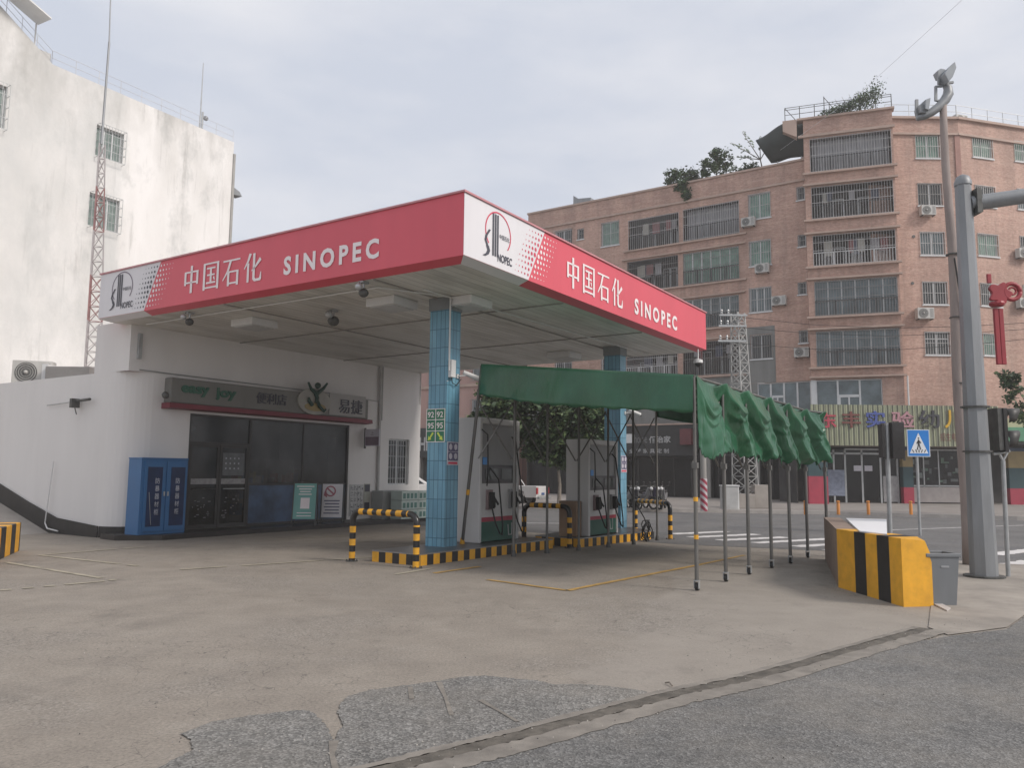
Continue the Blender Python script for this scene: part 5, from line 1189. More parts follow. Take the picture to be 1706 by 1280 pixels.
def hole(F, x0, y0, x1, y1, r=.18):
    a, zt_ = F.q(x0, y0); b, zb_ = F.q(x1, y1); return [min(a, b), max(a, b), zb_, zt_, r]
def window(F, h, glass=gl_green, gm=grille_m, out=.16, mull=1, top=0):
    a, b, c, d = h[:4]; w_ = MB(F.F); t_ = .06; y = .10
    w_.box(a, b, y, y+.05, c, c+t_); w_.box(a, b, y, y+.05, d-t_, d); w_.box(a, a+t_, y, y+.05, c+t_, d-t_); w_.box(b-t_, b, y, y+.05, c+t_, d-t_)
    for k in range(mull): x = a+(b-a)*(k+1)/(mull+1); w_.box(x-t_/2, x+t_/2, y, y+.05, c+t_, d-t_)
    if top: w_.box(a+t_, b-t_, y-.005, y+.045, d-(d-c)*.28-.05, d-(d-c)*.28)
    w_.box(a-.06, b+.06, -.07, y, c-.07, c-.002)
    wo = w_.build('window', alum, apt)
    MB(F.F).box(a+t_, b-t_, y+.03, y+.04, c+t_, d-t_).build('pane', glass, wo)
    if gm:
        g = MB(F.F); n = max(3, round((b-a)/.15))
        for k in range(n+1): x = a+(b-a)*k/n; g.box(x-.011, x+.011, -out, -out+.02, c, d)
        for k in range(3): z = c+.03+(d-c-.06)*k/2; g.box(a, b, -out-.012, -out-.001, z-.013, z+.013)
        for x in (a, b): 
            for z in (c+.02, d-.02): g.box(x-.01, x+.01, -out, 0, z-.01, z+.01)
        if out > .2: g.box(a, b, -out, 0, c-.02, c+.0)
        g.build('grille', gm, wo)
    return wo
def balcony(F, h, rail=rail_dark, style=0, gm=grille_m, inside=dim):
    a, b, c, d = h[:4]; dep = 1.15
    m = MB(F.F); m.box(a, b, dep, dep+.05, c, d); m.box(a, b, .18, dep, c-.04, c-.002); m.box(a, b, .18, dep, d+.002, d+.04); m.box(a-.05, a, .18, dep, c, d); m.box(b, b+.05, .18, dep, c, d)
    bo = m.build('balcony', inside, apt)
    hr = (d-c)*.42
    m = MB(F.F); n = round((b-a)/.16)
    for k in range(n+1): x = a+(b-a)*k/n; m.box(x-.014, x+.014, .03, .055, c+.05, c+hr)
    m.box(a, b, .02, .065, c+hr, c+hr+.05); m.box(a, b, .025, .06, c+.02, c+.05)
    for k in range(5): x = a+(b-a)*k/4; m.box(x-.025, x+.025, .018, .067, c, c+hr)
    m.build('railing', rail, bo)
    if gm:
        m = MB(F.F); n = round((b-a)/.145)
        for k in range(n+1): x = a+(b-a)*k/n; m.box(x-.010, x+.010, -.02, -.001, c, d)
        for f in (.02, .5, .76, .98): z = c+(d-c)*f; m.box(a, b, -.032, -.021, z-.014, z+.014)
        m.build('grille', gm, bo)
    if style == 1:          # glazed with pale frames
        m = MB(F.F)
        for k in range(7): x = a+(b-a)*k/6; m.box(x-.035, x+.035, .10, .15, c+.05, d-.06)
        m.box(a, b, .10, .15, d-.06, d); m.box(a, b, .10, .15, c+hr-.02, c+hr+.04); f_ = m.build('glazing_frame', alum, bo)
        MB(F.F).box(a, b, .12, .13, c+.05, d-.06).build('pane', gl_green if rw.random() < .5 else gl_blue, f_)
    if style == 2:          # curtains behind
        m = MB(F.F); n = 60
        m.grid(lambda u_, v_: (lerp(a+.1, b-.1, u_), .45+.05*sin(u_*120)+.03*sin(u_*47), lerp(c+.1, d-.05, v_)), 200, 1); m.build('curtain', curtain, bo, smooth=True)
    if style in (0, 3):     # door and window in the back wall, washing hung up
        m = MB(F.F)
        for k in range(2):
            x = a+(b-a)*(.15+.45*k); 
            for q in range(3): xx = x+(b-a)*.13*q; m.box(xx-.03, xx+.03, dep-.06, dep-.001, c, d-.5)
            m.box(x, x+(b-a)*.26, dep-.06, dep-.001, d-.56, d-.5)
        m.build('door_frame', alum, bo)
        m = MB(F.F); cols = []
        ms = [mat('washing %d' % i, cc, .85, var=.1) for i, cc in enumerate([(.38, .37, .38), (.10, .11, .15), (.28, .12, .12), (.45, .43, .38)])]
        for k in range(7 if style == 3 else 4):
            x = a+.4+(b-a-1.0)*rw.random(); wd = .25+.25*rw.random(); hh = .5+.4*rw.random(); m.box(x, x+wd, .45+.2*rw.random(), .50+.2*rw.random()+.02, d-.25-hh, d-.25, rw.randrange(4))
        m.build('washing', ms, bo)
    return bo
# ---- left wing
hs_bal = []; hs_win = []; hs_small = []
for r in ((1047, 368, 1131, 406), (1138, 349.6, 1231.7, 388), (1045, 437, 1130, 478), (1138, 423, 1231.7, 464), (1045, 506, 1131, 552), (1138, 501, 1231.7, 541), (1138, 572, 1231.7, 622), (1043, 590, 1129, 626)):
    hs_bal.append(hole(FL, *r))
for r in ((925, 386, 953, 418), (1002, 372, 1031.6, 407), (1246.5, 325, 1284, 361), (1248, 403, 1285, 440), (1248, 481, 1286, 518), (1250, 559, 1287, 597), (1002, 448, 1032, 480), (925, 450, 953, 482), (1002, 590, 1031, 622), (925, 590, 953, 622)): hs_win.append(hole(FL, *r))
for r in ((962, 382, 972.5, 398), (1327, 312, 1341, 332), (1329, 392, 1343, 410), (1329, 471, 1344, 490), (1331, 551, 1346, 571)): hs_small.append(hole(FL, *r, .12))
zLt = FL.q(1335, 268)[1]; zL2 = FL.q(1300, 637)[1]; zLs = FL.q(1300, 676)[1]
bn = Vector((0, 0, 0))
m = MB(FL.F); m.wall(0, LL, zL2, zLt, hs_bal+hs_win+hs_small); m.build('brick_wall', brick, apt)
for i, h in enumerate(hs_bal): balcony(FL, h, rail_white if i in (7,) else rail_dark, [0, 2, 3, 1, 0, 1, 0, 0][i], grille_m if i in (0, 1, 7) else grille_dk)
gs_ = [gl_dark, gl_green, gl_green, gl_green, gl_blue, gl_dark, gl_dark, gl_dark, gl_dark, gl_dark]
for i, h in enumerate(hs_win): window(FL, h, gs_[i], grille_m if i != 5 else grille_dk, .05 if i else .2, 1 if i != 4 else 2)
for h in hs_small: window(FL, h, gl_dark, grille_dk, .02, 0)
def ledge(F, a, b, z, out=.10, hgt=.10, name='ledge', m_=None):
    MB(F.F).box(a, b, -out, -.002, z-hgt, z).build(name, m_ or cream, apt)
zc_ = FL.q(1340, 298)[1]; ledge(FL, 0, LL, zc_, .12, .12); MB(FL.F).box(-.05, LL+.1, -.10, .3, zLt, zLt+.12).build('parapet_cap', cream, apt)
for pair in ((0, 1), (2, 3), (4, 5), (7, 6)):
    a = min(hs_bal[pair[0]][0], hs_bal[pair[1]][0])-.35; b = max(hs_bal[pair[0]][1], hs_bal[pair[1]][1])+.45
    zb_ = hs_bal[pair[1]][2]-.05; zt_ = hs_bal[pair[1]][3]+.16
    ledge(FL, a, b, zb_, .16, .10); 
    if pair != (0, 1): ledge(FL, a, b, zt_, .16, .08)
    if pair == (7, 6): continue
# grey rendered patch low on the wing
a = FL.q(1232, 520)[0]; b = FL.q(1290, 520)[0]; zt_ = FL.q(1260, 545)[1]
h5 = hs_win[5]
m = MB(FL.F); m.wall(a, b, zL2+.01, zt_, [[h5[0]-.02, h5[1]+.02, h5[2]-.02, h5[3]+.02, 0]], y=-.012); m.build('grey_render', mat('grey patched render', (.20, .20, .19), .85, var=.25, vs=1.2, grime=.5, streak=True), apt)
h6 = hs_bal[6]; m = MB(FL.F); m.box(h6[0]-.3, h6[1]+.3, -.014, -.003, zL2, h6[2]-.18); m.build('grey_render', mat('grey patched render', ()), apt)
# second storey ribbon of plain windows
zA = zLs; zB_ = zL2
def ribbon(F, a, b, z0, z1, n, doors=()):
    m = MB(F.F); m.box(a, b, .10, .17, z0, z0+.05); m.box(a, b, .10, .17, z1-.06, z1)
    for k in range(n+1): x = a+(b-a)*k/n; m.box(x-.05, x+.05, .09, .18, z0, z1)
    for k in doors: x0 = a+(b-a)*k/n; x1 = a+(b-a)*(k+1)/n; m.box(x0, x1, .09, .18, z0+(z1-z0)*.60, z0+(z1-z0)*.66); m.box((x0+x1)/2-.04, (x0+x1)/2+.04, .09, .18, z0, z0+(z1-z0)*.6); m.box(x0+.05, x0+.13, .09, .18, z0, z0+(z1-z0)*.6)
    wo = m.build('window', alum, apt); MB(F.F).box(a, b, .13, .14, z0, z1).build('pane', gl_blue, wo)
    MB(F.F).box(a, b, 1.6, 1.65, z0-.5, z1+.3).build('room_back', dim, apt)
a_ = FL.q(1262, 655)[0]
ribbon(FL, a_, LL-.02, zLs-.9, zL2-.001, 4, (1,))
m = MB(FL.F); m.wall(0, a_, zLs-.9, zL2, []); m.build('low_wall', mat('grey patched render', ()), apt)
# ---- bay with enclosed balconies
rows = [((1353.4, 231), (1494.7, 272.5)), ((1353, 312), (1499, 353)), ((1353, 393), (1500, 434)), ((1354, 469), (1501, 520)), ((1357, 552.5), (1504, 607))]
hB = [hole(FB, *p, *q_) for p, q_ in rows]
mid0 = sum(h[0] for h in hB)/5; mid1 = sum(h[1] for h in hB)/5
for h in hB: h[0] = mid0; h[1] = min(mid1, LB-.12)
zBt = FB.q(1493, 181)[1]; zBr = FB.q(1420, 632)[1]; zBs = FB.q(1420, 674)[1]
m = MB(FB.F); m.wall(0, LB, zBr, zBt, hB); m.build('brick_wall', brick, apt)
m = MB(FB.F); m.poly([(0, 0, 0), (0, 3, 0), (0, 3, zBt), (0, 0, zBt)]); m.poly([(LB, 0, 0), (LB, 3, 0), (LB, 3, zBt), (LB, 0, zBt)]); m.poly([(0, 0, zBt), (LB, 0, zBt), (LB, 6, zBt), (0, 6, zBt)]); m.build('bay_side', brick, apt)
styles = [(rail_dark, 2, grille_m), (rail_dark, 0, grille_m), (rail_white, 3, grille_m), (rail_dark, 1, grille_dk), (rail_dark, 1, grille_dk)]
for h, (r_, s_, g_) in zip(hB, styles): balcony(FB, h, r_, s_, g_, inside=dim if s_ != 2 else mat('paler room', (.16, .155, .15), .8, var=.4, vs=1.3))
for i, h in enumerate(hB):
    ledge(FB, -.12, LB+.15, h[2]-.03, .22, .11); 
    if i: ledge(FB, -.12, LB+.15, h[3]+.16, .22, .10)
ledge(FB, -.3, LB+.1, zBt-.95, .14, .14); MB(FB.F).box(-.35, LB+.12, -.16, .4, zBt, zBt+.12).build('parapet_cap', cream, apt)
ribbon(FB, .25, LB-1.1, zBs-1.1, zBr-.002, 3, (1,)); MB(FB.F).box(LB-1.1, LB, .0, .3, zBs-1.2, zBr-.002).build('pier', brick, apt); MB(FB.F).box(-.02, .25, .0, .3, zBs-1.2, zBr-.002).build('pier', alum, apt); ledge(FB, -.1, LB+.15, zBr+.2, .2, .1)
m = MB(FB.F); x_ = LB+.18; m.tube((x_, -.05, zBs-1.5), (x_, -.05, zBr+.1), .045, n=8); m.build('white_pipe', white_plastic, apt)
# roof overhang on the left of the bay
m = MB(FB.F); m.extr([(-1.15, -.10, zBt-.55), (-.36, -.10, zBt-1.0), (-.36, -.10, zBt+.1), (-1.15, -.10, zBt+.1)], (0, 2.4, 0)); m.build('roof_overhang', cream, apt)
# ---- C and D
zCt = FC.q(1545, 199)[1]
rC = [(1525, 224, 1567, 264), (1528, 305, 1571, 343), (1532, 386, 1575, 425.6), (1535.5, 469, 1579, 508), (1539, 552.5, 1583, 592)]
hC = [hole(FC, *r) for r in rC]; a0 = sum(h[0] for h in hC)/5; a1 = sum(h[1] for h in hC)/5
for h in hC: h[0] = a0; h[1] = a1
rD = [(1620, 226.5, 1656.5, 266), (1624, 307.5, 1661, 347), (1628, 388, 1664, 429), (1632, 471, 1668, 512), (1636, 555, 1671, 594)]
hD = [hole(FD, *r) for r in rD]; a0 = sum(h[0] for h in hD)/5; a1 = sum(h[1] for h in hD)/5
s2_ = FD.q(1689, 240)[0]
for h in hD: h[0] = a0; h[1] = a1
hD2 = [[s2_, s2_+1.5, h[2]+.1, h[3]+.1, .18] for h in hD]; hD3 = [[s2_+3.5, s2_+5, h[2]+.1, h[3]+.1, .18] for h in hD]
zS = FC.q(1545, 674)[1]; zc0 = zS-1.5
m = MB(FC.F); m.wall(-1.2, LC, zc0, zCt, hC); m.build('brick_wall', brick, apt)
m = MB(FD.F); m.wall(0, LD, zc0, zCt, hD+hD2+hD3); m.poly([(LD, 0, 0), (LD, 14, 0), (LD, 14, zCt), (LD, 0, zCt)]); m.build('brick_wall', brick, apt)
m = MB(FC.F); m.poly([(-1.2, 0, zCt), (LC, 0, zCt), (LC, 9, zCt), (-1.2, 9, zCt)]); m.build('roof_deck', concrete, apt)
m = MB(FD.F); m.poly([(0, 0, zCt), (LD, 0, zCt), (LD, 9, zCt), (-2, 9, zCt)]); m.build('roof_deck', concrete, apt)
gC = [gl_green, gl_dark, gl_blue, gl_dark, gl_dark]
for i, h in enumerate(hC): window(FC, h, gC[i], grille_m if i != 1 else grille_dk, .05, 1, i == 4)
for i, h in enumerate(hD): window(FD, h, [gl_green, gl_dark, gl_green, gl_dark, gl_green][i], grille_m, .05)
for i, h in enumerate(hD2+hD3): window(FD, h, [gl_green, gl_blue, gl_dark][i % 3], grille_m, .05)
for F, L_ in ((FC, LC), (FD, LD)):
    ledge(F, -.1, L_, zCt-.85, .12, .12); MB(F.F).box(-.1, L_, -.16, .4, zCt, zCt+.14).build('parapet_cap', cream, apt)
MB(FC.F).box(LC-.28, LC+.02, -.06, -.003, zc0, zCt-.98).build('corner_pier', mat('darker tile pier', (.36, .20, .165), .75, var=.12), apt)
MB(FL.F).box(0, LL, .31, 10, zLt-1.0, zLt-.9).build('roof_deck', concrete, apt)
MB(FL.F).poly([(0, 0, 0), (0, 10, 0), (0, 10, zLt), (0, 0, zLt)]).build('end_wall', brick, apt)
# ---- balcony side awning, roof dark sheet
rf_ = lambda px, py, F=FL: F.q(px, py)
a = rf_(1262, 238); b = rf_(1318, 208); c = rf_(1345, 258); d = rf_(1285, 272)
o = thing('roof_shade_sheet', 'dark green shade sheet stretched over the roof terrace beside the taller bay', 'shade sheet', (a[0]+2, 1, zLt), FL.F)
m = MB(FL.F); e2 = rf_(1345, 205)
A1 = Vector((a[0], -.4, a[1])); B1 = Vector((b[0], -.6, b[1])); C1 = Vector((c[0], -.05, c[1])); D1_ = Vector((d[0], -.05, d[1])); E1_ = Vector((e2[0], -.3, e2[1]))
def sh(u_, v_): 
    top = A1.lerp(B1, min(1, u_*1.4)) if u_ < .714 else B1.lerp(E1_, (u_-.714)/.286); bot = D1_.lerp(C1, u_); p = top.lerp(bot, v_); p.y += -.5*sin(pi*v_)+.1*sin(9*u_); return p
m.grid(sh, 16, 10); o2 = m.build('sheet', mat('dark shade cloth', (.016, .021, .019), .7, var=.4, vs=2), o, smooth=True); o2.modifiers.new('t', 'SOLIDIFY').thickness = .03
m = MB(FL.F); m.grid(lambda u_, v_: A1.lerp(E1_, u_)+Vector((0, 3.5*v_, .2*v_)), 4, 2); m.build('sheet_top', mat('dark shade cloth', ()), o)
m = MB(FL.F)
for x in (a[0]+1.2, a[0]+2.6): m.tube((x, 0, zLt), (x, 0, zLt+1.6), .03)
m.build('frame', galv, o)
# roof railings with creeper on the bay
o = thing('roof_railing', 'thin metal roof railing on top of the tall balcony bay', 'railing', (LB/2, .1, zBt+.12), FB.F)
m = MB(FB.F)
for k in range(8): x = -1.0+(LB+1.0)*k/7; m.tube((x, .05, zBt+.12), (x, .05, zBt+.95), .025, n=5)
for hh in (.5, .82, .95): m.tube((-1.0, .05, zBt+hh), (LB, .05, zBt+hh), .018, n=5)
m.tube((-1.0, .05, zBt+.95), (-.4, .05, zBt+.12), .02); m.tube((1.2, .05, zBt+1.3), (2.0, .05, zBt+.12), .02); m.tube((1.2, .05, zBt+.12), (1.2, .05, zBt+1.35), .025)
m.build('rails', dark_steel, o)
o = thing('roof_railing', 'long faint railing along the roof of the right wing', 'railing', (1, .1, zCt+.14), FD.F)
for F, L_ in ((FC, LC), (FD, LD)):
    m = MB(F.F); n = int(L_/1.1)
    for k in range(n+1): m.tube((L_*k/n, .1, zCt+.14), (L_*k/n, .1, zCt+.95), .018, n=5)
    for hh in (.55, .95): m.tube((0, .1, zCt+hh), (L_, .1, zCt+hh), .016, n=5)
    m.build('rails', galv, o)
p = FD.q(1640, 186); o = put_ac(FD.F @ Matrix.Translation((p[0]-.8, 1.0, zCt+.30)), 'outdoor unit standing on the roof of the right wing', 'air conditioners on the brick block')
# roof left: small metal thing
p = FL.q(962, 340); o = thing('roof_hatch', 'small grey tilted hatch on the roof at the left end of the brick block', 'hatch', (p[0], 1, zLt), FL.F)
m = MB(FL.F); m.extr([(p[0]-.5, .3, zLt+.12), (p[0]-.5, .3, zLt+.9), (p[0]-.1, .3, zLt+.6), (p[0]+.9, .3, zLt+.5), (p[0]+.9, .3, zLt+.12)], (0, 1.2, 0)); m.build('casing', steel, o)
# ---- air conditioners on the walls
acs = [(FL, 1249, 379, 'outdoor unit under the top right window of the left wing'), (FL, 1272, 456, 'outdoor unit under the green window one floor below the top of the left wing'), (FL, 1300, 510, 'outdoor unit with a visible fan, beside the middle window of the left wing'), (FL, 1338, 596, 'outdoor unit under the small blind window left of the lowest balcony'),
       (FC, 1542, 361, 'outdoor unit under the second highest window right of the balcony bay'), (FC, 1537, 533, 'large outdoor unit between the two lowest windows right of the balcony bay'), (FD, 1699, 432, 'outdoor unit at the right edge just above the red ornament'), (FD, 1700, 515, 'outdoor unit at the right edge behind the red ornament')]
for F, px, py, lab in acs: s_, z_ = F.q(px, py); big = 1.12 if py == 533 else 1; put_ac(F.F @ Matrix.Translation((s_, -.24, z_)) @ Matrix.Scale(big, 4), lab, 'air conditioners on the brick block')
m = MB(FC.F)
for px, py in ((1522, 394), (1520, 472)): s_, z_ = FC.q(px, py); m.tube((s_, -.03, z_), (s_, .0, z_), .09, n=10)
m.build('vent_hole', dark_steel, apt)

# ============================================================ GROUND FLOOR SHOPS
def shop_bay(F, a, b, z0, z1, dep=1.2, par=apt, m_=None):
    m = MB(F.F); m.box(a, b, dep, dep+.1, z0, z1); m.box(a, b, 0, dep, z1, z1+.05); m.box(a-.05, a, 0, dep, z0, z1); m.box(b, b+.05, 0, dep, z0, z1); m.box(a, b, .0, dep, z0-.05, z0)
    return m.build('shopfront', m_ or dim, par)
gz = .15
# left wing: dark furniture shop
fx0, fz1 = FL.q(1040, 711); fx1, _ = FL.q(1166, 711); fz0 = FL.q(1100, 768)[1]
pil = mat('shop pillar', (.30, .29, .27), .7, var=.15, grime=.3, streak=True)
zf = zLs-.9
m = MB(FL.F); m.box(0, LL, .0, .25, fz0+1.2, zf-.001); m.build('shop_lintel', mat('grey patched render', ()), apt)
segs = [(0, FL.q(1040, 800)[0]), (FL.q(1040, 800)[0], FL.q(1166, 800)[0]), (FL.q(1183, 800)[0], FL.q(1260, 800)[0]), (FL.q(1266, 800)[0], LL-.1)]
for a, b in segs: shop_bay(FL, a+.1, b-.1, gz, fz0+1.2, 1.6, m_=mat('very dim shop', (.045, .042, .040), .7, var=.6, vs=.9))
for px in (1174, 1181, 1263): s_ = FL.q(px, 800)[0]; MB(FL.F).box(s_-.14, s_+.14, -.12, .1, gz, fz0+1.2).build('pillar', pil, apt)
m = MB(FL.F)
for px in (1060, 1095, 1120, 1150, 1195, 1222, 1285, 1310, 1330): s_ = FL.q(px, 800)[0]; m.box(s_-.03, s_+.03, .3, .36, gz, fz0+.2)
m.box(segs[1][0], segs[1][1], .3, .36, 2.6, 2.68); m.box(segs[2][0], LL-.1, .3, .36, 2.75, 2.83); sf_ = m.build('shop_glazing', frame_m, apt)
m = MB(FL.F); m.box(0.1, LL-.2, .34, .345, gz, fz0+1.2); g_ = bpy.data.materials.new('street shop glass'); t, N, L, b = nodes(g_); b.inputs['Base Color'].default_value = (.02, .02, .022, 1); b.inputs['Roughness'].default_value = .15; b.inputs['Alpha'].default_value = .35
m.build('shop_glass', g_, sf_)
hs = thing('shop_fascia', 'wide dark fascia with pale Chinese characters and a white square over a dark shop', 'sign', ((fx0+fx1)/2, -.5, fz0), FL.F)
MB(FL.F).box(fx0-3, fx1, -.45, -.003, fz0+.3, fz1).build('board', mat('charcoal fascia', (.030, .030, .030), .6, var=.3), hs)
MB(FL.F).box(fx0-3, fx1, -.5, -.003, fz1+.002, fz1+.10).build('cap', cream, hs)
P_ = lambda x, y: FL.q(x, y)
m = MB(FL.F); a = P_(1045, 724); b = P_(1058, 739); m.box(a[0], b[0], -.47, -.451, b[1], a[1]); m.build('white_square', white_plastic, hs)
m = MB(FL.F); a = P_(1062, 739); b = P_(1083, 725); text_mb(m, 'home', a[0], a[1], b[0]-a[0], b[1]-a[1], -.45, 0, .02); m.build('lettering', mat('dim letters', (.20, .20, .20), .5), hs)
m = MB(FL.F); a = P_(1086, 739); b = P_(1122, 727); text_mb(m, '佰治家', a[0], a[1], b[0]-a[0], b[1]-a[1], -.45, .02, .02); a = P_(1053, 756); b = P_(1119, 748); text_mb(m, '全 屋 家 具 定 制', a[0], a[1], b[0]-a[0], b[1]-a[1], -.45, .01, .02); m.build('lettering', mat('pale letters', (.42, .42, .42), .5), hs)
a = P_(1141, 716); b = P_(1160, 742); rs = thing('red_sign', 'dull red projecting sign box at the right end of the dark fascia', 'sign', (a[0], -.6, b[1]), FL.F); MB(FL.F).box(a[0], b[0], -.9, -.5, b[1], a[1]).build('box', mat('dull red sign', (.13, .035, .04), .5, var=.2), rs)
a = P_(1150, 855); 
# kindergarten corrugated fascia
KO = at(1352, 741, Y=41.9); KF = frame((KO.x, 41.9, 0), (1, 0, 0)); k1 = at(1352, 674, Y=41.9).z; k0 = at(1352, 742, Y=41.9).z; kx1 = at(1664, 700, Y=41.9).x-KO.x
kg = thing('kindergarten_fascia', 'striped corrugated fascia with large coloured Chinese characters above the kindergarten entrance', 'sign', (kx1/2, 0, k0), KF)
cor = bpy.data.materials.new('striped corrugated sheet'); t, N, L, b = nodes(cor); co = N.new('ShaderNodeTexCoord').outputs['Object']; s = N.new('ShaderNodeSeparateXYZ'); L.new(co, s.inputs[0])
mo = N.new('ShaderNodeMath'); mo.operation = 'MULTIPLY'; mo.inputs[1].default_value = 1/.26; L.new(s.outputs['X'], mo.inputs[0]); fr = N.new('ShaderNodeMath'); fr.operation = 'FRACT'; L.new(mo.outputs[0], fr.inputs[0])
c = ramp(N, L, fr.outputs[0], [(0, (.36, .38, .25)), (.42, (.36, .38, .25)), (.48, (.16, .17, .13)), (.95, (.19, .20, .14))]); c = mixc(N, L, 1, c, ramp(N, L, noise(N, L, mapping(N, L, co, (1, 1, .3)), 2, 5, .6), [(.3, (.75,)*3), (.7, (1.1,)*3)]), 'MULTIPLY')
L.new(c, b.inputs['Base Color']); b.inputs['Roughness'].default_value = .5
m = MB(KF); nC = int(kx1/.13)
for k in range(nC): x = kx1*k/nC; m.add([(x, 0, k0), (x+.05, -.03, k0), (x+.08, -.03, k0), (x+.13, 0, k0), (x, 0, k1), (x+.05, -.03, k1), (x+.08, -.03, k1), (x+.13, 0, k1)], [(0, 1, 5, 4), (1, 2, 6, 5), (2, 3, 7, 6)])
m.build('corrugated_sheet', cor, kg)
MB(KF).box(0, kx1, .004, 2.4, k0, k0+.12).build('canopy_slab', concrete, kg)
def kch(ch, x0, x1, y0, y1, col, nm): 
    a = at(x0, y1, Y=41.9); b = at(x1, y0, Y=41.9); m = MB(KF); text_mb(m, ch, a.x-KO.x, a.z, b.x-a.x, b.z-a.z, -.05, .018, .06); m.build('character', mat(nm, col, .5), kg)
kch('东', 1363, 1392, 688, 713, (.42, .05, .08), 'red letters'); kch('丰', 1402, 1432, 686, 713, (.16, .05, .04), 'brown letters'); kch('实', 1442, 1473, 685, 713, (.06, .09, .30), 'blue letters'); kch('验', 1484, 1522, 686, 713, (.42, .22, .25), 'pink letters'); kch('幼', 1530, 1563, 684, 714, (.04, .04, .05), 'black letters'); kch('儿', 1573, 1602, 684, 714, (.62, .37, .03), 'orange letters'); kch('园', 1612, 1642, 685, 713, (.10, .25, .12), 'green letters')
a = at(1566, 735, Y=41.9); b = at(1602, 722, Y=41.9); m = MB(KF); text_mb(m, '招生电话', a.x-KO.x, a.z, b.x-a.x, b.z-a.z, -.03, .0, .02); m.build('small_lettering', mat('brown letters', ()), kg)
# kindergarten ground floor
GF = frame((KO.x-.6, 43.4, 0), (1, 0, 0)); W2 = kx1+9
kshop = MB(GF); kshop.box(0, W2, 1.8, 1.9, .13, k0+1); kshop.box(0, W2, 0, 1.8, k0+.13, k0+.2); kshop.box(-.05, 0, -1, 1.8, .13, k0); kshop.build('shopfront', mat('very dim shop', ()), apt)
def gx(px): return at(px, 800, Y=43.4).x-(KO.x-.6)
m = MB(GF)
for px in (1390, 1409, 1437, 1468, 1496): m.box(gx(px)-.05, gx(px)+.05, .0, .08, .13, 3.0)
m.box(gx(1380), gx(1500), 0, .08, 2.75, 2.85); m.box(gx(1409), gx(1468), 0, .08, 3.0, 3.08); m.box(gx(1505), gx(1604), 0, .08, 1.05, 1.12); m.box(gx(1505), gx(1604), 0, .08, 3.0, 3.08)
for px in (1505, 1540, 1565, 1604): m.box(gx(px)-.03, gx(px)+.03, .0, .08, 1.0, 3.0)
kf = m.build('entrance_frame', galv, apt)
m = MB(GF); m.box(gx(1380), gx(1604), .04, .045, .13, 3.0); m.build('shop_glass', g_, kf)
MB(GF).box(gx(1378), gx(1407), -.02, .03, .5, 1.9).build('notice_panel', mat('blue grey notices', (.22, .25, .33), .5, var=.3, vs=5), apt)
MB(GF).box(gx(1471), gx(1496), -.02, .03, .2, 1.6).build('notice_panel', mat('pale notices', (.30, .29, .29), .5, var=.25, vs=5), apt)
MB(GF).box(gx(1505), gx(1604), -.03, .03, .2, 1.02).build('low_parapet', mat('pale low wall', (.34, .31, .30), .7, grime=.2), apt)
m = MB(GF); 
for px in (1423, 1441): m.box(gx(px), gx(px+13), -.012, -.004, 1.85, 2.15)
m.build('door_sticker', pale, apt)
m = MB(GF); r5 = random.Random(9)
for k in range(26): x = gx(1508+r5.random()*88); z = 1.15+r5.random()*1.6; m.box(x, x+.1+.35*r5.random(), .02, .035, z, z+.06+.25*r5.random(), r5.randrange(3))
m.build('shop_goods', [mat('goods dark', (.10, .11, .11), .6), mat('goods grey', (.16, .18, .17), .6), mat('goods green', (.12, .18, .14), .6)], apt)
for px, w_ in ((1356, 1.0), (1509, .55), (1690, .9)):
    x = gx(px); col_ = [(.36, .04, .07), (.03, .07, .08), (.30, .22, .10), (.03, .05, .09)]
    if px == 1356: x = at(1366, 800, Y=41.0).x-(KO.x-.6)
    zz = [.13, 1.55, 2.3, 3.2, k0] if px == 1356 else [.13, 1.0, 2.1, 3.0, k0]
    m = MB(GF); yy = -2.2 if px == 1356 else -.3
    for i in range(4): m.box(x-w_/2, x+w_/2, yy, yy+.4, zz[i], zz[i+1], i)
    m.build('painted_pillar', [mat('paint %d' % i, c_, .55, var=.12) for i, c_ in enumerate(col_)], apt)
o = thing('right_awning', 'green and cream striped awning at the right edge beside the traffic light', 'awning', (at(1700, 720, Y=41.9).x, 42, 6), WF)
a = at(1664, 735, Y=41.9); b = at(1790, 700, Y=41.9); a2 = at(1664, 712, Y=41.9); a3 = at(1664, 697, Y=41.9)
MB().box(a.x, b.x, 41.85, 43, a.z, a2.z).build('green_band', mat('awning green', (.10, .27, .16), .5, var=.1), o); MB().box(a.x, b.x, 41.95, 43, a2.z, a3.z).build('cream_band', mat('awning cream', (.42, .42, .26), .6), o)

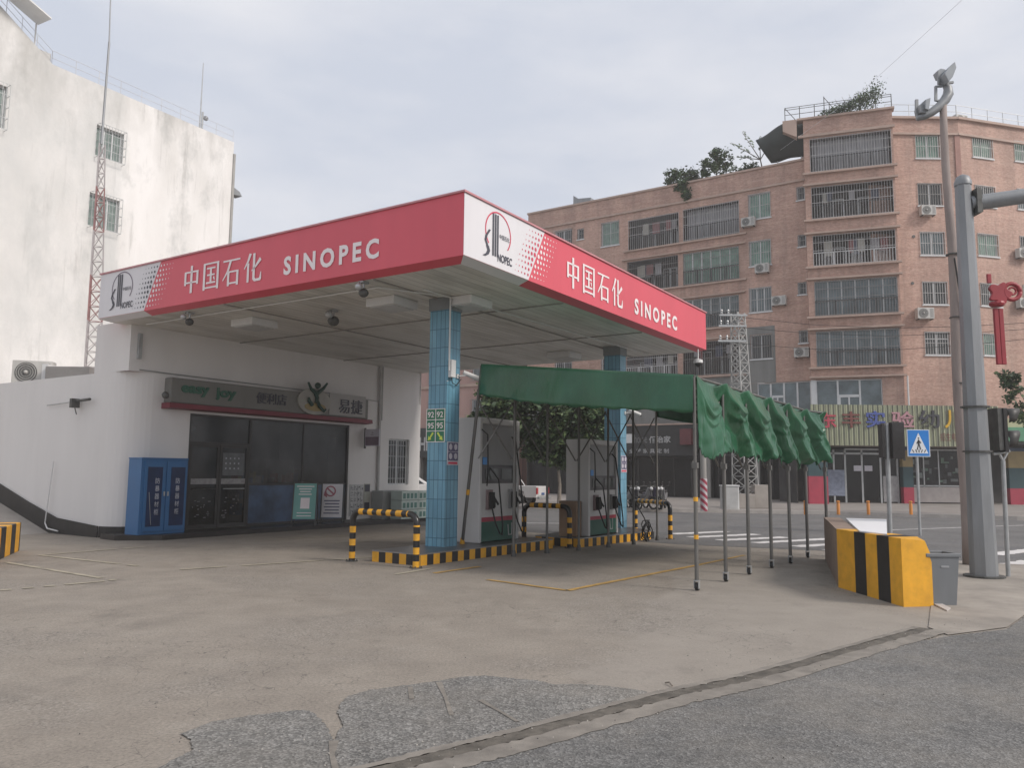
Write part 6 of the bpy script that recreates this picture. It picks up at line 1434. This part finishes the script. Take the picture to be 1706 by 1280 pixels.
# ============================================================ MORE DISTANT BUILDING seen under the canopy
nb = thing('pink_building', 'lower pinkish building seen under the canopy between shop and blue column', 'building', (-4, 48, 0))
FN = Fac(PL0+dL*(-.6)+V3*26+Vector((.0, 0, 0)), dL); LN = 25.4
hN_ = []
for r in range(3):
    for c_ in range(6): hN_.append([1.2+c_*4.1, 3.0+c_*4.1, 5.4+r*3.1, 7.0+r*3.1, .18])
pinkw = mat('faded pink render', (.42, .27, .235), .8, var=.12, vs=.8, grime=.3, streak=True)
m = MB(FN.F); m.wall(0, LN, 4.3, 14.2, hN_); m.poly([(LN, 0, 0), (LN, 9, 0), (LN, 9, 14.2), (LN, 0, 14.2)]); m.poly([(0, 0, 14.2), (LN, 0, 14.2), (LN, 9, 14.2), (0, 9, 14.2)]); m.build('front_wall', pinkw, nb)
for i, h in enumerate(hN_):
    a, b, c_, d = h[:4]; w_ = MB(FN.F); w_.box(a, b, .1, .15, c_, c_+.06); w_.box(a, b, .1, .15, d-.06, d)
    for q in range(3): x = a+(b-a-.06)*q/2; w_.box(x, x+.06, .09, .16, c_, d)
    wo = w_.build('window', alum, nb); MB(FN.F).box(a, b, .12, .13, c_, d).build('pane', [gl_dark, gl_blue][i % 2], wo)
    g = MB(FN.F)
    for q in range(12): x = a+(b-a)*q/11; g.box(x-.012, x+.012, -.2, -.18, c_-.1, d)
    for q in range(3): z = c_-.1+(d-c_+.1)*q/2; g.box(a, b, -.212, -.201, z-.015, z+.015)
    g.build('grille', grille_dk, wo)
for z in (8.1, 11.2): MB(FN.F).box(0, LN, -.12, -.002, z-.1, z+.12).build('ledge', cream, nb)
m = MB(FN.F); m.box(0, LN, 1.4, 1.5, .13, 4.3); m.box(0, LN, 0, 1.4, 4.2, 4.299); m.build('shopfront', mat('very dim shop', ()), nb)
for k in range(7): x = k*4.1+.1; MB(FN.F).box(x, x+.4, -.05, .3, .13, 4.2).build('pillar', pil, nb)
fn = thing('shop_fascia', 'dark fascia reading CHN seen between the white shop wall and the near blue column', 'sign', (18, -.4, 3), FN.F)
za = FN.q(709, 729); zb_ = FN.q(709, 752); xa = FN.q(698, 740)[0]; xb = FN.q(722, 740)[0]
MB(FN.F).box(0.3, LN-.2, -.35, -.051, zb_[1]-.5, za[1]+.7).build('board', mat('charcoal fascia', ()), fn)
m = MB(FN.F); text_mb(m, 'CHN', xa-.3, zb_[1], xb-xa+.5, za[1]-zb_[1], -.35, .02, .03); m.build('lettering', mat('pale letters', ()), fn)

# ============================================================ STREET OBJECTS ON THE FAR SIDE
def bark(): return mat('bark', (.22, .19, .16), .9, var=.3, vs=8)
leafm = [mat('leaf dark', (.026, .050, .020), .6, var=.4, vs=3), mat('leaf mid', (.045, .082, .030), .6, var=.4, vs=3), mat('leaf light', (.085, .125, .045), .6, var=.3, vs=3)]
def tree(name, lab, cat, base, h, crown, nleaf, ls, seed, group=None, limbs=6, tr=.12, mats=leafm):
    r = random.Random(seed); t = thing(name, lab, cat, base, WF, group); B0 = Vector(base)
    m = MB(); top = B0+Vector((r.uniform(-.2, .2), 0, h))
    m.path([B0, B0.lerp(top, .4)+Vector((.08, 0, 0)), top], [tr, tr*.75, tr*.45], 8)
    cl = []
    for k in range(limbs):
        cx, cy, cz, rx = crown[k % len(crown)]; e = B0+Vector((cx, cy, cz)); s = B0.lerp(top, r.uniform(.7, 1)); mid = s.lerp(e, .5)+Vector((r.uniform(-.2, .2),)*3)*.5
        m.path([s, mid, e], [tr*.4, tr*.25, tr*.12], 5)
    m.build('trunk', bark(), t)
    m = MB()
    subs = []
    for cx, cy, cz, rx in crown:
        for q in range(9):
            d = Vector((r.gauss(0, 1), r.gauss(0, 1), r.gauss(0, .8))).normalized()*rx*r.uniform(.35, 1.0); subs.append((B0+Vector((cx, cy, cz))+d, rx*r.uniform(.18, .38)))
    for k in range(nleaf):
        c, rr = subs[r.randrange(len(subs))]; p = c+Vector((r.gauss(0, .55), r.gauss(0, .55), r.gauss(0, .5)))*rr
        a = Vector((r.gauss(0, 1), r.gauss(0, 1), r.gauss(0, .5))).normalized(); b_ = a.cross(Vector((r.gauss(0, 1), r.gauss(0, 1), r.gauss(0, 1)))).normalized(); L_ = ls*r.uniform(.6, 1.3)
        m.add([p, p+a*L_*.5+b_*L_*.28, p+a*L_, p+a*L_*.5-b_*L_*.28], [(0, 1, 2, 3)], r.choices((0, 1, 2), (3, 4, 3))[0])
    m.build('crown', mats, t); return t
tb_ = at(931, 846, z=.13); tb_ = (tb_.x, tb_.y, .13)
tree('street_tree', 'dark leafy street tree behind the pumps, seen under the tarpaulin', 'tree', tb_, 2.4, [(-1.0, 0, 3.4, 1.5), (.6, .3, 3.7, 1.5), (-2.3, .3, 3.9, 1.3), (1.5, -.2, 3.3, 1.1), (-.3, 0, 4.1, 1.3), (0, -.3, 2.7, 1.0), (-1.6, 0, 4.1, 1.3), (.9, 0, 4.1, 1.2), (-3.2, 0, 3.9, 1.1), (-.8, 0, 2.6, .8)], 19000, .23, 4, tr=.10)
tr_ = at(1760, 860, z=.13)
tree('street_tree', 'tree reaching in from the right edge above the traffic light', 'tree', (tr_.x-.45, 30.0, .13), 3.2, [(-1.2, 0, 4.3, .75), (-1.6, 0, 5.2, .45), (.2, 0, 4.7, 1.1), (-.3, 0, 3.7, .8), (.6, 0, 5.8, 1.0)], 2600, .17, 8)
# bushes on the terrace of the brick block
def roofp(px, py, y=.6): s_, z_ = FL.q(px, py); p = FL.o+FL.d*s_+Vector((-FL.d.y, FL.d.x, 0))*y; return Vector((p.x, p.y, zLt-.3))
for px, crown, n_, ls, lab, sd in ((1132, [(0, 0, .9, .85), (-.7, 0, .8, .6), (.7, 0, 1.0, .7), (0, -.6, .0, .55), (.1, -.7, -.6, .35), (-.3, -.5, .3, .6)], 4200, .19, 'dense bush spilling over the roof edge, leftmost of the roof plants', 2), (1190, [(0, 0, 1.6, .8), (.6, 0, 1.5, .6), (-.5, 0, 1.5, .6), (0, 0, 2.1, .5), (.1, 0, 1.0, .7), (-.7, 0, .9, .4)], 2300, .18, 'loose rounded shrub on the roof edge right of the dense bush', 3), (1240, [(0, 0, .8, .55), (.5, 0, .6, .5), (-.5, 0, .6, .5), (.1, 0, .3, .5)], 1400, .16, 'small dark shrub on the roof edge next to the dark shade sheet', 5)):
    b_ = roofp(px, 300); tree('roof_shrub', lab, 'plant', tuple(b_), 1.0, crown, n_, ls, sd, 'plants on the roof of the brick block', 4, .05)
b_ = roofp(1268, 280); o = thing('roof_palm', 'spindly bare branched plant sticking up beside the dark shade sheet', 'plant', tuple(b_)); m = MB(); lf = MB(); rp = random.Random(5); tops = [(-2.0, 2.2), (-1.3, 2.9), (.9, 3.0), (-.2, 2.6), (-1.7, 1.3)]
for dx, dz in tops:
    m.path([b_, b_+Vector((-.2, 0, 1.1)), b_+Vector((dx, 0, dz))], [.05, .035, .012], 5)
    for k in range(40): f = rp.uniform(.45, 1); p = (b_+Vector((-.2, 0, 1.1))).lerp(b_+Vector((dx, 0, dz)), f)+Vector((rp.gauss(0, .08), rp.gauss(0, .08), rp.gauss(0, .06))); lf.add([p, p+Vector((.10, .02, .05)), p+Vector((.16, 0, -.04))], [(0, 1, 2)], rp.randrange(3))
m.build('stem', bark(), o); lf.build('leaves', leafm, o)
s0 = FB.o+FB.d*(LB*.55)+Z3*(zBt+.25); 
o = thing('roof_creeper', 'green creeper climbing over the roof railing of the tall bay', 'plant', tuple(s0)); m = MB(); rp = random.Random(17)
for k in range(2600):
    f = rp.random()**.7; hgt = .25+1.35*f**1.6; p = FB.o+FB.d*(LB*(.20+.68*f)+rp.gauss(0, .12))+Vector((0, rp.gauss(.3, .4), zBt+.12+hgt*(rp.random()**(.6))*(1 if rp.random() < .85 else 1.3)))
    a = Vector((rp.gauss(0, 1), rp.gauss(0, 1), rp.gauss(0, 1))).normalized(); b2 = a.cross(Vector((rp.gauss(0, 1), rp.gauss(0, 1), rp.gauss(0, 1)))).normalized(); L_ = rp.uniform(.07, .17)
    m.add([p, p+a*L_*.5+b2*L_*.3, p+a*L_, p+a*L_*.5-b2*L_*.3], [(0, 1, 2, 3)], rp.randrange(3))
m.build('leaves', leafm, o); m = MB()
for k in range(7): p = FB.o+FB.d*(LB*(.3+.08*k))+Z3*(zBt+.12); m.path([p, p+Vector((.3, .2, .6)), p+Vector((.1, .3, 1.0+.1*k))], [.02, .015, .008], 5)
m.build('stems', bark(), o)
# steel lattice tower
lb = at(1241, 846, z=.13); LBp = Vector((lb.x, 35.5, .13)); topz = at(1232, 522, Y=35.5)
o = thing('lattice_tower', 'slim grey steel lattice tower with insulator arms in front of the brick block', 'tower', tuple(LBp))
m = MB(); T_ = Vector((at(1229, 522, Y=35.5).x, 35.5, topz.z)); B_ = Vector((at(1243, 840, Y=35.5).x, 35.5, .13)); lattice(m, B_, T_, .58, .30, 19, .035, 4, lambda k: 0, 2, pi/4+.5); m.build('lattice', mat('tower steel', (.34, .34, .33), .5, .4, var=.15, vs=3), o)
m = MB()
for k, py in enumerate((528, 546, 571)):
    c = at(1232-k, py, Y=35.2); m.box(c.x-.95, c.x+.3, 35.0, 35.08, c.z, c.z+.08)
    for dx in (-.85, -.55): m.lathe((c.x+dx, 35.04, c.z+.08), [(.03, 0), (.06, .05), (.03, .1), (.06, .15), (.03, .22)], 8)
m.build('cross_arm', galv, o)
o = thing('tower_plinth', 'grey concrete blocks at the foot of the lattice tower', 'plinth', (B_.x, B_.y, .13)); m = MB(); m.box(B_.x-.7, B_.x+.2, 34.8, 36.2, .13, .75); m.box(B_.x+.25, B_.x+.95, 35.0, 35.9, .13, 1.15); m.build('blocks', concrete, o, bevel=.02)
cbx = at(1221, 850, z=.13); o = thing('utility_cabinet', 'white street utility cabinet left of the lattice tower foot', 'cabinet', (cbx.x, cbx.y, .13)); F_ = frame((cbx.x-.45, cbx.y-.1, .13), (1, 0, 0)); MB(F_).box(0, .66, 0, .4, 0, .98).build('body', mat('cabinet grey', (.44, .44, .43), .5, grime=.15), o, bevel=.01); MB(F_).box(-.02, .72, -.03, .45, .98, 1.03).build('lid', white_plastic, o); MB(F_).box(.05, .60, -.012, -.001, .08, .92).build('door', mat('cabinet grey', ()), o)
MB(F_).box(.661, .70, .02, .38, 0, .98).build('side_panel', white_plastic, o)
for px, lab in ((1342, 'leftmost orange bollard across the street, before the dark shop'), (1397, 'orange bollard before the kindergarten notices, second from left'), (1447, 'orange bollard in front of the kindergarten doors'), (1518, 'rightmost orange bollard, seen left of the crossing sign pole')):
    p = at(px, 858, z=.15); o = thing('bollard', lab, 'bollard', (p.x, p.y, .15), WF, 'orange bollards along the far kerb'); m = MB(); m.lathe((p.x, p.y, .15), [(.06, 0), (.06, .40), (.04, .44), (.065, .46), (.065, .50), (.03, .52)], 10); m.build('post', mat('orange paint', (.58, .22, .04), .5, var=.15), o, auto=40)
# red and white striped post
p = at(1173, 852, z=.13); o = thing('striped_post', 'thick post wrapped in diagonal red and white stripes beneath the tarpaulin edge', 'post', (p.x, p.y, .13))
sm_ = bpy.data.materials.new('red white wrap'); t, N, L, b = nodes(sm_); co = N.new('ShaderNodeTexCoord').outputs['Object']; s = N.new('ShaderNodeSeparateXYZ'); L.new(co, s.inputs[0])
ma = N.new('ShaderNodeMath'); ma.operation = 'MULTIPLY_ADD'; ma.inputs[1].default_value = .9; L.new(s.outputs['X'], ma.inputs[0]); L.new(s.outputs['Z'], ma.inputs[2]); mb_ = N.new('ShaderNodeMath'); mb_.operation = 'MULTIPLY'; mb_.inputs[1].default_value = 3.6; L.new(ma.outputs[0], mb_.inputs[0]); fr = N.new('ShaderNodeMath'); fr.operation = 'FRACT'; L.new(mb_.outputs[0], fr.inputs[0])
L.new(ramp(N, L, fr.outputs[0], [(0, (.30, .03, .06)), (.5, (.30, .03, .06)), (.52, (.5, .46, .47)), (1, (.5, .46, .47))]), b.inputs['Base Color'])
m = MB(); m.tube((p.x, p.y, .13), (p.x, p.y, 1.42), .14, n=16); m.build('wrap', sm_, o, base=(p.x, p.y, .13), auto=40); m = MB(); m.tube((p.x, p.y, 1.42), (p.x, p.y, 4.2), .12, n=12); m.build('post', pil, o, auto=40)
# parked motorbikes
def bike(lab, mt, bodym):
    t = thing('motorbike', lab, 'motorbike', (0, 0, 0), mt, 'motorbikes parked along the far kerb')
    for x in (-.6, .6):
        m = MB(mt); pts = [(x+.26*cos(a), 0, .28+.26*sin(a)) for a in [2*pi*k/20 for k in range(21)]]; m.path(pts, .045, 7); w_ = m.build('wheel', black_rubber, t, smooth=True)
        m = MB(mt); m.tube((x, -.05, .28), (x, .05, .28), .05)
        for k in range(6): a = k*pi/3; m.tube((x, 0, .28), (x+.24*cos(a), 0, .28+.24*sin(a)), .008, n=4)
        m.build('rim', galv, w_)
    m = MB(mt); m.extr([(-.62, -.12, .55), (-.2, -.12, .42), (.12, -.12, .40), (.30, -.12, .62), (.42, -.12, .95), (.34, -.12, .98), (.18, -.12, .66), (-.1, -.12, .62), (-.35, -.12, .72), (-.72, -.12, .74)], (0, .24, 0)); m.build('body', bodym, t, bevel=.03)
    m = MB(mt); m.extr([(-.68, -.11, .75), (-.1, -.11, .73), (-.02, -.11, .79), (-.66, -.11, .85)], (0, .22, 0)); m.build('seat', black_rubber, t, bevel=.02)
    m = MB(mt); m.tube((.60, 0, .28), (.38, 0, 1.0), .03); m.path([(.36, -.34, 1.05), (.40, -.12, 1.0), (.40, .12, 1.0), (.36, .34, 1.05)], .016, 6); m.build('handlebar', dark_steel, t)
    for s_ in (-.3, .3): m = MB(mt); m.tube((.37, s_, 1.05), (.34, s_*1.1, 1.20), .008, n=5); m.ball((.34, s_*1.1, 1.21), .035, 6); m.build('mirror', dark_steel, t)
    m = MB(mt); m.ball((.48, 0, .92), .08, 8); m.build('headlight', white_plastic, t, smooth=True)
    return t
bk = None; bms = [mat('bike dark', (.06, .06, .07), .3), mat('bike silver', (.30, .30, .31), .3, .4), mat('bike violet', (.07, .06, .10), .3)]
for k, (px, rz, lab) in enumerate(((1044, 1.0, 'motorbike right beside the far blue column'), (1056, 1.3, 'second parked motorbike right of the far blue column'), (1072, .9, 'middle one of the parked motorbikes, behind the far hoop barrier'), (1087, 1.2, 'fourth parked motorbike, with a pale front shield'), (1105, 1.9, 'rightmost parked motorbike, silver, above the end of the far hoop barrier'))):
    p = at(px, 848, z=.13); mt = Matrix.Translation((p.x, p.y, .13)) @ Matrix.Rotation(-rz, 4, 'Z') @ Matrix.Scale(.92, 4)
    bike(lab, mt, bms[(1, 0, 1, 2, 1)[k]])
# white pickup and white car
def wheel(mt, x, y, par, r=.36):
    s_ = 1 if y > 0 else -1
    m = MB(mt @ Matrix.Translation((x, y, r)) @ Matrix.Rotation(pi/2, 4, 'X')); m.lathe((0, 0, 0), [(r*.62, -.11), (r*.94, -.11), (r, -.07), (r, .07), (r*.94, .11), (r*.62, .11)], 24); w_ = m.build('wheel', black_rubber, par, auto=40)
    m = MB(mt @ Matrix.Translation((x, y, r)) @ Matrix.Rotation(pi/2, 4, 'X')); m.lathe((0, 0, 0), [(r*.60, -.115), (r*.2, -.09), (.03, -.12)], 16); m.lathe((0, 0, 0), [(r*.60, .115), (r*.2, .09), (.03, .12)], 16); m.build('rim', galv, w_)
car_w = mat('white car paint', (.62, .61, .60), .25, var=.03); glass_c = mat('car glass', (.03, .035, .04), .08); tail = mat('tail lamp red', (.40, .03, .04), .3)
pk = at(871, 843, z=.005); mt = frame((pk.x-1.1, pk.y+.9, 0), (cos(2.70), sin(2.70), 0)) @ Matrix.Scale(.86, 4)       # x = forward, away to the left
t = thing('pickup_truck', 'white pickup truck parked across the street, its rear showing between the pumps', 'pickup truck', (0, 0, 0), mt)
m = MB(mt); Wd = .86
m.extr([(-2.6, -Wd, .48), (-1.95, -Wd, .48), (-1.85, -Wd, .80), (-1.5, -Wd, .95), (-1.1, -Wd, .80), (-1.0, -Wd, .45), (1.1, -Wd, .45), (1.2, -Wd, .80), (1.55, -Wd, .95), (1.9, -Wd, .80), (2.0, -Wd, .48), (2.5, -Wd, .50), (2.55, -Wd, .95), (1.35, -Wd, 1.12), (-.75, -Wd, 1.12), (-.75, -Wd, 1.10), (-2.62, -Wd, 1.10)], (0, 2*Wd, 0)); m.build('body', car_w, t, bevel=.03)
m = MB(mt); m.extr([(-.75, -.78, 1.10), (1.30, -.78, 1.12), (.75, -.66, 1.68), (-.60, -.66, 1.70)], (0, 1.5, 0)); cab_ = m.build('cab', car_w, t, bevel=.04)
m = MB(mt)
for y in (-.80, .74): m.extr([(-.62, y, 1.16), (1.1, y, 1.16), (.68, y, 1.60), (-.52, y, 1.62)], (0, .05, 0))
m.extr([(-.77, -.6, 1.18), (-.77, .6, 1.18), (-.66, .55, 1.6), (-.66, -.55, 1.6)], (-.01, 0, 0)); m.build('window', glass_c, cab_)
m = MB(mt); m.path([(-.95, -.75, 1.1), (-.90, -.70, 1.62), (-.90, .70, 1.62), (-.95, .75, 1.1)], .035, 6); m.path([(-1.2, -.75, 1.1), (-.92, -.6, 1.55)], .03, 6); m.path([(-1.2, .75, 1.1), (-.92, .6, 1.55)], .03, 6); m.path([(-.93, -.3, 1.1), (-.9, -.3, 1.62)], .03, 6); m.build('roll_bar', white_plastic, t)
for y in (-.78, .78): MB(mt).box(-2.66, -2.60, y-.09, y+.09, .68, 1.02).build('tail_lamp', tail, t)
MB(mt).box(-2.64, -2.605, -.62, .62, .60, 1.06).build('tailgate', car_w, t); m = MB(mt); m.box(-2.80, -2.64, -.84, .84, .40, .54); m.build('bumper', galv, t, bevel=.02); MB(mt).box(-2.66, -2.641, -.2, .2, .62, .74).build('number_plate', mat('plate blue', (.05, .1, .25), .4), t)
for x, y in ((-1.5, .80), (-1.5, -.80), (1.55, .80), (1.55, -.80)): wheel(mt, x, y, t)
cp = at(712, 842, z=0); mt = frame((cp.x-1.2, cp.y+1.5, 0), (cos(.25), sin(.25), 0))
t = thing('parked_car', 'white car seen between the shop wall and the near blue column', 'car', (0, 0, 0), mt)
m = MB(mt); Wd = .85; m.extr([(-2.2, -Wd, .35), (-1.75, -Wd, .32), (-1.65, -Wd, .62), (-1.35, -Wd, .72), (-1.05, -Wd, .62), (-.95, -Wd, .30), (.95, -Wd, .30), (1.05, -Wd, .62), (1.35, -Wd, .72), (1.65, -Wd, .62), (1.75, -Wd, .32), (2.2, -Wd, .38), (2.25, -Wd, .68), (1.9, -Wd, .85), (1.0, -Wd, .95), (-1.9, -Wd, .98), (-2.22, -Wd, .85)], (0, 2*Wd, 0)); m.build('body', car_w, t, bevel=.04)
m = MB(mt); m.extr([(-1.95, -.76, .97), (1.05, -.76, .95), (.35, -.62, 1.42), (-1.2, -.62, 1.45)], (0, 1.45, 0)); cab_ = m.build('cabin', car_w, t, bevel=.05)
m = MB(mt); 
for y in (-.77, .70): m.extr([(-1.6, y, 1.01), (.75, y, 1.0), (.25, y, 1.34), (-1.1, y, 1.36)], (0, .06, 0))
m.build('window', glass_c, cab_)
for x, y in ((-1.35, .78), (-1.35, -.78), (1.35, .78), (1.35, -.78)): wheel(mt, x, y, t, .31)
# wires across the street
wires = thing('overhead_cable', 'thin dark overhead cables running to the right from the lattice tower', 'cable', (20, 36, 9))
for k, (y0, y1, y2) in enumerate(((545, 560, 545), (528, 547, 535), (572, 584, 560))):
    a = at(1228, y0, Y=35.0); b_ = at(1480, y1, Y=33); c_ = at(1760, y2, Y=31)
    m = MB(); m.path([a, a.lerp(b_, .5)-Z3*.1, b_, b_.lerp(c_, .5)-Z3*.06, c_], .012, 4); m.build('cable', black_rubber, wires)
m = MB(); m.path([at(1225, 522, Y=35.0), at(1100, 500, Y=37), at(900, 440, Y=42)], .012, 4)
m = MB(); a = at(1440, 148, Y=30); b_ = at(1600, 2, Y=20); c_ = at(1640, -60, Y=16); m.path([at(1300, 250, Y=43), a, b_, c_], .005, 4); m.build('cable', mat('pale wire', (.7, .7, .72), .6), wires)
# small clutter on the ground
o = thing('litter', 'small dark twig lying on the concrete near the kerb', 'litter', gp(1115, 1145)); a = Vector(gp(1108, 1141))+Z3*.012; b_ = Vector(gp(1120, 1146))+Z3*.012; MB().path([a, (a+b_)/2+Vector((.01, .02, .01)), b_], .006, 5).build('twig', bark(), o)
o = thing('scrap_board', 'pale scrap of board lying on the pavement at the foot of the bin', 'scrap', gp(1560, 1016)); MB().extr([Vector(gp(1552, 1008))+Z3*.012, Vector(gp(1578, 1021))+Z3*.012, Vector(gp(1584, 1017))+Z3*.012, Vector(gp(1560, 1005))+Z3*.012], (0, 0, .015)).build('board', mat('pale scrap', (.5, .46, .43), .7), o)

gr = MB(); rg = random.Random(31); A1_ = [Vector(gp(*p)) for p in ((300, 1250), (700, 1290), (1100, 1170), (1500, 1065), (1650, 1040))]
for k in range(420):
    i = rg.randrange(4); p = A1_[i].lerp(A1_[i+1], rg.random())+Vector((rg.gauss(0, .22), rg.gauss(0, .22), 0)) if rg.random() < .6 else Vector(gp(rg.uniform(20, 1650), rg.uniform(1040, 1275)))
    r = rg.uniform(.002, .0065); q = [p+Vector((r*cos(a)*rg.uniform(.7, 1.2), r*sin(a)*rg.uniform(.7, 1.2), .012)) for a in (0, 1.3, 2.5, 3.9, 5.1)]; t_ = p+Z3*(.013+r*1.1)
    gr.add(q+[t_], [(0, 1, 5), (1, 2, 5), (2, 3, 5), (3, 4, 5), (4, 0, 5)], rg.randrange(3))
gr.build('grit', [mat('grit pale', (.42, .39, .35), .9), mat('grit grey', (.22, .21, .20), .9), mat('grit dark', (.07, .065, .06), .9)], kind='stuff')
# ============================================================ HAZE
hz = MB(); hz.box(-90, 90, -12, 105, -1.2, 40)
hm = bpy.data.materials.new('haze air'); hm.use_nodes = True; t = hm.node_tree; t.nodes.clear()
ho = t.nodes.new('ShaderNodeOutputMaterial'); hv = t.nodes.new('ShaderNodeVolumePrincipled')
hv.inputs['Color'].default_value = (.93, .92, .91, 1); hv.inputs['Density'].default_value = .0013; hv.inputs['Anisotropy'].default_value = .2
t.links.new(hv.outputs[0], ho.inputs['Volume'])
hz.build('haze', hm, kind='stuff', base=(0, 0, 0))
sc.cycles.volume_bounces = 1
